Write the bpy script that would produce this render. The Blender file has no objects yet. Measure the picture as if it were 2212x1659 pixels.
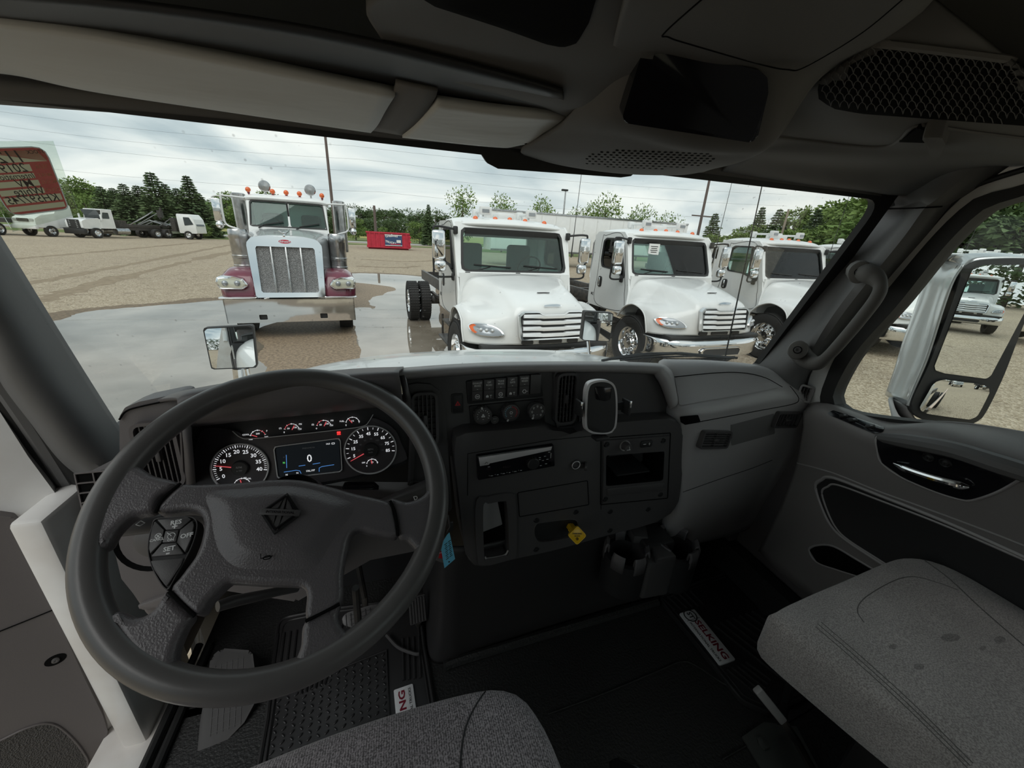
import bpy, bmesh, math, random
import numpy as np
from mathutils import Matrix, Vector
random.seed(7); RNG = np.random.default_rng(7)
SC = bpy.context.scene; COL = SC.collection
R_ = math.radians

# ---------------------------------------------------------------- camera
F_PX = 831.0; CX, CY = 1106.0, 829.5
CAM = np.array([-0.28, 0.0, 2.25])
def cam_axes(yaw, pitch, roll):
    y, p, r = map(R_, (yaw, pitch, roll))
    f = np.array([math.sin(y)*math.cos(p), math.cos(y)*math.cos(p), -math.sin(p)])
    rt = np.array([math.cos(y), -math.sin(y), 0.0]); up = np.cross(rt, f)
    return rt*math.cos(r)+up*math.sin(r), up*math.cos(r)-rt*math.sin(r), f
CR, CU, CF = cam_axes(17.7, 21.0, 3.3)
cd = bpy.data.cameras.new('camera'); camo = bpy.data.objects.new('camera', cd); COL.objects.link(camo)
cd.sensor_width = 36.0; cd.lens = 36.0*F_PX/2212.0; cd.clip_start = 0.02; cd.clip_end = 3000
camo.matrix_world = Matrix([[CR[i], CU[i], -CF[i], CAM[i]] for i in range(3)]+[[0, 0, 0, 1]])
SC.camera = camo

# ---------------------------------------------------------------- light
SC.view_settings.view_transform = 'Standard'; SC.view_settings.look = 'None'
SC.view_settings.gamma = 1.0; SC.view_settings.use_curve_mapping = False
SC.view_settings.exposure = 0.38
SC.cycles.max_bounces = 8; SC.cycles.diffuse_bounces = 4; SC.cycles.glossy_bounces = 4
SC.cycles.transparent_max_bounces = 16; SC.cycles.transmission_bounces = 4
SC.cycles.caustics_reflective = False; SC.cycles.caustics_refractive = False
SC.cycles.sample_clamp_indirect = 6.0
SC.cycles.use_denoising = True
SKY_STRENGTH = 1.0
w = bpy.data.worlds.new('overcast_sky'); SC.world = w; w.use_nodes = True
nt = w.node_tree; nt.nodes.clear(); N = nt.nodes.new; L = nt.links.new
tc = N('ShaderNodeTexCoord'); sep = N('ShaderNodeSeparateXYZ'); L(tc.outputs['Generated'], sep.inputs[0])
def wm(op, a, b, c=None):
    m = N('ShaderNodeMath'); m.operation = op
    for i, x in enumerate((a, b, c)):
        if x is None: continue
        if isinstance(x, (int, float)): m.inputs[i].default_value = x
        else: L(x, m.inputs[i])
    return m.outputs[0]
zz = wm('MAXIMUM', sep.outputs[2], 0.0); zz = wm('ADD', zz, 0.12)
cu = wm('DIVIDE', sep.outputs[0], zz); cv = wm('DIVIDE', sep.outputs[1], zz)
cmb = N('ShaderNodeCombineXYZ'); L(cu, cmb.inputs[0]); L(cv, cmb.inputs[1])
no = N('ShaderNodeTexNoise'); no.inputs['Scale'].default_value = 0.55; no.inputs['Detail'].default_value = 6
no.inputs['Roughness'].default_value = 0.5; no.inputs['Distortion'].default_value = 0.6
L(cmb.outputs[0], no.inputs['Vector'])
cr = N('ShaderNodeValToRGB'); e = cr.color_ramp.elements
e[0].position = 0.34; e[0].color = (0.31, 0.39, 0.43, 1); e[1].position = 0.60; e[1].color = (0.78, 0.80, 0.77, 1)
x = e.new(0.47); x.color = (0.52, 0.585, 0.60, 1)
L(no.outputs['Fac'], cr.inputs[0])
hz = N('ShaderNodeMapRange'); hz.inputs[1].default_value = 0.0; hz.inputs[2].default_value = 0.16
hz.inputs[3].default_value = 0.5; hz.inputs[4].default_value = 0.0; L(sep.outputs[2], hz.inputs[0])
mx = N('ShaderNodeMix'); mx.data_type = 'RGBA'; L(hz.outputs[0], mx.inputs[0]); L(cr.outputs[0], mx.inputs[6]); mx.inputs[7].default_value = (0.76, 0.78, 0.75, 1)
bg = N('ShaderNodeBackground'); L(mx.outputs[2], bg.inputs[0]); bg.inputs[1].default_value = SKY_STRENGTH
ow = N('ShaderNodeOutputWorld'); L(bg.outputs[0], ow.inputs[0])
sd = bpy.data.lights.new('cloud_veiled_sun', 'SUN'); sd.energy = 1.15; sd.angle = R_(50); sd.color = (1.0, 0.98, 0.95)
so = bpy.data.objects.new('cloud_veiled_sun', sd); COL.objects.link(so)
so.rotation_euler = Vector((0.30, 0.70, -1.0)).to_track_quat('-Z', 'Y').to_euler()

# ---------------------------------------------------------------- pixel rays onto real surfaces
def ray(px, py):
    d = CF+(px-CX)/F_PX*CR-(py-CY)/F_PX*CU
    return d
def PY(px, py, Y): d = ray(px, py); return CAM+d*((Y-CAM[1])/d[1])
def PX(px, py, X): d = ray(px, py); return CAM+d*((X-CAM[0])/d[0])
def PZ(px, py, Z): d = ray(px, py); return CAM+d*((Z-CAM[2])/d[2])
def nrm(v): v = np.asarray(v, float); return v/np.linalg.norm(v)
class Fr:
    """a working plane: origin o, axes u, v, normal n (towards the viewer)"""
    def __init__(s, o, u, v):
        s.o = np.asarray(o, float); s.u = nrm(u); v = np.asarray(v, float); s.v = nrm(v-s.u*(v@s.u)); s.n = np.cross(s.u, s.v)
        s.M = Matrix([[s.u[i], s.v[i], s.n[i], s.o[i]] for i in range(3)]+[[0, 0, 0, 1]])
    def px(s, x, y, off=0.0):
        d = ray(x, y); o = s.o+s.n*off; P = CAM+d*(((o-CAM)@s.n)/(d@s.n)); q = P-s.o
        return (float(q@s.u), float(q@s.v))
    def pxs(s, pts, off=0.0): return [s.px(x, y, off) for x, y in pts]
    def P(s, a, b, c=0.0): return s.o+s.u*a+s.v*b+s.n*c
    def at(s, a, b, c=0.0, rot=0.0):
        return s.M @ Matrix.Translation((a, b, c)) @ Matrix.Rotation(rot, 4, 'Z')
def T(x=0, y=0, z=0): return Matrix.Translation((x, y, z))
def RX(a): return Matrix.Rotation(a, 4, 'X')
def RY(a): return Matrix.Rotation(a, 4, 'Y')
def RZ(a): return Matrix.Rotation(a, 4, 'Z')
def SCL(x, y, z): return Matrix.Diagonal((x, y, z, 1))

# ---------------------------------------------------------------- curves
def crspline(P, n, closed=False):
    P = np.asarray(P, float); m = len(P)
    if m == 2 and not closed: return np.linspace(P[0], P[1], n)
    segs = m if closed else m-1; out = []
    for k in range(n):
        t = k/(n if closed else n-1)*segs; i = min(int(t), segs-1); f = t-i
        if closed: p0, p1, p2, p3 = (P[(i+j-1) % m] for j in range(4))
        else:
            p1, p2 = P[i], P[i+1]; p0 = P[i-1] if i > 0 else 2*p1-p2; p3 = P[i+2] if i+2 < m else 2*p2-p1
        out.append(0.5*((2*p1)+(p2-p0)*f+(2*p0-5*p1+4*p2-p3)*f*f+(3*p1-p0-3*p2+p3)*f**3))
    return np.array(out)
def resamp(P, n, closed=True):
    P = np.asarray(P, float); Q = np.vstack([P, P[:1]]) if closed else P
    d = np.r_[0, np.cumsum(np.linalg.norm(np.diff(Q, axis=0), axis=1))]
    t = np.linspace(0, d[-1], n+1)[:-1] if closed else np.linspace(0, d[-1], n)
    return np.stack([np.interp(t, d, Q[:, k]) for k in range(Q.shape[1])], 1)
def rpoly(pts, r, seg=5):
    """polygon with rounded corners; r scalar or list"""
    out = []; m = len(pts)
    for i in range(m):
        p = np.array(pts[i], float); a = np.array(pts[i-1], float)-p; b = np.array(pts[(i+1) % m], float)-p
        la, lb = np.linalg.norm(a), np.linalg.norm(b); rr = r[i] if isinstance(r, (list, tuple)) else r
        ca = max(-1, min(1, (a@b)/(la*lb))); half = math.acos(ca)/2
        if rr <= 1e-6 or half > 1.55: out.append(tuple(p)); continue
        t = min(rr/math.tan(half), la*.48, lb*.48)
        A = p+a/la*t; B = p+b/lb*t
        for k in range(seg+1):
            f = k/seg; out.append(tuple((1-f)**2*A+2*f*(1-f)*p+f*f*B))
    return out
def rrect(cx, cy, w, h, r, seg=4):
    return rpoly([(cx-w/2, cy-h/2), (cx+w/2, cy-h/2), (cx+w/2, cy+h/2), (cx-w/2, cy+h/2)], r, seg)
def circ(cx, cy, r, n=24, ry=None, a0=0.0):
    ry = r if ry is None else ry
    return [(cx+r*math.cos(a0+2*math.pi*k/n), cy+ry*math.sin(a0+2*math.pi*k/n)) for k in range(n)]

# ---------------------------------------------------------------- mesh builder
_txt = {}
def text_mesh(s, bold=0.0):
    key = (s, bold)
    if key not in _txt:
        c = bpy.data.curves.new('t', 'FONT'); c.body = s; c.size = 1.0; c.align_x = 'CENTER'; c.align_y = 'CENTER'
        c.resolution_u = 2; c.offset = bold
        o = bpy.data.objects.new('t', c); COL.objects.link(o); bpy.context.view_layer.update()
        me = bpy.data.meshes.new_from_object(o.evaluated_get(bpy.context.evaluated_depsgraph_get()))
        v = [tuple(x.co) for x in me.vertices]; f = [tuple(p.vertices) for p in me.polygons]
        bpy.data.objects.remove(o); bpy.data.curves.remove(c); bpy.data.meshes.remove(me)
        _txt[key] = (v, f)
    return _txt[key]
class MB:
    def __init__(s): s.v = []; s.f = []; s.m = []
    def add(s, vs, fs, m=0, M=None):
        if len(vs) == 0: return s
        b = len(s.v)
        if M is not None:
            A = np.array(M); V = np.asarray([tuple(x) for x in vs], float)
            V = V@A[:3, :3].T+A[:3, 3]; s.v.extend(map(tuple, V))
            if np.linalg.det(A[:3, :3]) < 0: fs = [tuple(reversed(f)) for f in fs]
        else: s.v.extend([tuple(map(float, x)) for x in vs])
        s.f.extend([tuple(i+b for i in f) for f in fs]); s.m.extend([m]*len(fs) if isinstance(m, int) else m)
        return s
    def bm(s, bm, m=0, M=None):
        bm.verts.ensure_lookup_table(); bm.verts.index_update()
        s.add([v.co[:] for v in bm.verts], [tuple(v.index for v in f.verts) for f in bm.faces], m, M); bm.free(); return s
    def box(s, c, d, m=0, M=None, r=0.0, seg=2):
        bm = bmesh.new(); bmesh.ops.create_cube(bm, size=1.0)
        for v in bm.verts: v.co = Vector((v.co.x*d[0]+c[0], v.co.y*d[1]+c[1], v.co.z*d[2]+c[2]))
        if r > 0: bmesh.ops.bevel(bm, geom=bm.edges[:], offset=min(r, min(d)*.49), segments=seg, profile=0.5, affect='EDGES')
        return s.bm(bm, m, M)
    def prism(s, pts, z0, z1, m=0, M=None, r=0.0, seg=2, both=False, mtop=None, taper=1.0):
        """2-D outline extruded from z0 to z1, z1 rim rounded"""
        P = np.asarray(pts, float)[:, :2]; n = len(P)
        area = 0.5*np.sum(P[:, 0]*np.roll(P[:, 1], -1)-np.roll(P[:, 0], -1)*P[:, 1])
        if area < 0: P = P[::-1]
        bm = bmesh.new()
        c = P.mean(0)
        a = [bm.verts.new((x, y, z0)) for x, y in P]; b = [bm.verts.new((c[0]+(x-c[0])*taper, c[1]+(y-c[1])*taper, z1)) for x, y in P]
        fs = 1 if z1 > z0 else -1
        top = bm.faces.new(b[::fs]); bot = bm.faces.new(a[::-fs])
        for i in range(n):
            q = (a[i], a[(i+1) % n], b[(i+1) % n], b[i]); bm.faces.new(q[::fs])
        if r > 0:
            eg = list(top.edges)+(list(bot.edges) if both else [])
            bmesh.ops.bevel(bm, geom=eg, offset=r, segments=seg, profile=0.5, affect='EDGES', clamp_overlap=True)
        bm.normal_update()
        if mtop is not None:
            ms = [mtop if abs(f.calc_center_median().z-z1) < 1e-6 else m for f in bm.faces]
        else: ms = m
        return s.bm(bm, ms, M)
    def plate(s, outer, holes, z0, z1, m=0, M=None):
        """flat plate with holes, thickness z0..z1"""
        bm = bmesh.new(); eds = []
        for lp in [outer]+list(holes):
            vs = [bm.verts.new((x, y, z1)) for x, y in lp]
            for i in range(len(vs)): eds.append(bm.edges.new((vs[i], vs[(i+1) % len(vs)])))
        bmesh.ops.triangle_fill(bm, use_beauty=True, use_dissolve=False, edges=eds)
        bm.normal_update()
        for f in bm.faces:
            if f.normal.z*(z1-z0) < 0: f.normal_flip()
        ret = bmesh.ops.extrude_face_region(bm, geom=bm.faces[:], use_keep_orig=True)
        for g in ret['geom']:
            if isinstance(g, bmesh.types.BMVert): g.co.z = z0
        bmesh.ops.recalc_face_normals(bm, faces=bm.faces[:])
        return s.bm(bm, m, M)
    def flat(s, outer, holes=(), z=0.0, m=0, M=None):
        bm = bmesh.new(); eds = []
        for lp in [outer]+list(holes):
            vs = [bm.verts.new((x, y, z)) for x, y in lp]
            for i in range(len(vs)): eds.append(bm.edges.new((vs[i], vs[(i+1) % len(vs)])))
        bmesh.ops.triangle_fill(bm, use_beauty=True, use_dissolve=False, edges=eds); bm.normal_update()
        for f in bm.faces:
            if f.normal.z < 0: f.normal_flip()
        return s.bm(bm, m, M)
    def ring(s, outer, inner, z0, z1, m=0, M=None, n=48):
        """frame between two loops (same winding), thickness z0..z1"""
        A = resamp(outer, n); B = resamp(inner, n)
        k = int(np.argmin(np.linalg.norm(B-A[0], axis=1))); B = np.roll(B, -k, axis=0)
        vs = [(x, y, z0) for x, y in A]+[(x, y, z1) for x, y in A]+[(x, y, z1) for x, y in B]+[(x, y, z0) for x, y in B]
        fs = []
        for r0 in range(4):
            r1 = (r0+1) % 4
            for i in range(n): j = (i+1) % n; fs.append((r0*n+i, r0*n+j, r1*n+j, r1*n+i))
        return s.add(vs, fs, m, M)
    def tube(s, pts, r, n=8, m=0, M=None, closed=False, caps=True, flat=1.0, up=None):
        P = np.asarray(pts, float); k = len(P); rr = np.ones(k)*r if np.isscalar(r) else np.asarray(r, float)
        if closed: tg = np.roll(P, -1, 0)-np.roll(P, 1, 0)
        else: tg = np.gradient(P, axis=0)
        tg /= np.linalg.norm(tg, axis=1)[:, None]+1e-12
        a = np.array(up if up is not None else ((0, 0, 1) if abs(tg[0][2]) < .9 else (1, 0, 0)), float)
        vs = []
        for i in range(k):
            a = a-tg[i]*(a@tg[i]); a /= np.linalg.norm(a)+1e-12; b = np.cross(tg[i], a)
            for j in range(n):
                t = 2*math.pi*j/n; vs.append(P[i]+rr[i]*(math.cos(t)*a+math.sin(t)*b*flat))
        fs = []
        for i in range(k if closed else k-1):
            i2 = (i+1) % k
            for j in range(n): j2 = (j+1) % n; fs.append((i*n+j, i*n+j2, i2*n+j2, i2*n+j))
        if caps and not closed: fs += [tuple(range(n))[::-1], tuple((k-1)*n+j for j in range(n))]
        return s.add(vs, fs, m, M)
    def lathe(s, prof, n=24, m=0, M=None, caps=False):
        vs = []; fs = []
        for r, z in prof:
            for j in range(n): t = 2*math.pi*j/n; vs.append((r*math.cos(t), r*math.sin(t), z))
        for i in range(len(prof)-1):
            for j in range(n): j2 = (j+1) % n; fs.append((i*n+j, i*n+j2, (i+1)*n+j2, (i+1)*n+j))
        if caps: fs += [tuple(range(n))[::-1], tuple((len(prof)-1)*n+j for j in range(n))]
        return s.add(vs, fs, m, M)
    def grid(s, P, m=0, M=None, closed=False, flip=False):
        P = np.asarray(P, float); a, b = P.shape[:2]; fs = []
        for i in range(a-1):
            for j in range(b if closed else b-1):
                j2 = (j+1) % b; q = (i*b+j, i*b+j2, (i+1)*b+j2, (i+1)*b+j); fs.append(q[::-1] if flip else q)
        return s.add(P.reshape(-1, 3), fs, m, M)
    def loft(s, rows, nu, nv, m=0, M=None, mirror=False, flip=False, closed=False):
        rows = [np.asarray(r, float) for r in rows]
        A = np.array([crspline(r, nv, closed) for r in rows]); G = np.array([crspline(A[:, j], nu) for j in range(A.shape[1])]).transpose(1, 0, 2)
        if mirror:
            H = G[:, ::-1].copy(); H[:, :, 0] *= -1; G = np.concatenate([H[:, :-1], G], 1)
        s.grid(G, m, M, closed, flip); return G
    def text(s, t, size, M, m=0, bold=0.0, sx=1.0):
        v, f = text_mesh(t, bold); return s.add(v, f, m, M @ SCL(size*sx, size, size))
    def ball(s, c, r, m=0, M=None, n=12, sz=1.0):
        bm = bmesh.new(); bmesh.ops.create_uvsphere(bm, u_segments=n, v_segments=max(6, n//2), radius=r)
        for v in bm.verts: v.co = Vector((v.co.x+c[0], v.co.y+c[1], v.co.z*sz+c[2]))
        return s.bm(bm, m, M)
    def build(s, name, mats, parent=None, angle=35, solid=0.0, mods=None, smooth=True):
        me = bpy.data.meshes.new(name); V = np.array(s.v, float).reshape(-1, 3)
        if parent is not None and parent.name in WL: V = V-np.array(WL[parent.name])
        me.from_pydata(V.tolist(), [], s.f); me.validate()
        mats = mats if isinstance(mats, (list, tuple)) else [mats]
        for q in mats: me.materials.append(q)
        if len(mats) > 1 and len(s.m) == len(me.polygons): me.polygons.foreach_set('material_index', s.m)
        if smooth:
            me.polygons.foreach_set('use_smooth', [True]*len(me.polygons)); me.set_sharp_from_angle(angle=R_(angle))
        me.update()
        o = bpy.data.objects.new(name, me); COL.objects.link(o)
        if parent is not None:
            o.parent = parent
            if parent.name in WL: WL[o.name] = WL[parent.name]
        if solid:
            md = o.modifiers.new('thickness', 'SOLIDIFY'); md.thickness = abs(solid); md.offset = -1 if solid > 0 else 1
        return o
WL = {}
def thing(name, label, cat, loc=(0, 0, 0), group=None, kind=None):
    o = bpy.data.objects.new(name, None); COL.objects.link(o); o.location = tuple(map(float, loc)); o.empty_display_size = .05
    o['label'] = label; o['category'] = cat
    if group: o['group'] = group
    if kind: o['kind'] = kind
    WL[o.name] = tuple(map(float, loc)); return o
def tag(o, label=None, cat=None, group=None, kind=None):
    if label: o['label'] = label
    if cat: o['category'] = cat
    if group: o['group'] = group
    if kind: o['kind'] = kind
    return o
def dup(o, parent=None):
    c = o.copy(); COL.objects.link(c)
    if parent is not None: c.parent = parent
    for ch in list(o.children): dup(ch, c)
    return c

# ---------------------------------------------------------------- materials
def mat(name, col, rough=.5, metal=0.0, bump=0.0, bs=200.0, spec=.5, var=0.0, vs=5.0, col2=None, coat=0.0, alpha=None, emit=None, es=1.0, detail=2.0, btype='NOISE', stretch=None, dist=.002, ior=None):
    m = bpy.data.materials.new(name); m.use_nodes = True; t = m.node_tree; b = t.nodes['Principled BSDF']
    b.inputs['Base Color'].default_value = (*col, 1); b.inputs['Roughness'].default_value = rough; b.inputs['Metallic'].default_value = metal
    b.inputs['Specular IOR Level'].default_value = spec; b.inputs['Coat Weight'].default_value = coat
    if ior: b.inputs['IOR'].default_value = ior
    if emit: b.inputs['Emission Color'].default_value = (*emit, 1); b.inputs['Emission Strength'].default_value = es
    if bump or var:
        tc = t.nodes.new('ShaderNodeTexCoord'); src = tc.outputs['Object']
        if stretch:
            mp = t.nodes.new('ShaderNodeMapping'); mp.inputs['Scale'].default_value = stretch; t.links.new(src, mp.inputs[0]); src = mp.outputs[0]
    if var:
        n = t.nodes.new('ShaderNodeTexNoise'); n.inputs['Scale'].default_value = vs; n.inputs['Detail'].default_value = 5
        t.links.new(src, n.inputs['Vector']); mx = t.nodes.new('ShaderNodeMix'); mx.data_type = 'RGBA'
        mr = t.nodes.new('ShaderNodeMapRange'); mr.inputs[1].default_value = .35; mr.inputs[2].default_value = .65; t.links.new(n.outputs['Fac'], mr.inputs[0]); t.links.new(mr.outputs[0], mx.inputs[0])
        c2 = col2 if col2 else tuple(c*(1-var) for c in col)
        mx.inputs[6].default_value = (*col, 1); mx.inputs[7].default_value = (*c2, 1); t.links.new(mx.outputs[2], b.inputs['Base Color'])
    if bump:
        if btype == 'NOISE': n = t.nodes.new('ShaderNodeTexNoise'); n.inputs['Detail'].default_value = detail; out = n.outputs['Fac']
        else: n = t.nodes.new('ShaderNodeTexVoronoi'); out = n.outputs['Distance']
        n.inputs['Scale'].default_value = bs; t.links.new(src, n.inputs['Vector'])
        bp = t.nodes.new('ShaderNodeBump'); bp.inputs['Strength'].default_value = bump; bp.inputs['Distance'].default_value = dist
        t.links.new(out, bp.inputs['Height']); t.links.new(bp.outputs[0], b.inputs['Normal'])
    return m
def glassmat(name, tint=(.92, .97, .95), refl=.9, dirt=0.0, haze=0.0):
    """thin pane: fresnel reflection over a tinted clear pane"""
    m = bpy.data.materials.new(name); m.use_nodes = True; t = m.node_tree; t.nodes.clear(); N = t.nodes.new; L = t.links.new
    tr = N('ShaderNodeBsdfTransparent'); tr.inputs[0].default_value = (*tint, 1)
    gl = N('ShaderNodeBsdfGlossy'); gl.inputs['Roughness'].default_value = 0.0
    fr = N('ShaderNodeFresnel'); fr.inputs[0].default_value = 1.45
    ml = N('ShaderNodeMath'); ml.operation = 'MULTIPLY'; L(fr.outputs[0], ml.inputs[0]); ml.inputs[1].default_value = refl
    mx = N('ShaderNodeMixShader'); L(ml.outputs[0], mx.inputs[0]); L(tr.outputs[0], mx.inputs[1]); L(gl.outputs[0], mx.inputs[2])
    out = N('ShaderNodeOutputMaterial'); last = mx.outputs[0]
    if dirt:
        tc = N('ShaderNodeTexCoord'); df = N('ShaderNodeBsdfDiffuse'); df.inputs[0].default_value = (.75, .75, .72, 1)
        v = N('ShaderNodeTexVoronoi'); v.inputs['Scale'].default_value = 38; L(tc.outputs['Object'], v.inputs['Vector'])
        th = N('ShaderNodeMapRange'); th.inputs[1].default_value = .10; th.inputs[2].default_value = .04; L(v.outputs['Distance'], th.inputs[0])
        n2 = N('ShaderNodeTexNoise'); n2.inputs['Scale'].default_value = 4.0; L(tc.outputs['Object'], n2.inputs['Vector'])
        t2 = N('ShaderNodeMapRange'); t2.inputs[1].default_value = .46; t2.inputs[2].default_value = .62; L(n2.outputs['Fac'], t2.inputs[0])
        a = N('ShaderNodeMath'); a.operation = 'MULTIPLY'; L(th.outputs[0], a.inputs[0]); L(t2.outputs[0], a.inputs[1])
        b = N('ShaderNodeMath'); b.operation = 'MULTIPLY_ADD'; L(a.outputs[0], b.inputs[0]); b.inputs[1].default_value = dirt; b.inputs[2].default_value = haze
        m2 = N('ShaderNodeMixShader'); L(b.outputs[0], m2.inputs[0]); L(last, m2.inputs[1]); L(df.outputs[0], m2.inputs[2]); last = m2.outputs[0]
    L(last, out.inputs[0]); return m
M = {}
M['white'] = mat('white_paint', (.80, .81, .80), .22, coat=.4, var=.06, vs=3)
M['offwhite'] = mat('white_trim', (.70, .71, .70), .4)
M['silver'] = mat('silver_paint', (.62, .64, .65), .25, .55, coat=.5)
M['maroon'] = mat('maroon_paint', (.16, .02, .045), .2, coat=.6)
M['chrome'] = mat('chrome', (.82, .83, .84), .06, 1.0)
M['steel'] = mat('brushed_steel', (.55, .55, .55), .22, 1.0, var=.3, vs=9)
M['grillemesh'] = mat('grille_mesh', (.25, .25, .25), .4, .8, bump=1.0, bs=90, btype='V', dist=.01)
M['rubber'] = mat('tyre_rubber', (.022, .021, .020), .75, bump=.4, bs=40)
M['blackp'] = mat('black_exterior_plastic', (.018, .018, .018), .5)
M['blackmetal'] = mat('black_chassis_paint', (.02, .02, .021), .45, var=.4, vs=12, col2=(.07, .06, .05))
M['amber'] = mat('amber_lens', (.75, .13, .02), .25, coat=.5)
M['lens'] = mat('headlamp_lens', (.55, .57, .58), .12, .35, bump=.5, bs=60, coat=1)
M['lensdark'] = mat('headlamp_inner', (.34, .36, .38), .18, .5)
M['bars'] = mat('sky_tone_grille_bar', (.86, .87, .88), .2, .35)  # chrome bars, the sky they mirror put into a pale colour
M['darkglass'] = mat('dark_window', (.05, .06, .065), .08, spec=.8)
M['truckglass'] = glassmat('truck_glass', (.74, .90, .86), 1.3, haze=.0, dirt=.0)
M['seatext'] = mat('dark_grey_upholstery', (.14, .15, .155), .8)
M['interior'] = mat('grey_cab_lining', (.16, .18, .185), .8)
M['red'] = mat('red_container_paint', (.55, .025, .055), .5, var=.2, vs=3)
M['mirror'] = mat('mirror_glass', (.86, .88, .88), .0, 1.0)
M['redtail'] = mat('red_lens', (.5, .01, .01), .3)
M['galv'] = mat('galvanised_plate', (.10, .105, .10), .5, .4)
M['wood'] = mat('weathered_wood', (.30, .25, .20), .8, bump=.4, bs=30)
M['paper'] = mat('white_paper', (.75, .75, .73), .8); M['ink'] = mat('black_ink', (.02, .02, .02), .8)
# ---------------------------------------------------------------- laying details onto a finished surface
from mathutils.bvhtree import BVHTree
class Skin:
    """the front surface of some finished parts, so that seams, vents and inserts sit on it"""
    def __init__(s, *objs):
        bpy.context.view_layer.update(); dg = bpy.context.evaluated_depsgraph_get()
        s.t = [(BVHTree.FromObject(o, dg), Vector(WL.get(o.name, (0, 0, 0)))) for o in objs]
    def hit(s, px, py, off=.002, Y=.7):
        d = Vector(nrm(ray(px, py))); best = None
        for t, o in s.t:
            h = t.ray_cast(Vector(CAM)-o, d)
            if h[0] is not None and (best is None or h[3] < best): best = h[3]
        if best is None: return PY(px, py, Y)
        return CAM+np.array(d)*(best-off)
    def line(s, pts, r, b, n=50, m=0, off=.0, closed=False, k=6):
        P = crspline(np.array(pts, float), n, closed); b.tube([s.hit(x, y, off) for x, y in P], r, k, m, closed=closed); return b
    def patch(s, pts, b, lift=.003, m=0, rc=6, sink=.004, lev=(1, .8, .6, .4, .2, .02, .001), c=None):
        P = resamp(rpoly(pts, rc, 3) if rc else pts, 72); c = P.mean(0) if c is None else np.array(c)
        rows = [[s.hit(x, y, -sink) for x, y in P]]
        for f in lev: rows.append([s.hit(*(c+(p-c)*f), lift) for p in P])
        G = np.array(rows); a = G[1:]; b.grid(G, m, closed=True); return b
    def frame(s, px, py, off=.002):
        """plane tangent to the surface at a pixel"""
        P = s.hit(px, py, off); A = s.hit(px+9, py, off); B = s.hit(px, py-9, off); u = nrm(A-P); v = B-P; return Fr(P, u, v)
def carve(obj, mb, inner=None):
    """cut a recess into a finished part"""
    c = mb.build('cutter_tmp', list(obj.data.materials) or [M['white']], None); off = Vector(WL.get(obj.name, (0, 0, 0)))
    for v in c.data.vertices: v.co -= off
    if inner is not None: c.data.materials.clear(); c.data.materials.append(inner)
    md = obj.modifiers.new('cut', 'BOOLEAN'); md.operation = 'DIFFERENCE'; md.solver = 'EXACT'; md.object = c
    mwo = obj.parent; c.location = obj.parent.location if obj.parent is not None and obj.parent.name in WL else (0, 0, 0)
    bpy.context.view_layer.update(); me = bpy.data.meshes.new_from_object(obj.evaluated_get(bpy.context.evaluated_depsgraph_get()))
    obj.modifiers.remove(md); obj.data = me; me.set_sharp_from_angle(angle=R_(35)); bpy.data.objects.remove(c)
    if inner is not None and inner.name not in [m.name for m in me.materials if m]: me.materials.append(inner)
def paper(name, col):
    m = bpy.data.materials.new(name); m.use_nodes = True; t = m.node_tree; t.nodes.clear(); N = t.nodes.new
    d = N('ShaderNodeBsdfDiffuse'); d.inputs[0].default_value = (*col, 1); r = N('ShaderNodeBsdfTranslucent'); r.inputs[0].default_value = (*col, 1)
    x = N('ShaderNodeMixShader'); x.inputs[0].default_value = .8; o = N('ShaderNodeOutputMaterial'); t.links.new(d.outputs[0], x.inputs[1]); t.links.new(r.outputs[0], x.inputs[2]); t.links.new(x.outputs[0], o.inputs[0]); return m
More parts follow.
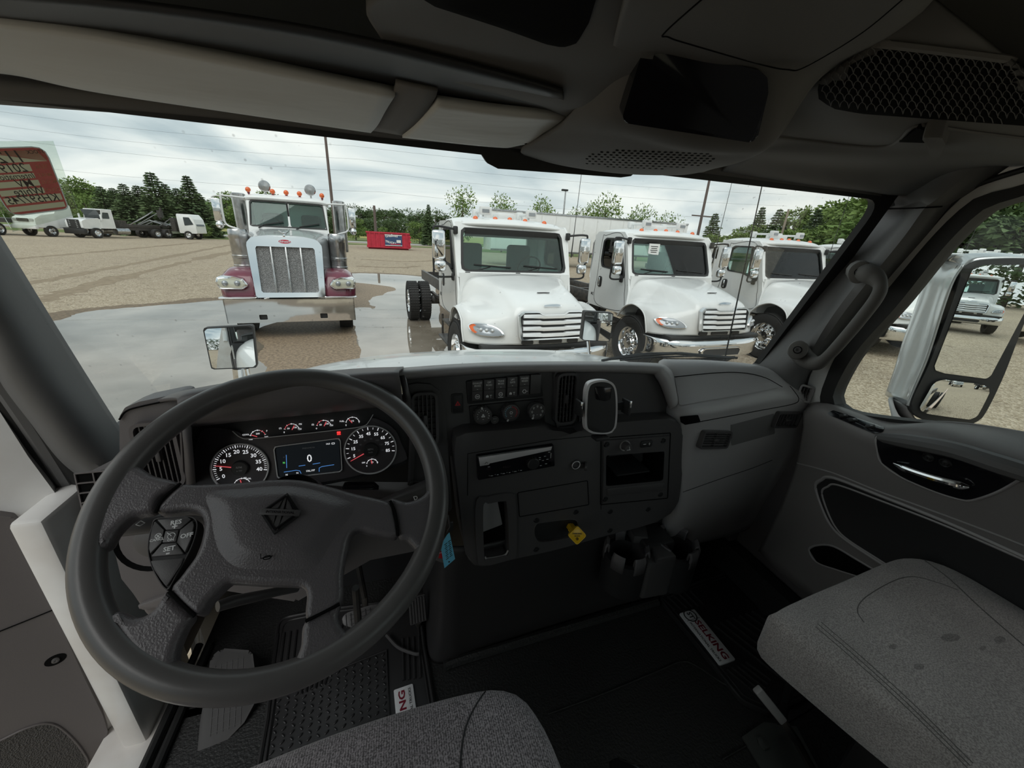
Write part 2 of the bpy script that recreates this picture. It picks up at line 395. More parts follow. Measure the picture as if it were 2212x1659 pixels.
# ================================================================ OUTDOORS
def gravel_mat():
    m = bpy.data.materials.new('gravel_lot'); m.use_nodes = True; t = m.node_tree; N = t.nodes.new; L = t.links.new; b = t.nodes['Principled BSDF']
    b.inputs['Roughness'].default_value = .9; b.inputs['Specular IOR Level'].default_value = .25
    tc = N('ShaderNodeTexCoord'); P = tc.outputs['Object']
    def noise(s, d=3): n = N('ShaderNodeTexNoise'); n.inputs['Scale'].default_value = s; n.inputs['Detail'].default_value = d; L(P, n.inputs['Vector']); return n.outputs['Fac']
    def mr(v, a, b_): r = N('ShaderNodeMapRange'); r.inputs[1].default_value = a; r.inputs[2].default_value = b_; L(v, r.inputs[0]); return r.outputs[0]
    def mix(f, A, B):
        x = N('ShaderNodeMix'); x.data_type = 'RGBA'
        if isinstance(f, float): x.inputs[0].default_value = f
        else: L(f, x.inputs[0])
        for k, v in ((6, A), (7, B)):
            if isinstance(v, tuple): x.inputs[k].default_value = (*v, 1)
            else: L(v, x.inputs[k])
        return x.outputs[2]
    base = mix(mr(noise(.13, 4), .35, .65), (.50, .395, .255), (.40, .31, .20))
    st = N('ShaderNodeTexVoronoi'); st.inputs['Scale'].default_value = 30; L(P, st.inputs['Vector'])
    rc = N('ShaderNodeRGBToBW'); L(st.outputs['Color'], rc.inputs[0])
    c = mix(mr(rc.outputs[0], .15, .85), mix(.55, base, (.10, .08, .06)), mix(.45, base, (.62, .56, .48)))
    c = mix(mr(noise(2.2, 5), .56, .72), c, mix(.5, c, (.15, .11, .08)))
    # wheel tracks pressed across the lot
    mp = N('ShaderNodeMapping'); mp.inputs['Rotation'].default_value = (0, 0, R_(-14)); L(P, mp.inputs[0])
    wv = N('ShaderNodeTexWave'); wv.bands_direction = 'Y'; wv.inputs['Scale'].default_value = .09; wv.inputs['Distortion'].default_value = 9; wv.inputs['Detail'].default_value = 2; wv.inputs['Detail Scale'].default_value = .25
    L(mp.outputs[0], wv.inputs['Vector'])
    k = N('ShaderNodeMath'); k.operation = 'MULTIPLY'; L(mr(wv.outputs['Fac'], .92, .99), k.inputs[0]); k.inputs[1].default_value = .0
    c = mix(k.outputs[0], c, (.13, .10, .075))
    L(c, b.inputs['Base Color'])
    bp = N('ShaderNodeBump'); bp.inputs['Strength'].default_value = .7; bp.inputs['Distance'].default_value = .03; L(st.outputs['Distance'], bp.inputs['Height']); L(bp.outputs[0], b.inputs['Normal'])
    return m
M['gravel'] = gravel_mat()
M['grass'] = mat('roadside_grass', (.10, .15, .035), .9, bump=.8, bs=6, var=.5, vs=.6, col2=(.17, .20, .06), dist=.1)
M['field'] = mat('ripe_field', (.36, .32, .10), .9, var=.4, vs=.1, col2=(.25, .27, .08))
M['asphalt'] = mat('pale_road_surface', (.40, .39, .37), .8)
M['water'] = mat('puddle_water', (.20, .165, .125), .015, spec=1.0, ior=2.0, bump=.02, bs=3.0, var=.35, vs=1.2, col2=(.30, .26, .21), dist=.01)
M['leafA'] = mat('spruce_needles', (.075, .125, .055), .8, var=.45, vs=1.5, col2=(.16, .22, .09))
M['leafB'] = mat('broad_leaves', (.09, .17, .035), .8, var=.5, vs=1.0, col2=(.20, .27, .07))
M['leafC'] = mat('far_leaves', (.065, .11, .04), .85, var=.5, vs=.35, col2=(.12, .17, .07))
M['bark'] = mat('bark', (.10, .08, .065), .9)
M['pole'] = mat('weathered_pole', (.13, .10, .09), .9)

g = MB(); g.flat([(-220, -70), (220, -70), (220, 400), (-220, 400)], z=0)
tag(g.build('ground', M['gravel']), kind='structure')
def strip(name, pts, z, m, **k):
    b = MB(); b.prism(pts, z-.02, z, 0); o = b.build(name, m); tag(o, **k); return o
strip('grass_verge', [(-160, 55.5), (-27, 57), (-8, 57.5), (-4, 60), (6, 60), (10, 55), (24, 52), (60, 34), (150, 28), (150, 62), (-160, 66)], .03, M['grass'], kind='stuff', label='mown green grass verge along the far edge of the gravel lot', cat='grass')
strip('road', [(-200, 68), (200, 68), (200, 74), (-200, 74)], .05, M['asphalt'], kind='structure')
strip('grass_bank', [(-200, 74.5), (200, 74.5), (200, 96), (-200, 96)], .06, M['grass'], kind='stuff', label='rough green grass bank beyond the pale road', cat='grass')
strip('crop_field', [(-200, 96.5), (200, 96.5), (200, 260), (-200, 260)], .08, M['field'], kind='stuff', label='yellow ripe crop field in front of the distant woods', cat='field')

def jag(pts, n, amp, seed):
    r = np.random.default_rng(seed); P = crspline(pts, n, True); k = r.normal(size=(n, 2)); k = (k+np.roll(k, 1, 0)+np.roll(k, -1, 0))/2
    return [tuple(p[:2]+q*amp) for p, q in zip(P, k)]
def gpx(pts): return [tuple(PZ(x, y, 0)[:2]) for x, y in pts]
outer = jag(gpx([(60, 745), (105, 700), (200, 672), (320, 662), (460, 650), (560, 640), (650, 622), (705, 600), (761, 591), (850, 593), (930, 602), (945, 640), (955, 700), (1000, 800), (880, 860), (700, 870), (500, 900), (300, 1000), (130, 1010), (20, 880)]), 220, .05, 1)
h1 = jag(gpx([(548, 716), (600, 696), (660, 690), (720, 690), (762, 702), (772, 740), (779, 790), (740, 810), (660, 815), (590, 815), (572, 790), (556, 768), (566, 745)]), 110, .03, 2)
h2 = jag(gpx([(650, 645), (700, 626), (765, 611), (850, 622), (836, 634), (806, 641), (798, 655), (812, 668), (780, 664), (740, 668), (690, 665)]), 90, .05, 3)
b = MB(); b.flat(outer, [h1, h2], z=.006)
tag(b.build('puddle', M['water'], smooth=False), 'wide muddy rain puddle spreading between the parked trucks, reflecting the sky', 'puddle', kind='stuff')
def ring_out(P, d): P = np.array(P); t = np.roll(P, -3, 0)-np.roll(P, 3, 0); t /= np.linalg.norm(t, axis=1)[:, None]; n = np.stack([t[:, 1], -t[:, 0]], 1); ar = np.sum(P[:, 0]*np.roll(P[:, 1], -1)-np.roll(P[:, 0], -1)*P[:, 1]); return [tuple(p) for p in P+(n if ar > 0 else -n)*d]
M['damp'] = mat('damp_brown_gravel', (.22, .155, .095), .7, bump=.8, bs=30, var=.6, vs=14, col2=(.11, .08, .05), dist=.02)
rg_ = np.random.default_rng(5); k_ = np.abs(rg_.normal(size=220)); k_ = sum(np.roll(k_, j) for j in range(7))/7
b = MB(); b.flat([tuple(np.array(p)+(np.array(q)-np.array(p))*(.35+.9*float(a))) for p, q, a in zip(outer, ring_out(outer, .55), k_)], [h1, h2], z=.003); tag(b.build('damp_gravel', M['damp'], smooth=False), 'dark damp gravel rim around the rain puddle', 'gravel', kind='stuff')
b = MB(); b.flat(ring_out(h1, .02), (), z=.004); b.flat(ring_out(h2, .02), (), z=.004); tag(b.build('wet_gravel', mat('wet_stony_gravel', (.34, .25, .165), .6, bump=.9, bs=28, var=.55, vs=20, col2=(.16, .115, .075), dist=.02), smooth=False), 'wet brown stony gravel islands left dry inside the puddle', 'gravel', kind='stuff')
for n_, (tp, w_) in enumerate([([(0, 622), (75, 610), (272, 573), (435, 541), (520, 525)], .22), ([(0, 662), (75, 651), (272, 597), (476, 549), (560, 532)], .30), ([(20, 560), (200, 545), (430, 524)], .25), ([(780, 560), (900, 565), (1000, 556)], .3), ([(770, 575), (860, 578), (905, 575)], .3)]):
    P = crspline(np.array(gpx(tp)), 60); t_ = np.gradient(P, axis=0); t_ /= np.linalg.norm(t_, axis=1)[:, None]; nn = np.stack([-t_[:, 1], t_[:, 0]], 1)*w_*(1+.35*rg_.normal(size=(60, 1)))
    b = MB(); b.grid([[(*(p-q), .002) for p, q in zip(P, nn)], [(*(p+q), .002) for p, q in zip(P, nn)]]); tag(b.build('tyre_track', mat('pressed_gravel', (.205, .155, .10), .9, var=.6, vs=5, col2=(.29, .225, .15)), smooth=False), 'darker tyre track pressed into the pale gravel, %s' % ['upper of the pair at left', 'lower of the pair at left', 'faint one near the far trucks', 'below the red dumpster', 'nearest the puddle edge'][n_], 'tyre track', 'tyre tracks on the lot', kind='stuff')
# ---------------------------------------------------------------- trees
def leaf_quads(b, C, D, size, r, m=0):
    n = len(C); U = r.normal(size=(n, 3)); U /= np.linalg.norm(U, axis=1)[:, None]; W_ = np.cross(D, U); W_ /= np.linalg.norm(W_, axis=1)[:, None]+1e-9
    s = (size if np.isscalar(size) else np.asarray(size)[:, None])*(0.6+.8*r.random((n, 1)))
    V = np.stack([C-W_*s*.5, C+D*s*.9-W_*s*.15, C+D*s*1.3+W_*s*.2, C+W_*s*.5], 1).reshape(-1, 3)
    b.add(V, [(4*i, 4*i+1, 4*i+2, 4*i+3) for i in range(n)], m)
def spruce(seed, n=8000, fat=.25):
    r = np.random.default_rng(seed); cr = MB(); C = []; D = []
    nb = 26
    for k in range(nb):
        t = .06+.92*k/nb; na = 7+int(6*(1-t)); R = fat*(1-t)**.9*(.8+.4*r.random())+.006
        for a in range(na):
            th = 2*math.pi*(a+r.random()*.7)/na; L_ = R*(.7+.45*r.random()); m = max(8, int(n/nb/na*(.5+1.2*(1-t))))
            q = r.random(m)**.6*L_; side = r.normal(size=m)*.22*(L_-q+.02)
            z = t-q*.28+q*q*.5/max(L_, .02)*.3+r.normal(size=m)*.006
            e1 = np.array([math.cos(th), math.sin(th)]); e2 = np.array([-e1[1], e1[0]])
            P = np.c_[q[:, None]*e1+side[:, None]*e2, z]; C.append(P); D.append(np.c_[np.tile(e1, (m, 1))+np.sign(side)[:, None]*e2*.8, -.25+.2*r.normal(size=m)])
    C = np.vstack(C); D = np.vstack(D); D /= np.linalg.norm(D, axis=1)[:, None]
    leaf_quads(cr, C, D, .030*(1.1-.72*np.clip(C[:, 2], 0, 1)), r)
    tk = MB(); tk.tube([(0, 0, 0), (0, 0, .5), (0, 0, .97)], [.018, .012, .003], 6)
    return cr, tk
def broad(seed, n=3600, w=.36, lo=.22, blobs=16, loose=.0):
    r = np.random.default_rng(seed); cr = MB(); C = []; D = []
    for k in range(blobs):
        a = r.random()*6.28; h = lo+(1-lo-.12)*r.random(); rad = w*math.sin(math.pi*min(1, max(.12, (h-lo+.12)/(1.1-lo))))**.7*r.random()**.5*.75
        c = np.array([math.cos(a)*rad, math.sin(a)*rad, h]); br = (.11+.09*r.random())*(w/.36)**.5
        m = n//blobs; d = r.normal(size=(m, 3)); d /= np.linalg.norm(d, axis=1)[:, None]
        C.append(c+d*br*(.55+.5*r.random((m, 1)))*np.array([1, 1, .8])); D.append(d+np.array([0, 0, -.2]))
    C = np.vstack(C); D = np.vstack(D); D /= np.linalg.norm(D, axis=1)[:, None]
    leaf_quads(cr, C, D, .026, r)
    tk = MB(); tk.tube([(0, 0, 0), (.01, 0, .3), (-.01, .01, .75)], [.022, .016, .006], 6)
    for k in range(5):
        a = r.random()*6.28; z = .25+.1*k; tk.tube([(0, 0, z), (math.cos(a)*w*.5, math.sin(a)*w*.5, z+.18)], [.009, .003], 5)
    return cr, tk
def tree_proto(name, cr, tk, lm):
    t = thing(name, 'x', 'tree'); cr.build('foliage', lm, t, smooth=False); tk.build('trunk', M['bark'], t); return t
PROTO = {'s0': tree_proto('spruce_tree', *spruce(1), M['leafA']), 's1': tree_proto('spruce_tree', *spruce(2, fat=.20), M['leafA']),
         'b0': tree_proto('leafy_tree', *broad(3), M['leafB']), 'b1': tree_proto('leafy_tree', *broad(4, w=.42, lo=.15), M['leafB']),
         'f0': tree_proto('woodland_tree', *broad(5, 1700, w=.30, lo=.05, blobs=12), M['leafC']), 'f1': tree_proto('woodland_tree', *broad(6, 1700, w=.36, lo=.02, blobs=12), M['leafC']),
         'p0': tree_proto('young_pine_tree', *broad(8, 1500, w=.42, lo=.28, blobs=22), M['leafB'])}
_used = set()
def tree(kind, px, pytop, D, label, group=None, fat=1.0):
    d = ray(px, pytop); hd = math.hypot(d[0], d[1]); P = CAM+d*(D/hd); h = P[2]
    o = PROTO[kind] if kind not in _used else dup(PROTO[kind]); _used.add(kind)
    if o is PROTO[kind]: pass
    o.location = (P[0], P[1], 0); o.scale = (h*fat, h*fat, h); o.rotation_euler = (0, 0, random.random()*6.28)
    o['label'] = label
    if group: o['group'] = group
    elif 'group' in o: del o['group']
    return o
for px, py, D, l in [(213, 398, 66, 'dark spruce tree behind the white truck with the black grille'), (262, 392, 64, 'second dark spruce tree above the bare black truck chassis'),
                     (322, 366, 63, 'tallest dark spruce tree behind the roll-off hoist truck'), (400, 374, 64, 'pointed dark spruce tree standing behind the roll-off truck cab'),
                     (292, 396, 66, 'spruce tree between two taller ones behind the hoist frame'), (240, 402, 69, 'bushy spruce tree left of the second dark one'), (352, 392, 67, 'spruce tree just right of the tallest spruce'), (378, 402, 66, 'half hidden spruce tree left of the pointed one'), (425, 412, 64, 'small spruce tree at the right end of the left spruce row')]:
    tree('s0' if px != 400 else 's1', px, py, D, l, fat=1.7)
for px, py, D, l in [(150, 374, 90, 'broad green tree rising beside the window sticker'), (190, 384, 88, 'broad green tree right of the one beside the sticker'), (240, 400, 88, 'rounded green tree behind the first two spruces'),
                     (175, 415, 72, 'low leafy tree just above the white truck with the black grille'), (482, 405, 95, 'round dark leafy tree left of the chrome-grilled truck cab'), (430, 470, 62, 'bright green bush at the lot edge beside the roll-off truck'),
                     (588, 405, 130, 'leafy tree top peeping over the white roof of the maroon truck'), (765, 468, 78, 'bright green bush left of the red dumpster'), (832, 488, 80, 'small light green sapling behind the red dumpster'),
                     (905, 478, 76, 'green bush right of the red dumpster'), (60, 430, 80, 'leafy tree behind the sticker on the windshield'), (20, 420, 84, 'leafy tree at the left edge of the windshield view')]:
    tree('b1' if px % 2 else 'b0', px, py, D, l, fat=1.5 if py > 450 else 1.25)
tree('s1', 925, 438, 70, 'thin spruce tree behind the left mirror of the nearest white truck', fat=1.1)
# woodland beyond the field
wl = 'woodland tree in the dense green line beyond the yellow field'
rr = random.Random(3)
for k in range(84):
    px = -90+k*12.6+rr.uniform(-5, 5); D = rr.uniform(128, 150)
    hz_y = 447+(px)*.0575; top = hz_y-rr.uniform(40, 56)
    tree('f0' if k % 2 else 'f1', px, top, D, wl, 'woodland behind the crop field', fat=1.35)
for k in range(30):
    px = 600+k*13+rr.uniform(-5, 5); hz_y = 447+px*.0575
    tree('f1', px, hz_y-rr.uniform(18, 30), 118, 'low leafy bush at the foot of the distant woods', 'bushes at the foot of the woods', fat=1.5)
for px, py, l in [(998, 402, 'young pine tree above the nearest white truck roof'), (1088, 418, 'young pine tree over the middle of the nearest white roof'), (1173, 424, 'young pine tree left of the lamp post behind the trailer'),
                  (1248, 447, 'low young pine tree right of the lamp post behind the trailer'), (1313, 417, 'tall young pine tree above the white semi-trailer'), (1288, 438, 'small pine tree tucked left of the tall one above the trailer'), (1392, 440, 'young pine tree above the second white truck roof'), (1452, 458, 'small pine tree top between the roof lamps of the second white truck')]:
    tree('p0', px, py, 58, l, fat=.75)
for i, (px, py) in enumerate([(1548, 456), (1600, 478), (1650, 442), (1688, 446), (1712, 436), (1745, 444), (1772, 446), (1800, 440), (1830, 424), (1868, 420), (1905, 420), (1950, 430)]):
    tree(('s0', 'b0', 's1')[i % 3] if px < 1800 else 'b1', px, py, 52+(i % 3)*4, 'evergreen tree in the green row, %s' % ['beside the crossarm pole', 'low and bushy', 'dark and pointed', 'light green', 'tall with a narrow tip', 'yellow-green', 'dark cone shape', 'right above its cab roof', 'next to the black pillar', 'bright and broad at the glass corner', 'partly hidden by the pillar', 'behind the cab pillar trim'][i], fat=1.3)
for i in range(14):
    px = 1560+i*30; tree('b1', px, 505-i*2, 47, 'bushy green tree in the low hedge behind the white trucks', 'low trees behind the white trucks', fat=1.6)
for i, px in enumerate([2010, 2060, 2120, 2170, 2240, 2300]):
    tree('b1', px, 395-i*6, 34, 'large leafy tree seen through the side window, %s' % ['nearest the window seal', 'second from the seal', 'third from the seal', 'fourth from the seal', 'at the photo edge', 'beyond the photo edge'][i], fat=1.5)
    tree('f1', px+20, 430, 31, 'dense leafy undergrowth tree behind the far white trucks', 'undergrowth beyond the side window', fat=1.8)
for i in range(22):   # behind the cab: what the mirrors look at
    a = R_(150+i*6); tr_ = dup(PROTO['f1']); tr_['label'] = 'woodland tree far behind the cab, seen only in the mirrors'; tr_['group'] = 'woods behind the cab'
    tr_.location = (math.sin(a)*60, math.cos(a)*60, 0); tr_.scale = (13, 13, 9)

# ---------------------------------------------------------------- poles and wires
def pole(name, px, pyt, D, r, label, arms=False, lamp=False, m=None):
    d = ray(px, pyt); P = CAM+d*(D/math.hypot(d[0], d[1])); h = P[2]
    t = thing(name, label, 'pole', (P[0], P[1], 0)); b = MB(); b.tube([(P[0], P[1], 0), (P[0], P[1], h)], [r, r*.7], 8); b.build('shaft', m or M['pole'], t)
    if arms:
        for z, w_ in ((h-.4, 1.2), (h-2.2, 1.1), (h-6, 1.3)): b = MB(); b.box((P[0], P[1], z), (w_*2, .1, .12)); b.build('crossarm', M['pole'], t)
    if lamp: b = MB(); b.box((P[0]-.1, P[1], h), (.7, .3, .18), r=.04); b.build('lamp_head', M['blackp'], t)
    return P
p1 = pole('utility_pole', 697, 240, 48, .16, 'tall dark utility pole rising behind the chrome-grilled truck'); 
pole('lamp_post', 1222, 411, 46, .12, 'grey lamp post behind the white semi-trailer', lamp=True, m=M['steel'])
pole('utility_pole', 1545, 330, 50, .16, 'dark utility pole with crossarms behind the second white truck', arms=True)
pole('sign_post', 808, 444, 60, .22, 'plain dark post standing behind the red dumpster')
pole('fence_post', 1704, 452, 36, .09, 'thin pale leaning post behind the third white truck', m=M['wood'])
for k, (y0, y1) in enumerate([(232, 372), (262, 400), (290, 425), (345, 455)]):
    A = CAM+ray(-60, y0)*52; B = CAM+ray(760+k*20, y0+(y1-y0)*.45+20)*52; C_ = CAM+ray(1700, y1+20)*60
    P = []
    for (u, v) in ((A, B), (B, C_)):
        for t in np.linspace(0, 1, 9)[:-1]: q = u*(1-t)+v*t; q[2] -= 1.2*4*t*(1-t)*.5; P.append(q)
    P.append(C_); b = MB(); b.tube(P, .009, 4); tag(b.build('power_line', M['blackmetal']), 'thin dark overhead power line against the clouds, %s of four' % ['topmost', 'second', 'third', 'lowest'][k], 'power line', 'overhead wires')
# ================================================================ TRUCKS (x right, y forward from the bumper, z up)
def YZ(x=0): return Matrix(((0, 0, 1, x), (1, 0, 0, 0), (0, 1, 0, 0), (0, 0, 0, 1)))   # local (a,b,c)->(c+x, a, b): outline in y,z, depth along x
def XZ(y=0): return Matrix(((1, 0, 0, 0), (0, 0, 1, y), (0, 1, 0, 0), (0, 0, 0, 1)))    # (a,b,c)->(a, c+y, b)
def wheel(root, x, y, r, wdt, side, lug=False, chrome=True, parts=True):
    """side=+1: outer face towards +x"""
    Mx = T(x, y, r) @ RY(R_(90*side))
    b = MB(); h = wdt/2; rim = r*.58
    prof = [(rim, -h*.8), (r*.72, -h), (r*.93, -h*.96), (r, -h*.72), (r*1.0, 0), (r, h*.72), (r*.93, h*.96), (r*.72, h), (rim, h*.8)]
    b.lathe(prof, 40, 0, Mx)
    if lug:
        for k in range(44):
            a = 2*math.pi*k/44
            for j in (-1.5, -.5, .5, 1.5): b.box((0, 0, 0), (.05, wdt*.19, .022), 0, Mx @ RZ(a+(.07 if int(j*2) % 4 else 0)) @ T(r, 0, j*wdt*.24) @ RX(R_(90)) @ RY(R_(90)) @ RZ(R_(90)))
    else:
        for k in (-.45, -.15, .15, .45): b.lathe([(r*1.001, k*wdt-.012), (r*.985, k*wdt), (r*1.001, k*wdt+.012)], 40, 0, Mx)
    ty = b.build('tyre', M['rubber'], root)
    c = MB()
    c.lathe([(rim*1.02, h*.82), (rim*1.0, h*.9), (rim*.95, h*.72), (rim*.9, h*.35), (rim*.82, h*.22), (rim*.5, h*.42), (rim*.46, h*.5), (rim*.42, h*.75), (rim*.38, h*.95), (0.001, h*1.05)], 30, 0, Mx)
    for k in range(10):
        a = 2*math.pi*k/10
        c.ball((rim*.57*math.cos(a), rim*.57*math.sin(a), h*.52), .026, 0, Mx, 8, 1.8)
        c.prism(circ(rim*.74*math.cos(a+.3), rim*.74*math.sin(a+.3), rim*.075, 10), h*.2, h*.345, 1, Mx)
    ob = c.build('wheel_rim', [M['chrome'] if chrome else M['offwhite'], M['blackp']], ty)
    return ty
def make_m2():
    t = thing('conventional_truck', 'x', 'truck')
    A = np.array
    # hood
    rows = [[(0, .02, .84), (.45, 0, .84), (.62, -.03, .84), (.80, -.09, .83), (.98, -.19, .82), (1.10, -.32, .81), (1.15, -.45, .80)],
            [(0, .03, 1.0), (.47, .01, 1.0), (.63, -.04, 1.0), (.80, -.12, 1.0), (.98, -.22, .99), (1.10, -.36, .98), (1.16, -.50, .97)],
            [(0, .02, 1.22), (.48, 0, 1.21), (.62, -.07, 1.20), (.79, -.18, 1.17), (.96, -.30, 1.15), (1.09, -.44, 1.13), (1.15, -.57, 1.08)],
            [(0, -.03, 1.37), (.46, -.06, 1.35), (.60, -.16, 1.30), (.76, -.30, 1.25), (.93, -.44, 1.23), (1.08, -.58, 1.21), (1.15, -.68, 1.16)],
            [(0, -.14, 1.45), (.46, -.2, 1.42), (.60, -.32, 1.37), (.74, -.50, 1.30), (.91, -.68, 1.28), (1.07, -.80, 1.26), (1.15, -.86, 1.21)],
            [(0, -.5, 1.54), (.46, -.52, 1.52), (.61, -.62, 1.46), (.75, -.80, 1.34), (.90, -.95, 1.29), (1.06, -1.0, 1.26), (1.15, -1.03, 1.20)],
            [(0, -.9, 1.61), (.5, -.92, 1.59), (.66, -.98, 1.54), (.80, -1.1, 1.40), (.92, -1.18, 1.26), (1.05, -1.22, 1.18), (1.14, -1.24, 1.10)],
            [(0, -1.25, 1.67), (.5, -1.25, 1.65), (.80, -1.30, 1.60), (.95, -1.36, 1.40), (.99, -1.40, 1.15), (1.05, -1.42, 1.0), (1.12, -1.42, .90)]]
    b = MB(); b.loft(rows, 36, 28, mirror=True, flip=True); b.build('hood', M['white'], t, angle=50, solid=.02)
    b = MB()   # hood seams and air slot, fender lip
    b.prism(rrect(0, 0, .20, .025, .01), -.002, .006, 0, T(0, -.33, 1.508) @ RX(R_(14)))
    for s in (-1, 1):
        P = [(s*(r[6][0]+.004), r[6][1], r[6][2]) for r in rows]; b.tube(crspline(P, 26), .012, 6, 1)
    b.build('hood_trim', [M['blackp'], M['white']], t)
    # radiator grille
    b = MB(); GM = XZ(.03)
    go = [(-.50, .93), (.50, .93), (.53, 1.26), (.46, 1.315), (.24, 1.315), (.17, 1.27), (-.17, 1.27), (-.24, 1.315), (-.46, 1.315), (-.53, 1.26)]
    go = rpoly(go, .03, 3); gi = [(x*.955, 1.115+(z-1.115)*.90) for x, z in go]
    tilt = T(0, .0, 0) @ Matrix(((1, 0, 0, 0), (0, 1, -.16, .185), (0, 0, 1, 0), (0, 0, 0, 1)))
    b.ring(go, gi, -.02, .05, 0, tilt @ GM, 60)
    b.prism(gi, -.03, .0, 1, tilt @ GM)
    for k in range(4):
        z = .975+.083*k; wv = [.47, .465, .46, .455][k]
        q = [(-wv, z), (-.2, z), (-.17, z-.012), (.17, z-.012), (.2, z), (wv, z), (wv, z+.050), (.2, z+.050), (.17, z+.034), (-.17, z+.034), (-.2, z+.050), (-wv, z+.050)]
        b.prism(q, 0, .045, 2, tilt @ GM, r=.006)
    b.build('grille', [M['chrome'], M['blackp'], M['bars']], t)
    b = MB(); EM = T(0, -.005, 1.375) @ RX(R_(55)); b.prism(circ(0, 0, .135, 28, .028), 0, .008, 0, EM); b.prism(circ(0, 0, .122, 28, .020), .006, .010, 1, EM)
    b.text('FREIGHTLINER', .034, EM @ T(0, 0, .0115) @ RZ(math.pi), 0); b.build('badge', [M['chrome'], M['blackp']], t)
    # valance slots
    b = MB()
    for x, w_ in ((-.36, .17), (0, .36), (.36, .17)): b.prism(rrect(x, .875, w_, .05, .012), -.01, .035, 0, XZ(0))
    b.build('air_slot', M['blackp'], t)
    # headlamps
    for s in (-1, 1):
        P = [(.70, -.055, .99), (.76, -.075, .96), (.95, -.17, .955), (1.06, -.27, .985), (1.095, -.33, 1.03), (1.09, -.36, 1.07), (1.02, -.30, 1.10), (.88, -.19, 1.10), (.76, -.11, 1.06)]
        C = crspline(P, 36, True); cc = C.mean(0)
        nn = np.array([.42, .9, .05]); rings = []
        for f, off in ((1.10, .0), (1.07, .03), (.97, .036)): rings.append(cc+(C-cc)*f+nn*off)
        b = MB(); b.grid([[(s*p[0], p[1], p[2]) for p in q] for q in rings], 0, closed=True, flip=s > 0); o = b.build('headlamp', M['chrome'], t)
        b = MB(); rr_ = [cc+(C-cc)*f+nn*off for f, off in ((.99, .03), (.7, .04), (.35, .045), (.02, .047))]
        b.grid([[(s*p[0], p[1], p[2]) for p in q] for q in rr_], 0, closed=True, flip=s > 0)
        for k in (-.3, -.1, .1): q = cc+np.array([k*.35, -k*.2, 0])+nn*.046; b.ball((s*q[0], q[1], q[2]), .028, 2, n=8)
        nfc = len(b.f); q0 = 0
        for i, f in enumerate(b.f[:36*3]):
            c0 = np.mean([b.v[j] for j in f], 0)
            if abs(c0[0]) > 1.035: b.m[i] = 1
        b.build('headlamp_lens', [M['lensdark'], M['amber'], M['lens']], o)
    # bumper
    rows = []
    for z, off in ((.44, -.06), (.47, .0), (.52, .03), (.62, .04), (.72, .03), (.765, .0), (.77, -.05)):
        rows.append([(0, .10+off, z), (.35, .095+off, z), (.7, .06+off, z), (.98, -.05+off, z), (1.14, -.22+off, z), (1.19, -.42+off, z)])
    b = MB(); b.loft(rows, 14, 20, mirror=True, flip=True); o = b.build('bumper', M['chrome'], t, angle=60, solid=.01)
    b = MB(); b.prism([(-.42, .50), (.42, .50), (.46, .60), (.40, .65), (-.40, .65), (-.46, .60)], .10, .155, 0, XZ(0)); b.ring([(-.42, .50), (.42, .50), (.46, .60), (.40, .65), (-.40, .65), (-.46, .60)], [(-.39, .515), (.39, .515), (.42, .60), (.37, .635), (-.37, .635), (-.42, .60)], .13, .165, 1, XZ(0), 36)
    b.build('bumper_opening', [M['blackp'], M['chrome']], o)
    b = MB(); b.box((0, -.12, .79), (2.0, .22, .08), r=.02); b.build('bumper_gap_filler', M['blackp'], t)
    # cab shell
    zt, zb = 2.36, 1.66
    b = MB()
    side = rpoly([(-1.34, .93), (-2.78, .93), (-2.80, 1.5), (-2.74, 2.36), (-2.66, 2.44), (-1.72, 2.44), (-1.62, 2.36), (-1.40, 1.66), (-1.33, 1.4)], [.05, .12, .2, .08, .1, .05, .05, .1, .1], 4)
    win = rpoly([(-1.52, 1.60), (-1.95, 1.74), (-2.36, 1.76), (-2.42, 1.88), (-2.40, 2.26), (-2.30, 2.31), (-1.80, 2.31)], [.04, .15, .06, .1, .08, .08, .06], 4)
    for s in (-1, 1):
        G = YZ(0); b.plate(side, [win], s*.985, s*1.02, 0, G)
    b.prism(rpoly([(-.9, .93), (.9, .93), (1.0, 1.1), (1.0, 2.3), (.9, 2.40), (-.9, 2.40), (-1.0, 2.3), (-1.0, 1.1)], .05, 3)[0:0] or [(0, 0), (.01, 0), (0, .01)], 0, .001, 0, T(0, -2, 1))
    back = [(-1.0, .93), (1.0, .93), (1.0, 2.38), (-1.0, 2.38)]
    b.plate(back, [rrect(0, 1.97, 1.45, .56, .08), rrect(.86, 1.95, .16, .5, .06)[::1]] if False else [rrect(0, 1.97, 1.5, .58, .08)], -2.80, -2.74, 0, XZ(0))
    # windshield surround
    fo = [(-1.02, 1.60), (1.02, 1.60), (.99, 2.42), (-.99, 2.42)]; fi = rpoly([(-.93, 1.70), (.93, 1.70), (.88, 2.33), (-.88, 2.33)], .08, 4)
    WSM = Matrix(((1, 0, 0, 0), (0, .97, -.36, -.815), (0, 0, 1, 0), (0, 0, 0, 1)))
    b.plate(rpoly(fo, .04, 3), [fi], -.03, .02, 0, WSM @ XZ(0))
    b.box((0, -1.38, 1.30), (1.96, .06, .74), 0)
    b.box((0, -2.05, .95), (1.98, 1.4, .06), 0)
    o = b.build('cab_body', M['white'], t, angle=40)
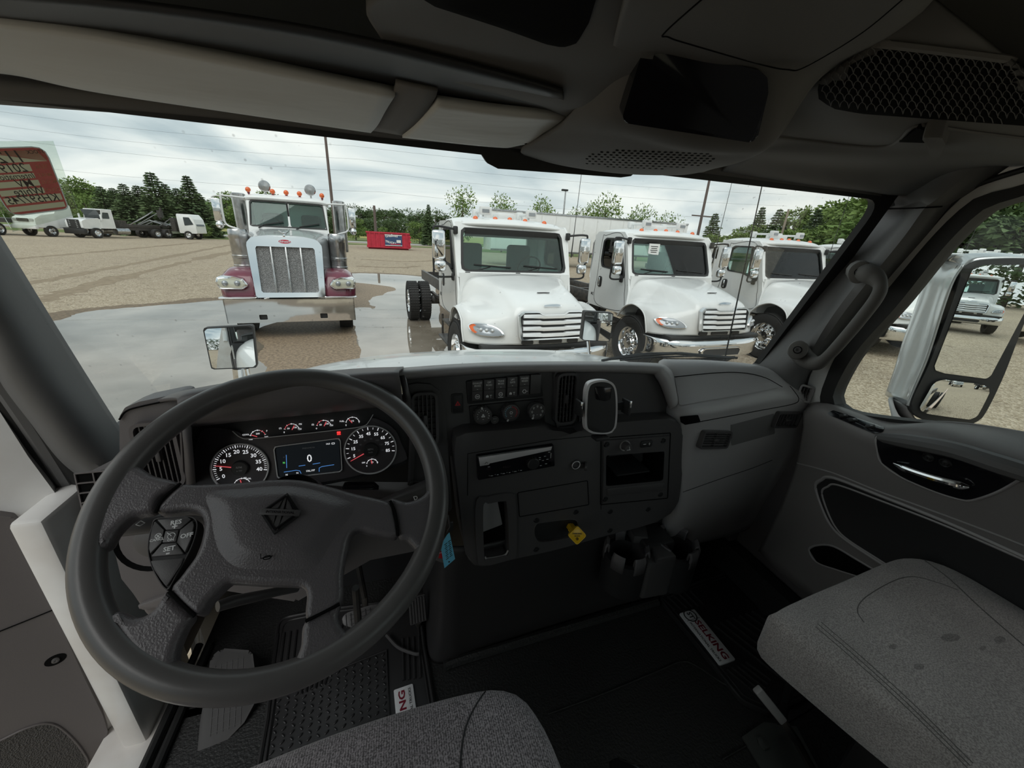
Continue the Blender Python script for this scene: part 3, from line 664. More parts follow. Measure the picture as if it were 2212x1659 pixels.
    rows = [[(0, -1.60, 2.385), (.5, -1.61, 2.38), (.85, -1.66, 2.37), (1.01, -1.76, 2.35)], [(0, -1.58, 2.43), (.5, -1.60, 2.425), (.86, -1.66, 2.41), (1.03, -1.78, 2.38)], [(0, -1.72, 2.50), (.5, -1.74, 2.49), (.86, -1.82, 2.47), (1.02, -1.9, 2.42)],
            [(0, -2.2, 2.53), (.5, -2.2, 2.52), (.86, -2.2, 2.49), (1.02, -2.2, 2.42)], [(0, -2.72, 2.51), (.5, -2.72, 2.50), (.86, -2.70, 2.46), (1.0, -2.66, 2.40)], [(0, -2.80, 2.36), (.5, -2.80, 2.36), (.86, -2.79, 2.36), (.99, -2.76, 2.36)]]
    b = MB(); b.loft(rows, 24, 14, mirror=True, flip=True); b.build('roof', M['white'], t, angle=60, solid=.02)
    b = MB(); b.prism([(x*1.0, z) for x, z in fi], -.015, -.008, 0, WSM @ XZ(0)); b.build('windshield', M['truckglass'], t)
    b = MB(); b.ring([(x*1.02, 2.015+(z-2.015)*1.04) for x, z in fi], [(x*.975, 2.015+(z-2.015)*.955) for x, z in fi], .0, .026, 0, WSM @ XZ(0), 60)
    b.box((0, 0, 0), (1.66, .02, .13), 0, T(0, -1.635, 2.275) @ RX(R_(-20)), r=.008)
    b.build('windshield_seal', M['blackp'], t)
    b = MB()
    for x0 in (-.45, .42):
        b.tube([(x0+.42, -1.43, 1.66), (x0+.02, -1.455, 1.76)], .009, 6); b.tube([(x0-.33, -1.44, 1.755), (x0+.30, -1.455, 1.79)], .012, 6); b.box((x0+.42, -1.42, 1.66), (.08, .05, .04))
    b.build('wiper', M['blackp'], t)
    # doors with panes, handles
    for s in (-1, 1):
        d = MB(); G = YZ(0)
        loop = crspline([(-1.47, 1.0), (-2.45, 1.0), (-2.50, 1.6), (-2.47, 2.30), (-2.35, 2.37), (-1.76, 2.37), (-1.50, 1.62), (-1.44, 1.35)], 60, True)
        d.tube([(s*1.021, y, z) for y, z in loop], .005, 5, 0, closed=True); d.prism(rrect(-2.37, 1.45, .15, .22, .06), s*1.02, s*1.03, 0, G, r=.004); d.box((s*1.04, -2.37, 1.45), (.02, .04, .17), 1, r=.005)
        dd = d.build('door', [M['blackp'], M['chrome']], t)
        d = MB(); d.prism(win, s*.995, s*1.003, 0, G); d.build('window_pane', M['truckglass'], dd)
        d = MB(); wc = np.mean(win, 0); d.ring([tuple(wc+(np.array(p)-wc)*1.05) for p in win], [tuple(wc+(np.array(p)-wc)*.95) for p in win], s*1.0, s*1.028, 0, G, 48); d.tube([(s*1.01, -1.78, 1.70), (s*1.01, -1.86, 2.30)], .016, 6); d.build('window_seal', M['blackp'], dd)
        # mirrors
        b = MB(); b.tube(crspline([(s*.98, -1.56, 2.30), (s*1.30, -1.50, 2.33), (s*1.36, -1.49, 2.25), (s*1.36, -1.49, 1.75), (s*1.33, -1.50, 1.60), (s*1.02, -1.60, 1.58)], 30), .017, 8)
        b.box((s*1.0, -1.56, 2.29), (.07, .08, .12), r=.02); b.box((s*1.02, -1.60, 1.58), (.06, .1, .12), r=.02)
        mr = b.build('mirror_arm', M['blackp'], t)
        b = MB(); b.box((s*1.29, -1.44, 2.07), (.20, .10, .42), r=.04, seg=3); b.box((s*1.27, -1.44, 1.76), (.18, .12, .17), r=.05, seg=3); b.build('mirror_head', M['chrome'], mr)
        b = MB(); b.box((s*.93, -2.0, .72), (.24, .75, .04), r=.01); b.box((s*.98, -2.0, .42), (.28, .85, .04), r=.01); b.box((s*.86, -2.0, .58), (.05, .8, .4)); b.tube([(s*1.02, -2.5, .8), (s*1.02, -2.5, .4)], .02); b.build('step', M['blackmetal'], t)
        b = MB(); b.prism(rpoly([(-1.42, .80), (-1.30, 1.06), (-1.02, 1.16), (-.80, 1.16), (-.60, 1.05), (-.47, .80), (-.47, .6), (-1.42, .6)], .05), s*.55, s*.75, 0, YZ(0)); b.build('wheel_liner', M['blackp'], t)
        b = MB(); b.text('M2', .09, Matrix(((0, 0, 1, 0), (1, 0, 0, -2.62), (0, 1, 0, 1.16), (0, 0, 0, 1))) @ T(0, 0, 1.022) if s > 0 else Matrix(((0, 0, -1, 0), (-1, 0, 0, -2.62), (0, 1, 0, 1.16), (0, 0, 0, 1))) @ T(0, 0, 1.022), 0, .01)
        b.build('model_badge', M['blackp'], dd)
    # cab inside
    b = MB(); b.box((0, -1.72, 1.52), (1.9, .42, .25), r=.08)
    b.build('dash_panel', M['seatext'], t)
    for x in (-.48, .5):
        b = MB(); b.box((x, -2.25, 1.35), (.5, .5, .14), r=.05); b.box((x, -2.52, 1.72), (.48, .14, .75), r=.07, seg=3); b.build('cab_seat', M['seatext'], t)
    b = MB(); b.tube([(-.48+.22*math.cos(a), -1.98+.10*math.sin(a), 1.73+.19*math.sin(a)) for a in np.linspace(0, 6.283, 25)[:-1]], .014, 6, closed=True); b.tube([(-.48, -1.75, 1.6), (-.48, -1.98, 1.73)], .03); b.box((-.48, -1.98, 1.73), (.3, .04, .06), r=.01); b.build('driver_wheel', M['blackp'], t)
    # roof lamps
    for x in (-.62, -.27, 0, .27, .62):
        b = MB(); b.ball((x, -1.82+.09*abs(x), 2.50-.03*abs(x)), .045, 0, n=10, sz=1.0); b.box((x, -1.86+.09*abs(x), 2.49-.03*abs(x)), (.08, .13, .04), 0, r=.015); b.build('marker_light', M['amber'], t)
    for x in (-.42, .42):
        b = MB(); b.tube([(x, -2.0, 2.53), (x, -2.0, 2.60)], .02, 6, 0); b.tube([(x, -1.95, 2.61), (x, -2.38, 2.61)], .022, 8, 0); b.box((x, -1.90, 2.62), (.18, .10, .13), 0, r=.02); b.box((x, -1.845, 2.615), (.12, .01, .05), 1); b.box((x, -2.42, 2.60), (.12, .10, .13), 0, r=.02); b.tube([(x, -2.36, 2.53), (x, -2.36, 2.60)], .02, 6, 0)
        b.build('roof_lamp', [M['offwhite'], M['lensdark']], t)
    b = MB(); b.box((0, -2.15, 2.56), (.30, .35, .10), r=.03); b.build('roof_hatch', M['offwhite'], t)
    b = MB(); b.tube([(-1.10, -1.55, 1.95), (-1.12, -1.56, 2.5), (-1.16, -1.58, 3.7)], [.012, .006, .004], 6); b.build('antenna', M['blackp'], t)
    # frame
    for s in (-1, 1):
        b = MB(); b.box((s*.42, -4.6, .93), (.08, 7.6, .27), r=.008); b.build('frame_rail', M['blackmetal'], t)
    for y in (-3.4, -4.6, -6.6, -8.2): b = MB(); b.box((0, y, .93), (.78, .10, .2)); b.build('cross_member', M['blackmetal'], t)
    b = MB(); b.tube([(-.78, -.93, .5), (.78, -.93, .5)], .06); b.tube([(-.9, -5.85, .5), (.9, -5.85, .5)], .09); b.ball((0, -5.85, .5), .2); b.box((0, -1.1, .85), (.9, 1.3, .5)); b.build('axle', M['blackmetal'], t)
    b = MB(); b.tube([(-.75, -2.9, .62), (-.75, -3.9, .62)], .28, 20, caps=True); b.build('fuel_tank', M['steel'], t)
    b = MB()
    for s in (-1, 1):
        b.box((s*.62, -5.3, .74), (.06, .9, .06)); b.tube([(s*.6, -5.6, .5), (s*.42, -5.3, .85)], .03); b.ball((s*.6, -5.45, .62), .12); b.tube([(s*.5, -4.9, .55), (s*.5, -5.2, .7)], .07)
    b.build('rear_suspension', M['blackmetal'], t)
    b = MB(); b.tube([(.95, -2.84, 2.3), (.95, -2.92, 2.2), (.95, -2.92, 1.5), (.95, -2.84, 1.4)], .016); b.tube([(-.95, -2.84, 2.3), (-.95, -2.92, 2.2), (-.95, -2.92, 1.5), (-.95, -2.84, 1.4)], .016); b.build('grab_bar', M['chrome'], t)
    for s in (-1, 1):
        wheel(t, s*1.03, -.93, .5, .27, s)
        wheel(t, s*.82, -5.85, .5, .25, s, lug=True); wheel(t, s*1.12, -5.85, .5, .25, s, lug=True)
    return t
def put(t, x, y, a, z=0.0, label=None, group=None):
    t.location = (x, y, z); t.rotation_euler = (0, 0, -R_(a)); t['label'] = label
    if group: t['group'] = group
m2 = make_m2()
MG = 'white trucks parked in a row facing the cab'
put(m2, 1.84, 4.98, 175, 0.0, 'white bare-chassis truck with dual rear tyres standing in the puddle, nearest of the row', MG)
for x, y, a, l in [(5.10, 5.25, 177.4, 'white truck with chrome wheels and a paper in its windshield, second in the row'), (8.62, 5.45, 177.3, 'white truck third in the row, its fender cut off by the cab pillar'),
                   (11.95, 5.75, 178, 'white truck showing headlamp and chrome bumper between cab pillar and side mirror'), (14.9, 6.1, 178, 'white truck whose windshield shows just above the silver side mirror'),
                   (18.3, 6.3, 178, 'white truck roof and bumper showing right of the side mirror')]:
    put(dup(m2), x, y, a, 0, l, MG)
for i, (x, y, a) in enumerate([(21.8, 6.6, 178), (25.2, 6.8, 178), (16.5, 14.5, 178), (20, 14.8, 178), (23.5, 15, 178), (27.5, 15.2, 178), (31, 15.4, 178)]):
    put(dup(m2), x, y, a, 0, 'white truck roof with roof lamps seen over the side mirror in the far rows', 'white truck roofs in the far rows')
for i, (x, y, a) in enumerate([(9, -16, 20), (13, -15, 20), (2.5, -24, 10)]):
    put(dup(m2), x, y, a, 0, 'white truck parked behind the cab, seen only in the mirrors', 'trucks behind the cab')
# paper in the second truck's windshield
pp = MB(); pp.box((4.62, 6.80, 2.16), (.24, .01, .20), 0)
for k in range(4): pp.box((4.62, 6.794, 2.21-.035*k), (.16-.03*(k % 2), .004, .012), 1)
tag(pp.build('paper_notice', [M['paper'], M['ink']]), 'white printed paper taped inside the second truck windshield', 'paper')

# ---------------------------------------------------------------- long-nosed chrome truck
def make_pete():
    t = thing('long_nose_truck', 'silver-white long-nosed truck with tall chrome grille and maroon fenders', 'truck')
    b = MB(); b.plate(rrect(0, .585, 2.34, .47, .02), [rrect(-.55, .46, .14, .10, .02), rrect(.55, .46, .14, .10, .02)], -.02, .0, 0, XZ(0) )
    for s in (-1, 1): b.box((s*1.16, -.16, .585), (.02, .32, .47), 0)
    b.box((0, -.06, .81), (2.34, .12, .02), 0); b.build('bumper', M['chrome'], t)
    b = MB()
    for s in (-1, 1): b.box((s*.55, -.08, .46), (.2, .06, .14))
    b.build('tow_pocket', M['blackp'], t)
    # grille surround (leans back)
    TL = Matrix(((1, 0, 0, 0), (0, 1, -.17, .04), (0, 0, 1, 0), (0, 0, 0, 1))) @ XZ(0)
    so = rpoly([(-.62, .84), (.62, .84), (.66, 1.86), (.56, 1.97), (.3, 2.0), (-.3, 2.0), (-.56, 1.97), (-.66, 1.86)], [.02, .02, .1, .1, .1, .1, .1, .1], 4)
    si = rrect(0, 1.37, 1.03, .87, .04)
    b = MB(); b.ring(so, si, -.05, .05, 0, TL, 80); gs = b.build('grille_surround', M['chrome'], t)
    b = MB(); b.prism(si, .0, .012, 0, TL); gm = b.build('grille_mesh', M['grillemesh'], t)
    for x in (-.26, 0, .26): b = MB(); b.prism(rrect(x, 1.37, .028, .87, .008), .0, .045, 0, TL, r=.006); b.build('grille_bar', M['steel'], gm)
    b = MB(); b.prism(circ(0, 1.905, .115, 28, .042), .05, .058, 0, TL); b.prism(circ(0, 1.905, .108, 28, .036), .056, .061, 1, TL)
    b.text('Peterbilt', .055, TL @ T(0, 1.905, .063) @ SCL(-1, 1, 1) @ SCL(-1, 1, 1), 0, .01); b.build('badge', [M['chrome'], M['red']], t)
    # bonnet
    rows = []
    for y, w_, z0, z1 in ((-.26, .62, 1.2, 2.0), (-.32, .63, 1.1, 2.02), (-.7, .66, 1.1, 2.05), (-1.2, .74, 1.1, 2.09), (-1.75, .86, 1.1, 2.13)):
        rows.append([(0, y, z1), (w_*.5, y, z1-.01), (w_*.85, y, z1-.06), (w_*.98, y, z1-.17), (w_, y, z1-.45), (w_, y, z0-.1)])
    b = MB(); b.loft(rows, 18, 18, mirror=True, flip=True); b.build('hood', M['silver'], t, angle=50, solid=.02)
    b = MB(); b.tube([(0, -.24, 2.0), (0, -.34, 2.07)], .018); b.tube(crspline([(-.09, -.36, 2.10), (0, -.28, 2.06), (.09, -.36, 2.10)], 9), .012, 6); b.tube([(0, -.5, 2.05), (0, -1.7, 2.14)], .012, 6); b.build('hood_ornament', M['chrome'], t)
    for s in (-1, 1):
        S = lambda P: [(s*p[0], p[1], p[2]) for p in P]
        rows = [S([(.62, -.12, .84), (.9, -.10, .84), (1.1, -.14, .84), (1.22, -.28, .84)]), S([(.62, -.16, 1.0), (.9, -.14, 1.0), (1.1, -.18, 1.0), (1.23, -.32, 1.0)]), S([(.64, -.26, 1.22), (.9, -.24, 1.22), (1.1, -.28, 1.21), (1.23, -.42, 1.18)]),
                S([(.65, -.45, 1.33), (.9, -.45, 1.34), (1.08, -.48, 1.32), (1.20, -.58, 1.24)]), S([(.66, -.8, 1.36), (.9, -.8, 1.37), (1.08, -.8, 1.35), (1.2, -.82, 1.26)]), S([(.68, -1.2, 1.26), (.9, -1.22, 1.26), (1.08, -1.22, 1.24), (1.2, -1.22, 1.14)]), S([(.7, -1.45, 1.0), (.9, -1.48, .98), (1.08, -1.48, .96), (1.2, -1.48, .92)])]
        b = MB(); b.loft(rows, 24, 14, flip=s > 0); b.build('fender', M['maroon'], t, angle=60, solid=.02)
        b = MB(); b.box((s*.92, -.08, .845), (.62, .2, .03), r=.01); b.build('fender_trim', M['chrome'], t)
        po = rpoly([(.70, 1.07), (.82, 1.0), (1.20, 1.0), (1.24, 1.12), (1.22, 1.23), (.95, 1.24), (.80, 1.20)], .05, 3)
        if s < 0: po = [(-x, z) for x, z in po][::-1]
        b = MB(); b.prism(po, -.25, .06, 0, XZ(-.12), r=.03); hl = b.build('headlamp', M['chrome'], t)
        ce = np.mean(po, 0); b = MB(); b.prism([tuple(ce+(np.array(p)-ce)*np.array([.86, .74])) for p in po], .05, .075, 0, XZ(-.12), r=.012)
        for dx in (-.1, .1): b.ball((s*(.99+dx), -.055, 1.12), .055, 1, n=12)
        b.build('headlamp_lens', [mat('yellowed_headlamp', (.58, .58, .48), .15, .2, coat=1), M['lensdark']], hl)
        # air cleaner and exhaust stack
        AX = .96
        b = MB(); b.lathe([(.01, 2.08), (.17, 2.075), (.185, 2.05), (.185, 1.88), (.18, 1.87), (.18, 1.56), (.188, 1.55), (.188, 1.50), (.18, 1.49), (.178, 1.36), (.186, 1.35), (.186, 1.31), (.15, 1.24), (.01, 1.23)], 28, 0, T(s*AX, -1.38, 0)); b.build('air_cleaner', M['steel'], t)
        b = MB(); b.lathe([(.15, 1.6), (.15, 2.84), (.12, 2.86), (.01, 2.86)], 20, 0, T(s*1.10, -3.0, 0)); b.tube([(s*1.1, -3, .8), (s*1.1, -3, 1.7)], .08, 10); b.build('exhaust_stack', M['steel'], t)
        # mirror bracket
        b = MB(); b.tube(crspline([(s*.82, -1.95, 2.72), (s*1.15, -1.9, 2.73), (s*1.24, -1.9, 2.70), (s*1.26, -1.9, 2.3), (s*1.22, -1.9, 2.14), (s*1.0, -1.8, 2.06), (s*.84, -1.75, 1.95)], 36), .02, 8)
        b.tube(crspline([(s*1.15, -1.9, 2.73), (s*1.40, -1.95, 2.70), (s*1.42, -1.95, 2.55), (s*1.40, -1.95, 2.2), (s*1.26, -1.92, 2.14)], 24), .016, 8); mb = b.build('mirror_bracket', M['offwhite'], t)
        b = MB(); b.box((s*1.36, -1.93, 2.44), (.16, .05, .46), r=.02); b.ball((s*1.36, -1.93, 2.14), .08); b.build('mirror_head', M['chrome'], mb)
        b = MB(); b.plate([(-1.80, 1.2), (-2.95, 1.2), (-2.95, 2.74), (-1.98, 2.74)], [rpoly([(-2.0, 2.14), (-2.8, 2.14), (-2.8, 2.64), (-2.12, 2.64)], .05)], s*.78, s*.81, 0, YZ(0)); d = b.build('door', M['white'], t)
        b = MB(); b.prism(rpoly([(-2.0, 2.14), (-2.8, 2.14), (-2.8, 2.64), (-2.12, 2.64)], .05), s*.79, s*.797, 0, YZ(0)); b.build('window_pane', M['truckglass'], d)
        wheel(t, s*.98, -.95, .52, .29, s); wheel(t, s*.95, -6.5, .52, .5, s); wheel(t, s*.95, -7.8, .52, .5, s)
        b = MB(); b.tube([(s*.95, -2.0, .75), (s*.95, -3.2, .75)], .3, 22); b.build('fuel_tank', M['steel'], t)
    WT = Matrix(((1, 0, 0, 0), (0, 1, -.30, -1.15), (0, 0, 1, 0), (0, 0, 0, 1))) @ XZ(0)
    b = MB(); hl_, hr = rpoly([(-.76, 2.17), (-.02, 2.17), (-.02, 2.67), (-.72, 2.67)], .05, 3), rpoly([(.02, 2.17), (.76, 2.17), (.72, 2.67), (.02, 2.67)], .05, 3)
    b.plate([(-.82, 1.9), (.82, 1.9), (.79, 2.74), (-.79, 2.74)], [hl_, hr], -.04, 0, 0, WT); b.box((0, -2.93, 2.0), (1.6, .05, 1.5)); b.box((0, -2.1, 1.25), (1.5, 1.6, .05))
    b.build('cab_body', M['white'], t)
    b = MB(); b.ring([(-.78, 2.15), (.78, 2.15), (.74, 2.69), (-.74, 2.69)], [(-.755, 2.175), (.755, 2.175), (.715, 2.665), (-.715, 2.665)], -.01, .012, 0, WT, 60); b.box((0, 0, 0), (.035, .03, .53), 0, T(0, -1.875, 2.42) @ RX(R_(-16))); b.build('windshield_seal', M['blackp'], t)
    for q, n_ in ((hl_, 0), (hr, 1)): b = MB(); b.prism(q, -.03, -.02, 0, WT); b.build('windshield', M['truckglass'], t)
    b = MB()
    for x0 in (-.62, .12): b.tube([(x0, -1.80, 2.27), (x0+.42, -1.79, 2.18)], .013, 6); b.tube([(x0+.4, -1.79, 2.18), (x0+.5, -1.77, 2.12)], .012, 6)
    b.build('wiper', M['blackp'], t)
    rows = [[(0, -1.92, 2.70), (.5, -1.92, 2.70), (.76, -1.94, 2.69), (.84, -2.0, 2.66)], [(0, -1.90, 2.76), (.5, -1.90, 2.76), (.76, -1.93, 2.75), (.86, -2.0, 2.70)], [(0, -2.02, 2.83), (.5, -2.03, 2.82), (.76, -2.06, 2.80), (.86, -2.1, 2.74)], [(0, -2.5, 2.86), (.5, -2.5, 2.85), (.76, -2.5, 2.82), (.86, -2.5, 2.74)], [(0, -2.95, 2.82), (.5, -2.95, 2.82), (.76, -2.94, 2.78), (.84, -2.92, 2.7)]]
    b = MB(); b.loft(rows, 18, 12, mirror=True, flip=True); b.build('roof', M['white'], t, angle=60, solid=.02)
    for x in (-.74, -.27, 0, .27, .74):
        b = MB(); b.ball((x, -2.06, 2.90), .055, 0, n=12); b.lathe([(.012, 2.8), (.03, 2.84), (.012, 2.88)], 8, 1, T(x, -2.08, 0)); b.build('marker_light', [M['amber'], M['maroon']], t)
    for x in (-.50, .42):
        b = MB(); b.lathe([(.001, -.05), (.07, -.04), (.115, .0), (.12, .03), (.10, .05), (.001, .055)], 24, 0, T(x, -2.15, 3.0) @ RX(R_(-90))); b.tube([(x, -2.17, 2.8), (x, -2.17, 2.92)], .02, 6); b.build('round_horn', M['steel'], t)
    for x in (-.42, .42):
        b = MB(); b.box((x, -2.5, 1.75), (.5, .5, .12), r=.04); b.box((x, -2.78, 2.15), (.44, .14, .62), r=.08, seg=3); b.build('cab_seat', M['seatext'], t)
    b = MB(); b.tube([(.42+.2*math.cos(a), -2.2, 2.2+.16*math.sin(a)) for a in np.linspace(0, 6.283, 25)[:-1]], .014, 6, closed=True); b.build('driver_wheel', M['blackp'], t)
    for s in (-1, 1): b = MB(); b.box((s*.42, -5.0, .95), (.09, 7.4, .28)); b.build('frame_rail', M['blackmetal'], t)
    b = MB(); b.tube([(-.8, -.95, .52), (.8, -.95, .52)], .07); b.box((0, -1.1, 1.0), (.9, 1.4, .6)); b.box((0, -.2, .55), (1.6, .2, .16)); b.build('axle', M['blackmetal'], t)
    return t
pt = make_pete(); put(pt, -2.25, 8.85, 173, 0, pt['label'])
# ---------------------------------------------------------------- red dumpster
def dumpster():
    t = thing('dumpster', 'red open-top roll-off dumpster with a blue banner beside the far road', 'dumpster')
    A = PZ(791, 537, 0); B = PZ(888, 541, 0); ln = np.linalg.norm(B-A); u = nrm(B-A); h = 2.25+ray(793, 500)[2]/ray(793, 500)[1]*A[1]
    b = MB(); L2 = ln/2
    for y in (0, 2.2): b.box((0, y, h/2+.1), (ln-.4, .06, h-.3), 0)
    for s in (-1, 1): b.box((s*(L2-.2), 1.1, h/2+.1), (.06, 2.2, h-.3), 0)
    b.box((0, 1.1, .2), (ln-.4, 2.2, .1), 0); b.build('container_body', M['red'], t)
    b = MB()
    for y in (-.04, 2.24): b.box((0, y, h-.04), (ln-.2, .16, .14), 0); b.box((0, y, .25), (ln-.2, .14, .14), 0)
    for s in (-1, 1): b.box((s*(L2-.15), 1.1, h-.04), (.14, 2.3, .14))
    b.build('top_rail', M['red'], t)
    for k in range(9):
        x = -L2+.5+k*(ln-1)/8; b = MB(); b.box((x, -.07, .22+(h-.3)/2 if abs(k-4) > 1 else .35), (.10, .10, h-.35 if abs(k-4) > 1 else .35)); b.build('rib', M['red'], t)
    for s in (.5, 1.7): b = MB(); b.box((0, s, .09), (ln-.5, .15, .18)); b.build('skid', M['red'], t)
    sg = MB(); sx, sz = ln*.19, h*.33; cx = ln*.11
    sg.box((cx, -.16, h*.56), (sx*2, .03, sz*2), 0)
    sg.box((cx, -.18, h*.56+sz*.93), (sx*2, .02, sz*.14), 1); sg.box((cx, -.18, h*.56-sz*.93), (sx*2, .02, sz*.12), 1)
    Q = RX(R_(90)); sg.text('Great', .36, T(cx-sx*.5, -.185, h*.56+.45) @ Q @ RZ(.12), 1, .02); sg.text('Road', .36, T(cx+sx*.12, -.185, h*.56+.5) @ Q @ RZ(-.1), 1, .02); sg.text('TRUCKS', .32, T(cx-sx*.35, -.185, h*.56-.25) @ Q @ RZ(-.2), 1, .03)
    sg.box((cx+sx*.6, -.18, h*.56-.1), (sx*.5, .02, sz*.5), 1); sg.box((cx+.2, -.18, h*.56-sz*.68), (sx*1.2, .02, .1), 2)
    sg.build('banner', [mat('banner_blue', (.03, .07, .16), .6), M['paper'], M['red']], t)
    b = MB(); b.box((L2-.12, -.1, h*.5), (.12, .1, h*.8)); b.box((L2-.1, -.14, h*.8), (.3, .1, .1)); b.box((L2-.1, -.14, h*.5), (.3, .1, .1)); b.box((L2-.1, -.14, h*.2), (.3, .1, .1)); b.build('gate_hinge', M['red'], t)
    c = (A+B)/2; t.location = (c[0], c[1], 0); t.rotation_euler = (0, 0, math.atan2(u[1], u[0]))
dumpster()
# ---------------------------------------------------------------- semi trailer behind
def trailer(name, x0, x1, y, label, zt=4.1, m='offwhite'):
    t = thing(name, label, 'trailer', ((x0+x1)/2, y, 0)); b = MB(); b.box(((x0+x1)/2, y+1.3, (zt+1.15)/2), (x1-x0, 2.6, zt-1.15), r=.03); b.build('box_body', M['white'], t)
    b = MB()
    for k in range(15): b.box((x0+.4+k*(x1-x0-.8)/14, y-.015, (zt+1.15)/2), (.03, .03, zt-1.3))
    b.build('side_seams', M['offwhite'], t)
    b = MB(); b.box(((x0+x1)/2, y-.02, 1.2), (x1-x0, .06, .14)); b.box(((x0+x1)/2, y-.02, zt-.05), (x1-x0, .06, .12)); b.build('side_rail', M['steel'], t)
    for xx in (x1-1.2, x1-2.6): wheel(t, xx, y+.3, .5, .5, 1, chrome=False)
    b = MB(); b.box((x0+2.5, y+.5, .6), (.15, .15, 1.2)); b.box((x0+2.5, y+2, .6), (.15, .15, 1.2)); b.build('landing_gear', M['blackmetal'], t)
A = PY(1062, 462, 31); B = PY(1450, 462, 31)
trailer('semi_trailer', A[0], B[0]+2, 31, 'long plain white semi-trailer box standing behind the nearest white truck')
trailer('semi_trailer', 18, 31, -14, 'grey-white box trailer parked behind the cab, seen only in the side mirror')
# ---------------------------------------------------------------- vehicles at the left far edge
def far_conventional(px0, px1, py, D):
    t = thing('chassis_truck', 'small distant white truck with a black grille and long bare black chassis', 'truck')
    b = MB(); b.prism(rpoly([(0, .9), (-1.6, .9), (-1.6, 1.95), (-.3, 1.75), (0, 1.6)], .12), -.95, .95, 0, YZ(0), r=.08); b.build('hood', M['white'], t)
    b = MB(); b.prism(rrect(0, 1.3, 1.3, .85, .05), 0, .06, 0, XZ(0)); b.build('grille', M['blackp'], t)
    b = MB()
    for x in (-.4, .4):
        for k in range(5): b.box((x, .07, 1.0+k*.15), (.16, .03, .05))
    b.build('grille_bar', M['chrome'], t)
    b = MB(); b.box((0, .05, .62), (2.3, .3, .5), r=.04); b.build('bumper', M['blackp'], t)
    b = MB(); b.plate([(-1.6, .95), (-2.95, .95), (-2.95, 2.75), (-1.95, 2.75)], [rpoly([(-1.85, 1.9), (-2.6, 1.9), (-2.6, 2.5), (-2.05, 2.5)], .08)], -1.0, -.96, 0, YZ(0)); b.plate([(-1.6, .95), (-2.95, .95), (-2.95, 2.75), (-1.95, 2.75)], [rpoly([(-1.85, 1.9), (-2.6, 1.9), (-2.6, 2.5), (-2.05, 2.5)], .08)], .96, 1.0, 0, YZ(0))
    b.box((0, -2.45, 2.75), (2.0, 1.1, .14), r=.06); b.box((0, -2.93, 1.8), (1.96, .05, 1.8)); b.box((0, -1.65, 1.4), (1.96, .1, .9)); b.build('cab_body', M['white'], t)
    b = MB(); b.box((0, 0, 0), (1.8, .02, .9), 0, T(0, -1.78, 2.3) @ RX(R_(-22))); b.build('windshield', M['darkglass'], t)
    for s in (-1, 1):
        b = MB(); b.prism(rpoly([(-1.85, 1.9), (-2.6, 1.9), (-2.6, 2.5), (-2.05, 2.5)], .08), s*.97, s*.975, 0, YZ(0)); b.build('side_window', M['darkglass'], t)
        b = MB(); b.box((s*.45, -6, .95), (.1, 7, .3)); b.build('frame_rail', M['blackmetal'], t)
        b = MB(); b.box((s*1.25, -1.6, 2.0), (.2, .1, .6), r=.04); b.build('mirror_head', M['offwhite'], t)
        b = MB(); b.tube([(s*.85, -2.9, .7), (s*.85, -4.2, .7)], .33, 18); b.build('fuel_tank', M['steel'], t)
        wheel(t, s*1.0, -1.0, .5, .3, s); wheel(t, s*.95, -7.2, .5, .5, s); wheel(t, s*.95, -8.5, .5, .5, s)
    b = MB(); b.box((0, -6, 1.25), (1.1, 4.5, .25)); b.box((0, -4.2, 1.5), (.9, .8, .6)); b.build('chassis_gear', M['blackmetal'], t)
    P = PZ((px0+px1)/2, py, 0); t.location = (P[0]+.4, P[1], 0); t.rotation_euler = (0, 0, -R_(204)); t.scale = (.92, .9, .9)
far_conventional(125, 190, 513, 50)
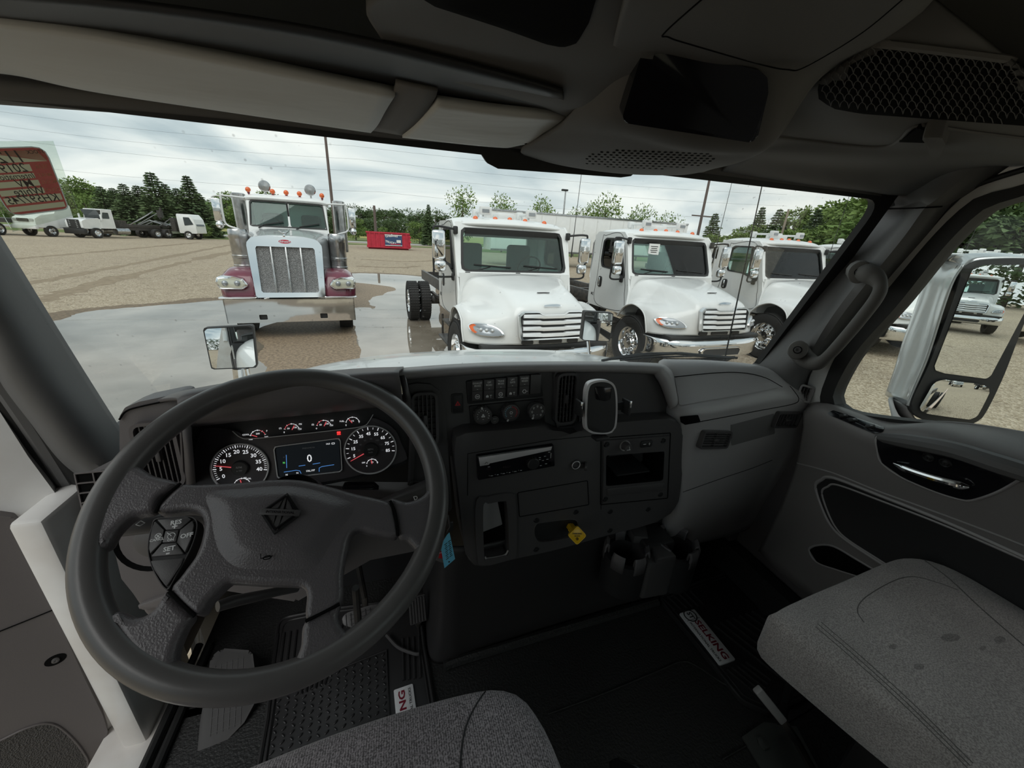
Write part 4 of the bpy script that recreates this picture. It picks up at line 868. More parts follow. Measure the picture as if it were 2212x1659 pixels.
def far_hoist():
    t = thing('hoist_truck', 'small distant white cab-over truck with a raised roll-off hoist frame', 'truck')
    P = PZ(428, 518, 0)
    b = MB(); b.prism(rpoly([(0, .7), (-1.9, .7), (-1.9, 2.85), (-.5, 2.85), (-.12, 2.3), (0, 1.6)], [.1, .05, .15, .2, .1, .1]), -1.05, 1.05, 0, YZ(0), r=.06); b.build('cab_body', M['white'], t)
    for s in (-1, 1):
        b = MB(); b.prism(rpoly([(-.2, 1.7), (-1.2, 1.55), (-1.2, 2.5), (-.55, 2.5)], .08), s*1.05, s*1.065, 0, YZ(0)); b.build('side_window', M['darkglass'], t)
        b = MB(); b.box((s*.4, -5, .95), (.1, 7.4, .25)); b.build('frame_rail', M['blackmetal'], t)
        wheel(t, s*.95, -1.0, .48, .3, s); wheel(t, s*.95, -6.0, .5, .45, s)
        b = MB(); b.prism(rpoly([(-5.2, .9), (-5.4, 1.25), (-6.0, 1.4), (-6.7, 1.25), (-6.9, .9), (-6.6, .9), (-6.4, 1.15), (-6, 1.22), (-5.6, 1.15), (-5.4, .9)], .05), s*.7, s*1.15, 0, YZ(0)); b.build('fender', M['blackp'], t)
        b = MB(); b.tube([(s*.5, -3.4, 1.4), (s*.5, -5.2, 1.9), (s*.5, -6.8, 1.2)], .09, 6); b.tube([(s*.6, -7.6, 1.2), (s*.6, -4.6, 2.9)], .07, 6); b.tube([(s*.6, -4.6, 1.1), (s*.6, -2.6, 2.4)], .06, 6); b.build('hoist_arm', M['steel'], t)
    b = MB(); b.box((0, -5.6, 1.3), (.9, 4.6, .2)); b.tube([(0, -4.3, 2.1), (0, -4.0, 3.4)], .12, 6); b.box((0, -4.2, 2.7), (.5, .4, .8)); b.box((0, -2.6, 1.6), (1.6, .5, 1.5)); b.box((.9, -3.7, .8), (.3, 1.4, .5)); b.build('hoist_frame', M['blackmetal'], t)
    b = MB(); b.box((0, -3.7, .75), (2.1, 1.2, .4)); b.build('toolbox', M['steel'], t)
    b = MB(); b.prism(rrect(0, 2.0, 1.7, .9, .1), 0, .02, 0, T(0, -.12, 0) @ Matrix(((1, 0, 0, 0), (0, 1, -.3, .6), (0, 0, 1, 0), (0, 0, 0, 1))) @ XZ(0)); b.build('windshield', M['darkglass'], t)
    t.location = (P[0]+.3, P[1]+.6, 0); t.rotation_euler = (0, 0, -R_(97)); t.scale = (.9, .88, .9)
far_hoist()
def far_medium():
    t = thing('medium_truck', 'small distant white truck with a rounded hood below the window sticker', 'truck')
    P = PZ(62, 510, 0)
    b = MB(); b.prism(rpoly([(0, .75), (-1.7, .75), (-1.7, 1.95), (-.5, 1.7), (-.05, 1.45)], [.1, .05, .1, .3, .15]), -1.05, 1.05, 0, YZ(0), r=.1); b.build('hood', M['white'], t)
    b = MB(); b.prism(rpoly([(-1.6, .8), (-3.1, .8), (-3.1, 2.7), (-2.2, 2.7), (-1.65, 1.9)], .12), -1.0, 1.0, 0, YZ(0), r=.05); b.build('cab_body', M['white'], t)
    b = MB(); b.prism(rrect(0, 1.32, 1.0, .25, .04), 0, .05, 0, XZ(0)); b.prism(rpoly([(-.55, .85), (.55, .85), (.45, .68), (-.45, .68)], .04), 0, .12, 0, XZ(0)); b.build('grille', M['blackp'], t)
    b = MB(); b.box((0, 0, .78), (2.2, .25, .35), r=.05); b.build('bumper', M['offwhite'], t)
    for s in (-1, 1):
        b = MB(); b.prism(rrect(s*.75, 1.35, .36, .18, .06), 0, .04, 0, XZ(-.02)); b.build('headlamp', M['lens'], t)
        wheel(t, s*1.0, -1.0, .46, .3, s); wheel(t, s*.95, -5.6, .46, .45, s)
        b = MB(); b.box((s*.4, -5, .85), (.1, 5, .25)); b.build('frame_rail', M['blackmetal'], t)
    b = MB(); b.box((0, 0, 0), (1.8, .02, .8), 0, T(0, -1.93, 2.25) @ RX(R_(-34))); b.build('windshield', M['darkglass'], t)
    t.location = (P[0], P[1], 0); t.rotation_euler = (0, 0, -R_(200))
far_medium()
tw = thing('flatbed_truck', 'small distant truck wheel and bed cut off by the left edge of the photo', 'truck', tuple(PZ(4, 508, 0)*np.array([1, 1, 0])))
P = PZ(6, 508, 0); b = MB(); b.box((P[0]-3, P[1]+1.4, 1.2), (7, 2.3, .35)); b.build('truck_bed', M['blackmetal'], tw); wheel(tw, P[0]-.1, P[1], .5, .3, 1)
# ================================================================ CAB
M['dash'] = mat('lit_tone_dash_plastic', (.36, .345, .345), .42, bump=.25, bs=900, dist=.0006)  # paler copy of the dash plastic, sky light put into its colour
M['dash_shade'] = mat('shade_tone_dash_plastic', (.135, .126, .130), .45, bump=.25, bs=900, dist=.0006)  # darker copy of the same plastic, driver-side shade put into its colour
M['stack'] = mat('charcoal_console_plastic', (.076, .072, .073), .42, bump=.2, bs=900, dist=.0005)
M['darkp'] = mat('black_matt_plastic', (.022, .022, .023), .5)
M['gloss'] = mat('black_gloss_plastic', (.01, .01, .012), .12)
M['recess'] = mat('black_recess', (.004, .004, .004), .9, spec=.1)
M['trim'] = mat('warm_grey_trim', (.115, .103, .102), .6, bump=.2, bs=700, dist=.0006)
M['pillar'] = mat('pillar_trim', (.115, .114, .114), .55, bump=.15, bs=800, dist=.0005)
M['wheelskin'] = mat('steering_wheel_leather', (.128, .118, .123), .34, bump=.55, bs=480, dist=.0010, detail=1)
M['wheelrim'] = mat('worn_steering_rim', (.118, .113, .111), .32, bump=.12, bs=500, dist=.0005, var=.2, vs=6)
M['headliner'] = mat('grey_headliner', (.10, .098, .092), .9, bump=.2, bs=600, dist=.0006)
M['console'] = mat('grey_overhead_plastic', (.112, .107, .101), .7, bump=.2, bs=500, dist=.0006)
M['vinyl'] = mat('grey_visor_vinyl', (.60, .60, .58), .6, bump=.5, bs=9, dist=.004, stretch=(1, 4, 4))
M['strap'] = mat('brown_grey_strap', (.16, .15, .14), .8)
M['seal'] = mat('black_rubber_seal', (.012, .012, .012), .6)
M['doorwhite'] = mat('white_door_frame_paint', (.74, .74, .73), .3, coat=.3, var=.35, vs=5, col2=(.60, .57, .54))
M['doorgrey'] = mat('pale_grey_frame_paint', (.72, .72, .71), .4)
M['floormat'] = mat('black_rubber_floor', (.020, .020, .020), .55, bump=.9, bs=160, dist=.003)
M['rubbermat'] = mat('black_rubber_mat', (.030, .029, .030), .34)
M['text'] = mat('white_marking', (.75, .75, .75), .6)
M['dimtext'] = mat('grey_marking', (.35, .35, .36), .6)
M['rednote'] = mat('red_marking', (.6, .03, .04), .5)
M['logo_red'] = mat('dark_red_lettering', (.22, .01, .03), .6)
M['metalplate'] = mat('silver_logo_plate', (.85, .85, .87), .35, .0)
M['satin'] = mat('satin_silver', (.72, .70, .71), .35, .3)
M['yellow'] = mat('yellow_knob_plastic', (.85, .52, .01), .35, coat=.3)
M['blue'] = mat('light_blue_tag', (.16, .55, .78), .6)
def fabric(name, c1, c2, s=1.0, wav=.16):
    m = bpy.data.materials.new(name); m.use_nodes = True; t = m.node_tree; b = t.nodes['Principled BSDF']; N = t.nodes.new; L = t.links.new
    b.inputs['Roughness'].default_value = .95; b.inputs['Specular IOR Level'].default_value = .15; b.inputs['Sheen Weight'].default_value = .35
    tc = N('ShaderNodeTexCoord'); mp = N('ShaderNodeMapping'); mp.inputs['Scale'].default_value = (1, 1, 1); L(tc.outputs['Object'], mp.inputs[0])
    n1 = N('ShaderNodeTexNoise'); n1.inputs['Scale'].default_value = 420*s; n1.inputs['Detail'].default_value = 2; L(mp.outputs[0], n1.inputs['Vector'])
    wv = N('ShaderNodeTexWave'); wv.bands_direction = 'X'; wv.inputs['Scale'].default_value = 95*s; wv.inputs['Distortion'].default_value = 2.0; wv.inputs['Detail'].default_value = 2; L(mp.outputs[0], wv.inputs['Vector'])
    ad = N('ShaderNodeMath'); ad.operation = 'MULTIPLY_ADD'; L(wv.outputs['Fac'], ad.inputs[0]); ad.inputs[1].default_value = wav; L(n1.outputs['Fac'], ad.inputs[2])
    r = N('ShaderNodeMapRange'); r.inputs[1].default_value = .36+wav*.5; r.inputs[2].default_value = .64+wav*.6; L(ad.outputs[0], r.inputs[0])
    mx = N('ShaderNodeMix'); mx.data_type = 'RGBA'; L(r.outputs[0], mx.inputs[0]); mx.inputs[6].default_value = (*c1, 1); mx.inputs[7].default_value = (*c2, 1)
    n2 = N('ShaderNodeTexNoise'); n2.inputs['Scale'].default_value = 7; n2.inputs['Detail'].default_value = 4; L(tc.outputs['Object'], n2.inputs['Vector'])
    r2 = N('ShaderNodeMapRange'); r2.inputs[1].default_value = .35; r2.inputs[2].default_value = .68; r2.inputs[3].default_value = 1.0; r2.inputs[4].default_value = .78; L(n2.outputs['Fac'], r2.inputs[0])
    mu = N('ShaderNodeMix'); mu.data_type = 'RGBA'; mu.blend_type = 'MULTIPLY'; mu.inputs[0].default_value = 1; L(mx.outputs[2], mu.inputs[6]); L(r2.outputs[0], mu.inputs[7]); L(mu.outputs[2], b.inputs['Base Color'])
    bp = N('ShaderNodeBump'); bp.inputs['Strength'].default_value = .6; bp.inputs['Distance'].default_value = .0015; L(ad.outputs[0], bp.inputs['Height']); L(bp.outputs[0], b.inputs['Normal'])
    return m
M['seatD'] = fabric('charcoal_mauve_seat_cloth', (.13, .118, .124), (.52, .47, .49))
M['seatP'] = fabric('grey_seat_cloth', (.26, .235, .225), (.50, .46, .44), 1.1, 0.0)

def g3(p):
    x, y, ax, v = p; return (PX if ax == 'X' else PY if ax == 'Y' else PZ)(x, y, v)
def G3(rows): return [[g3(p) for p in r] for r in rows]
def bowl(name, label, cat, **k): return thing(name, label, cat, **k)

# ---------------------------------------------------------------- shell of the cab
st = lambda o: tag(o, kind='structure')
b = MB(); b.box((.025, -.02, 1.03), (1.81, 1.70, .04), 0); st(b.build('floor', M['floormat']))
b = MB(); b.plate([(-.95, .9), (.95, .9), (.95, 2.62), (-.95, 2.62)], [rrect(0, 2.0, 1.5, .62, .08)], -.92, -.88, 0, XZ(0)); st(b.build('wall_back', M['trim']))
b = MB(); b.box((0, 0, 0), (1.50, .006, .62), 0, T(0, -.90, 2.0)); st(b.build('window_2', glassmat('cab_glass', (.9, .94, .92), 1.0)))
# ceiling, rising from the header above the windshield
rows = []
for y, z in ((.80, 2.415), (.70, 2.46), (.52, 2.53), (.30, 2.60), (0, 2.63), (-.5, 2.63), (-.90, 2.60)): rows.append([(-.98, y, z-.05), (-.8, y, z), (0, y, z+.02), (.8, y, z), (.98, y, z-.05)])
b = MB(); b.loft(rows, 20, 16); st(b.build('ceiling', M['headliner'], solid=.03))
# firewall and side walls
b = MB(); b.box((0, 1.16, 1.32), (1.9, .05, .86)); st(b.build('wall_front', M['darkp']))
for s, nm in ((-1, 'left'), (1, 'right')):
    b = MB(); b.box((s*.95, 1.03, 1.25 if s < 0 else 1.38), (.04, .30, .45 if s < 0 else .84)); b.box((.985, .75, 1.42), (.03, .9, .76)) if s > 0 else None; b.box((s*.95, -.62, 1.75), (.04, .55, 1.6)); st(b.build('wall_'+nm, M['trim']))
    b = MB(); b.box((s*.95, .2, 2.52), (.05, 1.2, .12), r=.02); st(b.build('trim_%d' % (3 if s < 0 else 4), M['trim']))

# windshield pane
WS = Fr((0, .95, 1.80), (1, 0, 0), (0, -.19, .59))
M['wsglass'] = glassmat('windshield_glass', (.96, .975, .97), .15, dirt=.35, haze=.006)
ws_out = [(-.92, -.10), (.92, -.10), (.95, .66), (-.95, .66)]
tl, tr, rb = WS.px(-40, 211), WS.px(1904, 432), WS.px(1640, 783)
v = WS.px(1000, 320)
ws_in = rpoly([(-.885, -.02), (rb[0]+.0, -.02), rb, (tr[0], tr[1]), (-.885, tl[1])], [.03, .03, .01, .05, .05], 5)
b = MB(); b.prism([(-.91, -.06), (.93, -.06), (.95, .63), (-.91, .63)], -.012, -.006, 0, WS.M); st(b.build('window_1', M['wsglass']))
b = MB(); b.plate(ws_out, [ws_in], -.014, .004, 0, WS.M)
mp_ = [WS.px(*q) for q in [(1030, 318), (1052, 352), (1075, 364), (1340, 383), (1362, 380), (1378, 366), (1378, 340), (1030, 300)]]
b.prism(mp_, -.016, .002, 0, WS.M); st(b.build('trim_1', M['seal']))

# header trim over the windshield
rows = G3([[(-60, 222, 'Y', .775), (480, 262, 'Y', .775), (860, 305, 'Y', .775), (1120, 326, 'Y', .775), (1500, 378, 'Y', .775), (1915, 436, 'Y', .775)],
           [(-60, 205, 'Y', .755), (480, 255, 'Y', .755), (860, 300, 'Y', .755), (1120, 322, 'Y', .755), (1500, 372, 'Y', .755), (1905, 424, 'Y', .755)],
           [(-60, 172, 'Y', .745), (480, 226, 'Y', .745), (860, 281, 'Y', .745), (1120, 309, 'Y', .745), (1500, 352, 'Y', .745), (1900, 396, 'Y', .745)],
           [(-60, 140, 'Y', .76), (480, 205, 'Y', .76), (860, 262, 'Y', .76), (1120, 296, 'Y', .76), (1500, 335, 'Y', .76), (1900, 372, 'Y', .76)]])
b = MB(); b.loft(rows, 12, 40); st(b.build('trim_2', M['console'], solid=.01))

# ---------------------------------------------------------------- right pillar, door frame, seals
rows = G3([[(2005, 250, 'Y', .80), (2060, 300, 'X', .86), (2130, 330, 'X', .90), (2175, 352, 'X', .945)],
           [(1912, 396, 'Y', .80), (1975, 412, 'Y', .72), (2030, 420, 'X', .88), (2062, 425, 'X', .945)],
           [(1914, 447, 'Y', .805), (1965, 447, 'Y', .74), (2002, 445, 'X', .885), (2040, 446, 'X', .945)],
           [(1868, 500, 'Y', .825), (1915, 505, 'Y', .755), (1952, 510, 'X', .885), (1983, 513, 'X', .945)],
           [(1800, 577, 'Y', .85), (1850, 585, 'Y', .78), (1884, 592, 'X', .885), (1911, 596, 'X', .945)],
           [(1730, 668, 'Y', .88), (1785, 680, 'Y', .80), (1805, 690, 'X', .885), (1828, 700, 'X', .945)],
           [(1655, 765, 'Y', .92), (1700, 785, 'Y', .83), (1725, 798, 'X', .885), (1746, 797, 'X', .945)],
           [(1610, 805, 'Y', .95), (1670, 830, 'Y', .86), (1705, 850, 'X', .885), (1730, 862, 'X', .945)]])
b = MB(); b.loft(rows, 50, 14); b.build('x', M['pillar']).name = 'pillar_trim'; po = bpy.data.objects['pillar_trim']; po.modifiers.new('thickness', 'SOLIDIFY').thickness = .012
po.name = 'trim_5'; st(po)
b = MB(); Skin(bpy.data.objects['trim_5']).line([(1916, 451), (1966, 450), (2003, 448), (2034, 446)], .0018, b, 24); st(b.build('trim_8', M['recess']))
XR = .95
def XF(pts, X=XR): return [tuple(PX(x, y, X)[1:]) for x, y in pts]      # (Y, Z) pairs on a side plane
glass_in = [(2330, 398), (2212, 429), (2137, 450), (2050, 530), (1945, 660), (1857, 758), (1812, 835), (1806, 862), (1824, 886), (1924, 903), (2060, 918), (2212, 942), (2400, 975), (3400, 1000), (3600, 330)]
seal_out = [(2330, 372), (2212, 404), (2120, 425), (2036, 495), (1924, 625), (1822, 751), (1785, 830), (1776, 868), (1800, 905), (1924, 930), (2060, 950), (2212, 975), (2400, 1005), (3900, 1100), (4100, 250)]
frame_out = [(2330, 330), (2212, 368), (2097, 398), (2010, 470), (1905, 585), (1795, 730), (1742, 822), (1728, 885), (1760, 940), (1924, 990), (2060, 990), (2212, 1000), (2400, 1030), (4200, 1150), (4400, 150)]
def loops(a, b_, n=70): return resamp(crspline(np.array(XF(a)), 200, True), n), resamp(crspline(np.array(XF(b_)), 200, True), n)
GY = Matrix(((0, 0, 1, 0), (1, 0, 0, 0), (0, 1, 0, 0), (0, 0, 0, 1)))
d2 = tag(bpy.data.objects.new('door_2', None), kind='structure'); COL.objects.link(d2)
A, B = loops(frame_out, seal_out); b = MB(); b.ring(A, B, XR-.005, XR+.03, 0, GY, 90); b.build('window_frame', M['doorgrey'], d2)
A, B = loops(seal_out, glass_in); b = MB(); b.ring(A, B, XR-.012, XR+.035, 0, GY, 90); b.build('window_seal', M['seal'], d2)
gl = XF(glass_in, .97); b = MB(); b.prism(gl, .968, .973, 0, GY); b.build('window_pane', glassmat('door_glass', (.95, .98, .965), .45), d2)
# black weather strip between pillar trim and the light frame
ws_ = G3([[(2300, 350, 'X', .94), (2212, 366, 'X', .94), (2102, 403, 'X', .94), (2058, 437, 'X', .94), (2012, 485, 'X', .94), (1920, 591, 'X', .94), (1855, 674, 'X', .94), (1796, 735, 'X', .94), (1750, 800, 'X', .94), (1735, 850, 'X', .94), (1731, 890, 'X', .94)]])[0]
b = MB(); b.tube(crspline(ws_, 60), .006, 8); b.build('weather_strip', M['seal'], d2)
# door inner panel
b = MB()
rows = G3([[(1742, 890, 'X', .955), (1782, 878, 'X', .955), (1924, 918, 'X', .955), (2060, 925, 'X', .955), (2212, 950, 'X', .955), (2500, 1010, 'X', .955)],
           [(1744, 896, 'X', .945), (1784, 884, 'X', .945), (1920, 926, 'X', .945), (2050, 932, 'X', .94), (2212, 962, 'X', .935), (2500, 1030, 'X', .93)],
           [(1748, 905, 'X', .905), (1786, 893, 'X', .90), (1888, 940, 'X', .885), (1990, 945, 'X', .87), (2212, 1010, 'X', .86), (2500, 1100, 'X', .86)],
           [(1745, 935, 'X', .905), (1782, 930, 'X', .895), (1892, 975, 'X', .885), (2000, 985, 'X', .875), (2212, 1040, 'X', .87), (2500, 1150, 'X', .87)],
           [(1735, 985, 'X', .91), (1780, 1000, 'X', .905), (1895, 1045, 'X', .90), (2000, 1075, 'X', .90), (2212, 1150, 'X', .90), (2500, 1260, 'X', .9)],
           [(1718, 1040, 'X', .915), (1770, 1060, 'X', .915), (1880, 1120, 'X', .92), (2000, 1170, 'X', .92), (2212, 1260, 'X', .92), (2500, 1380, 'X', .92)],
           [(1690, 1110, 'X', .92), (1745, 1150, 'X', .91), (1860, 1210, 'X', .915), (1980, 1270, 'X', .915), (2212, 1390, 'X', .915), (2450, 1500, 'X', .915)],
           [(1650, 1190, 'X', .93), (1700, 1240, 'X', .90), (1820, 1330, 'X', .90), (1930, 1400, 'X', .90), (2150, 1540, 'X', .90), (2350, 1640, 'X', .9)]])
b.loft(rows, 40, 40); b.build('door_panel', mat('door_panel_plastic', (.20, .188, .185), .5, bump=.25, bs=900, dist=.0006), d2, angle=60, solid=.02)
DSK = Skin(bpy.data.objects['door_panel'])
DP = Fr(PX(1950, 1100, .875), (0, -1, 0), (0, 0, 1))   # n = u x v = (-1,0,0)
def dpx(p): return DP.pxs(p)
spk = [(1762, 1050), (1775, 1036), (1800, 1032), (1900, 1070), (2050, 1130), (2240, 1215), (2500, 1330), (2500, 1600), (2200, 1430), (2060, 1320), (1900, 1215), (1825, 1165), (1795, 1135), (1775, 1095)]
so = crspline(np.array(dpx(spk)), 90, True); sc = so.mean(0)
b = MB(); DSK.patch(spk, b, .001, 1, rc=0, sink=-.001, c=(1960, 1190)); DSK.line(spk, .0045, b, 90, closed=True); DSK.line([(1800+(x-1960)*.93+160, 1190+(y-1190)*.90) for x, y in spk], .003, b, 90, closed=True); b.build('speaker_panel', [M['dash'], M['darkp']], d2)
pod = [(1893, 948), (1905, 941), (1960, 940), (2050, 958), (2140, 985), (2240, 1012), (2212, 1030), (2160, 1060), (2110, 1078), (2080, 1080), (2020, 1062), (1950, 1032), (1905, 1000), (1895, 970)]
pp_ = crspline(np.array(dpx(pod)), 70, True)
b = MB(); DSK.patch(pod, b, .002, 1, rc=0, sink=-.001); DSK.line(pod, .0028, b, 70, closed=True); b.build('handle_recess', [M['dash'], M['gloss']], d2)
b = MB(); arm = crspline(G3([[(1900, 945, 'X', .87), (1970, 955, 'X', .84), (2060, 972, 'X', .83), (2150, 1000, 'X', .83), (2260, 1035, 'X', .84)]])[0], 30); b.tube(arm, np.interp(np.linspace(0, 1, 30), [0, .2, .8, 1], [.012, .017, .019, .018]), 10); b.build('armrest', M['pillar'], d2)
b = MB(); arm = crspline(G3([[(1930, 1001, 'X', .855), (1965, 1017, 'X', .85), (2020, 1035, 'X', .848), (2070, 1048, 'X', .85), (2094, 1052, 'X', .853)]])[0], 24)
b.tube(arm, np.interp(np.linspace(0, 1, 24), [0, .15, .8, 1], [.002, .0075, .0085, .003]), 10); b.build('door_handle', M['chrome'], d2)
b = MB()
for x, y in ((2005, 988), (2042, 1000)): b.lathe([(.011, .0), (.009, .003), (.007, .0), (.004, .003), (.001, .003)], 18, 0, DSK.frame(x, y, .003).M)
b.build('screw_cover', M['darkp'], d2)
pk = [(1748, 1188), (1765, 1178), (1800, 1180), (1850, 1208), (1920, 1250), (2000, 1300), (1960, 1290), (1880, 1255), (1810, 1232), (1765, 1215)]
pq = crspline(np.array(dpx(pk)), 50, True); b = MB(); DSK.patch(pk, b, .0015, 0, rc=0, sink=-.001, c=(1850, 1215)); DSK.line(pk, .003, b, 60, 1, closed=True); b.build('door_pocket', [M['recess'], M['dash']], d2)
SWF = Fr(PX(1850, 915, .90), (0, -1, -.06), (1, 0, .30))
sp = [(1783, 889), (1800, 884), (1910, 922), (1900, 934), (1885, 934)]
b = MB(); DSK.patch([(1784, 893), (1800, 886), (1912, 923), (1906, 933), (1888, 937)], b, .003, rc=3, sink=0)
for k, (x, y) in enumerate([(1822, 899), (1842, 908), (1880, 922)]):
    sf_ = DSK.frame(x, y, .003); b.prism(rrect(0, 0, .018, .012, .002), -.001, .004, 1, sf_.M, r=.001); b.prism(rrect(.003, 0, .005, .004, .001), .004, .0045, 2, sf_.M)
b.build('window_switches', [M['gloss'], M['darkp'], M['dimtext']], d2)
b = MB(); DSK.line([(1722, 1000), (1800, 1022), (1900, 1062), (2000, 1098), (2212, 1178), (2450, 1280)], .0022, b, 40); b.build('panel_crease', M['dash'], d2)

# grab handle on the right pillar
t = thing('grab_handle', 'thick dark grey plastic grab handle bolted to the right windshield pillar', 'grab handle', g3((1790, 680, 'Y', .74)))
pts = G3([[(1722, 754, 'Y', .80), (1740, 775, 'Y', .765), (1764, 785, 'Y', .72), (1790, 768, 'Y', .685), (1830, 724, 'Y', .655), (1868, 678, 'Y', .64), (1893, 644, 'Y', .635), (1902, 620, 'Y', .64), (1893, 602, 'Y', .66), (1872, 590, 'Y', .69), (1854, 584, 'Y', .74)]])[0]
b = MB(); P = crspline(pts, 60); b.tube(P, np.interp(np.linspace(0, 1, 60), [0, .12, .28, .72, .84, 1], [.027, .024, .0135, .0135, .0215, .026]), 12, flat=1.0); b.build('grip', M['console'], t)
for x, y, Y in ((1723, 756, .762), (1857, 588, .70)):
    P = PY(x, y, Y); n = nrm(CAM-P); fr = Fr(P, np.cross((0, 0, 1), n), np.cross(n, np.cross((0, 0, 1), n))); b = MB(); b.prism(circ(0, 0, .023, 24, .027), -.03, .004, 0, fr.M, r=.006); b.prism(circ(0, 0, .0105, 20), .0035, .0045, 1, fr.M); b.lathe([(.0085, .0045), (.0075, .0085), (.0045, .0085), (.0035, .0055), (.001, .0055)], 16, 2, fr.M); b.build('mount_bolt', [M['console'], M['recess'], M['stack']], t)
# ================================================================ DASHBOARD
da = thing('dashboard', 'wide dark grey dashboard with centre console stack and glovebox', 'dashboard', (0, .85, 1.6))
b = MB()
rows = G3([[(1442, 792, 'Y', 0.985), (1440, 790, 'Y', .93), (1540, 791, 'Y', .93), (1640, 800, 'Y', .92), (1700, 822, 'Y', .88), (1755, 850, 'Y', .84)],
           [(1442, 786, 'Y', 0.925), (1440, 788, 'Y', .87), (1540, 790, 'Y', .87), (1640, 801, 'Y', .87), (1700, 829, 'Y', .84), (1752, 856, 'Y', .82)],
           [(1442, 808, 'Y', 0.885), (1448, 808, 'Y', .83), (1540, 802, 'Y', .84), (1640, 812, 'Y', .84), (1695, 834, 'Y', .82), (1748, 862, 'Y', .805)],
           [(1442, 870, 'Y', 0.830), (1462, 870, 'Y', .775), (1545, 860, 'Y', .785), (1620, 848, 'Y', .795), (1690, 843, 'Y', .80), (1745, 868, 'Y', .80)],
           [(1442, 893, 'Y', 0.807), (1470, 892, 'Y', .752), (1555, 880, 'Y', .765), (1632, 866, 'Y', .78), (1700, 856, 'Y', .79), (1743, 876, 'Y', .798)],
           [(1442, 915, 'Y', 0.803), (1480, 914, 'Y', .748), (1560, 899, 'Y', .762), (1640, 884, 'Y', .78), (1710, 872, 'Y', .79), (1741, 886, 'Y', .798)],
           [(1442, 992, 'Y', 0.800), (1478, 990, 'Y', .745), (1560, 972, 'Y', .76), (1640, 950, 'Y', .78), (1710, 932, 'Y', .795), (1736, 932, 'Y', .80)],
           [(1442, 1065, 'Y', 0.805), (1472, 1062, 'Y', .75), (1560, 1032, 'Y', .765), (1620, 1012, 'Y', .785), (1672, 992, 'Y', .80), (1712, 985, 'Y', .81)],
           [(1432, 1130, 'Y', 0.820), (1462, 1120, 'Y', .765), (1540, 1092, 'Y', .785), (1600, 1072, 'Y', .80), (1642, 1052, 'Y', .82), (1680, 1042, 'Y', .835)],
           [(1422, 1185, 'Y', 0.855), (1440, 1180, 'Y', .80), (1530, 1160, 'Y', .82), (1570, 1150, 'Y', .84), (1605, 1138, 'Y', .86), (1640, 1122, 'Y', .88)]])
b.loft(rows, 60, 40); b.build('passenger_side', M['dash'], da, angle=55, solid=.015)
# glovebox seams and lid panel
PSK = Skin(bpy.data.objects['passenger_side'])
b = MB()
PSK.line([(1450, 815), (1540, 806), (1600, 805), (1650, 815), (1690, 836)], .0013, b, 40); PSK.line([(1480, 917), (1560, 902), (1640, 887), (1712, 873), (1725, 862), (1716, 846), (1706, 834)], .0013, b, 50); PSK.line([(1475, 1063), (1560, 1033), (1620, 1013), (1668, 994)], .0010, b, 40)
b.build('glovebox_seam', M['recess'], da)
b = MB(); PSK.patch([(1458, 818), (1540, 810), (1600, 809), (1648, 818), (1682, 837), (1620, 850), (1545, 862), (1468, 876)], b, .0025, rc=0, sink=0); b.build('shelf_pad', M['dash'], da)
b = MB(); PSK.patch([(1468, 900), (1508, 896), (1514, 912), (1480, 918), (1470, 912)], b, .003, rc=3, sink=0); b.build('glovebox_latch', M['recess'], da)

def vent(fr, w_, h_, nx, ny, mat_, parent, knob=True, rr=.012, name='air_vent', m2_='stack'):
    """louvred outlet in plane fr centred on its origin"""
    b = MB(); b.ring(rrect(0, 0, w_+.012, h_+.012, rr+.006), rrect(0, 0, w_, h_, rr), -.03, .004, 0, fr.M, 64); o = b.build(name, M[mat_], parent)
    b = MB(); b.prism(rrect(0, 0, w_+.002, h_+.002, rr), -.034, -.028, 0, fr.M); b.build('vent_back', M['recess'], o)
    b = MB()
    for k in range(nx): x = -w_/2+w_*(k+1)/(nx+1); b.box((x, 0, -.006), (.0020, h_*.985, .012), 0, fr.M)
    for k in range(ny): y = -h_/2+h_*(k+1)/(ny+1); b.box((0, y, -.004 if nx < 2 else -.012), (w_*.985, .0022, .010), 0, fr.M)
    b.build('vent_louvres', M[m2_], o)
    if knob: b = MB(); b.box((0, 0, .0), (.008, .022, .012) if h_ > w_ else (.02, .007, .012), 0, fr.M, r=.002); b.build('vent_tab', M['stack'], o)
    return o
# glovebox side vents
for (x0, x1, cy_, nx_v) in ((1516, 1576, 950, 1), (1675, 1727, 907, 6)):
    fr = PSK.frame((x0+x1)/2, cy_, .015); a = fr.px(x0, cy_+7); q = fr.px(x1, cy_-8); vent(fr, q[0]-a[0], .040, nx_v, 5, 'stack', da, rr=.003)
b = MB(); PSK.patch([(1579, 918), (1672, 893), (1674, 937), (1580, 963)], b, .0015, rc=0, sink=0); b.build('trim_strip', mat('trim_strip_plastic', (.15, .145, .145), .5), da)
# corner demister on the right
b = MB(); fr = Fr(PY(1738, 850, .788), (1, -.45, -.2), (.1, .2, 1)); vent(fr, .032, .040, 2, 3, 'dash', da, False, .004, 'demister')

# ---- centre stack, upper face
UA = Fr((.05, .79, 1.90), (1, 0, 0), (0, .10, 1))
up = [(866, 806), (960, 799), (1100, 794), (1250, 792), (1390, 797), (1425, 805), (1442, 824), (1452, 860), (1466, 912), (1468, 950), (980, 985), (960, 985), (905, 1000), (880, 900)]
uq = rpoly(UA.pxs(up), .006, 3)
b = MB(); b.prism(uq, -.045, 0, 0, UA.M, r=.004); uface = b.build('console_upper_face', [M['stack'], M['darkp']], da)
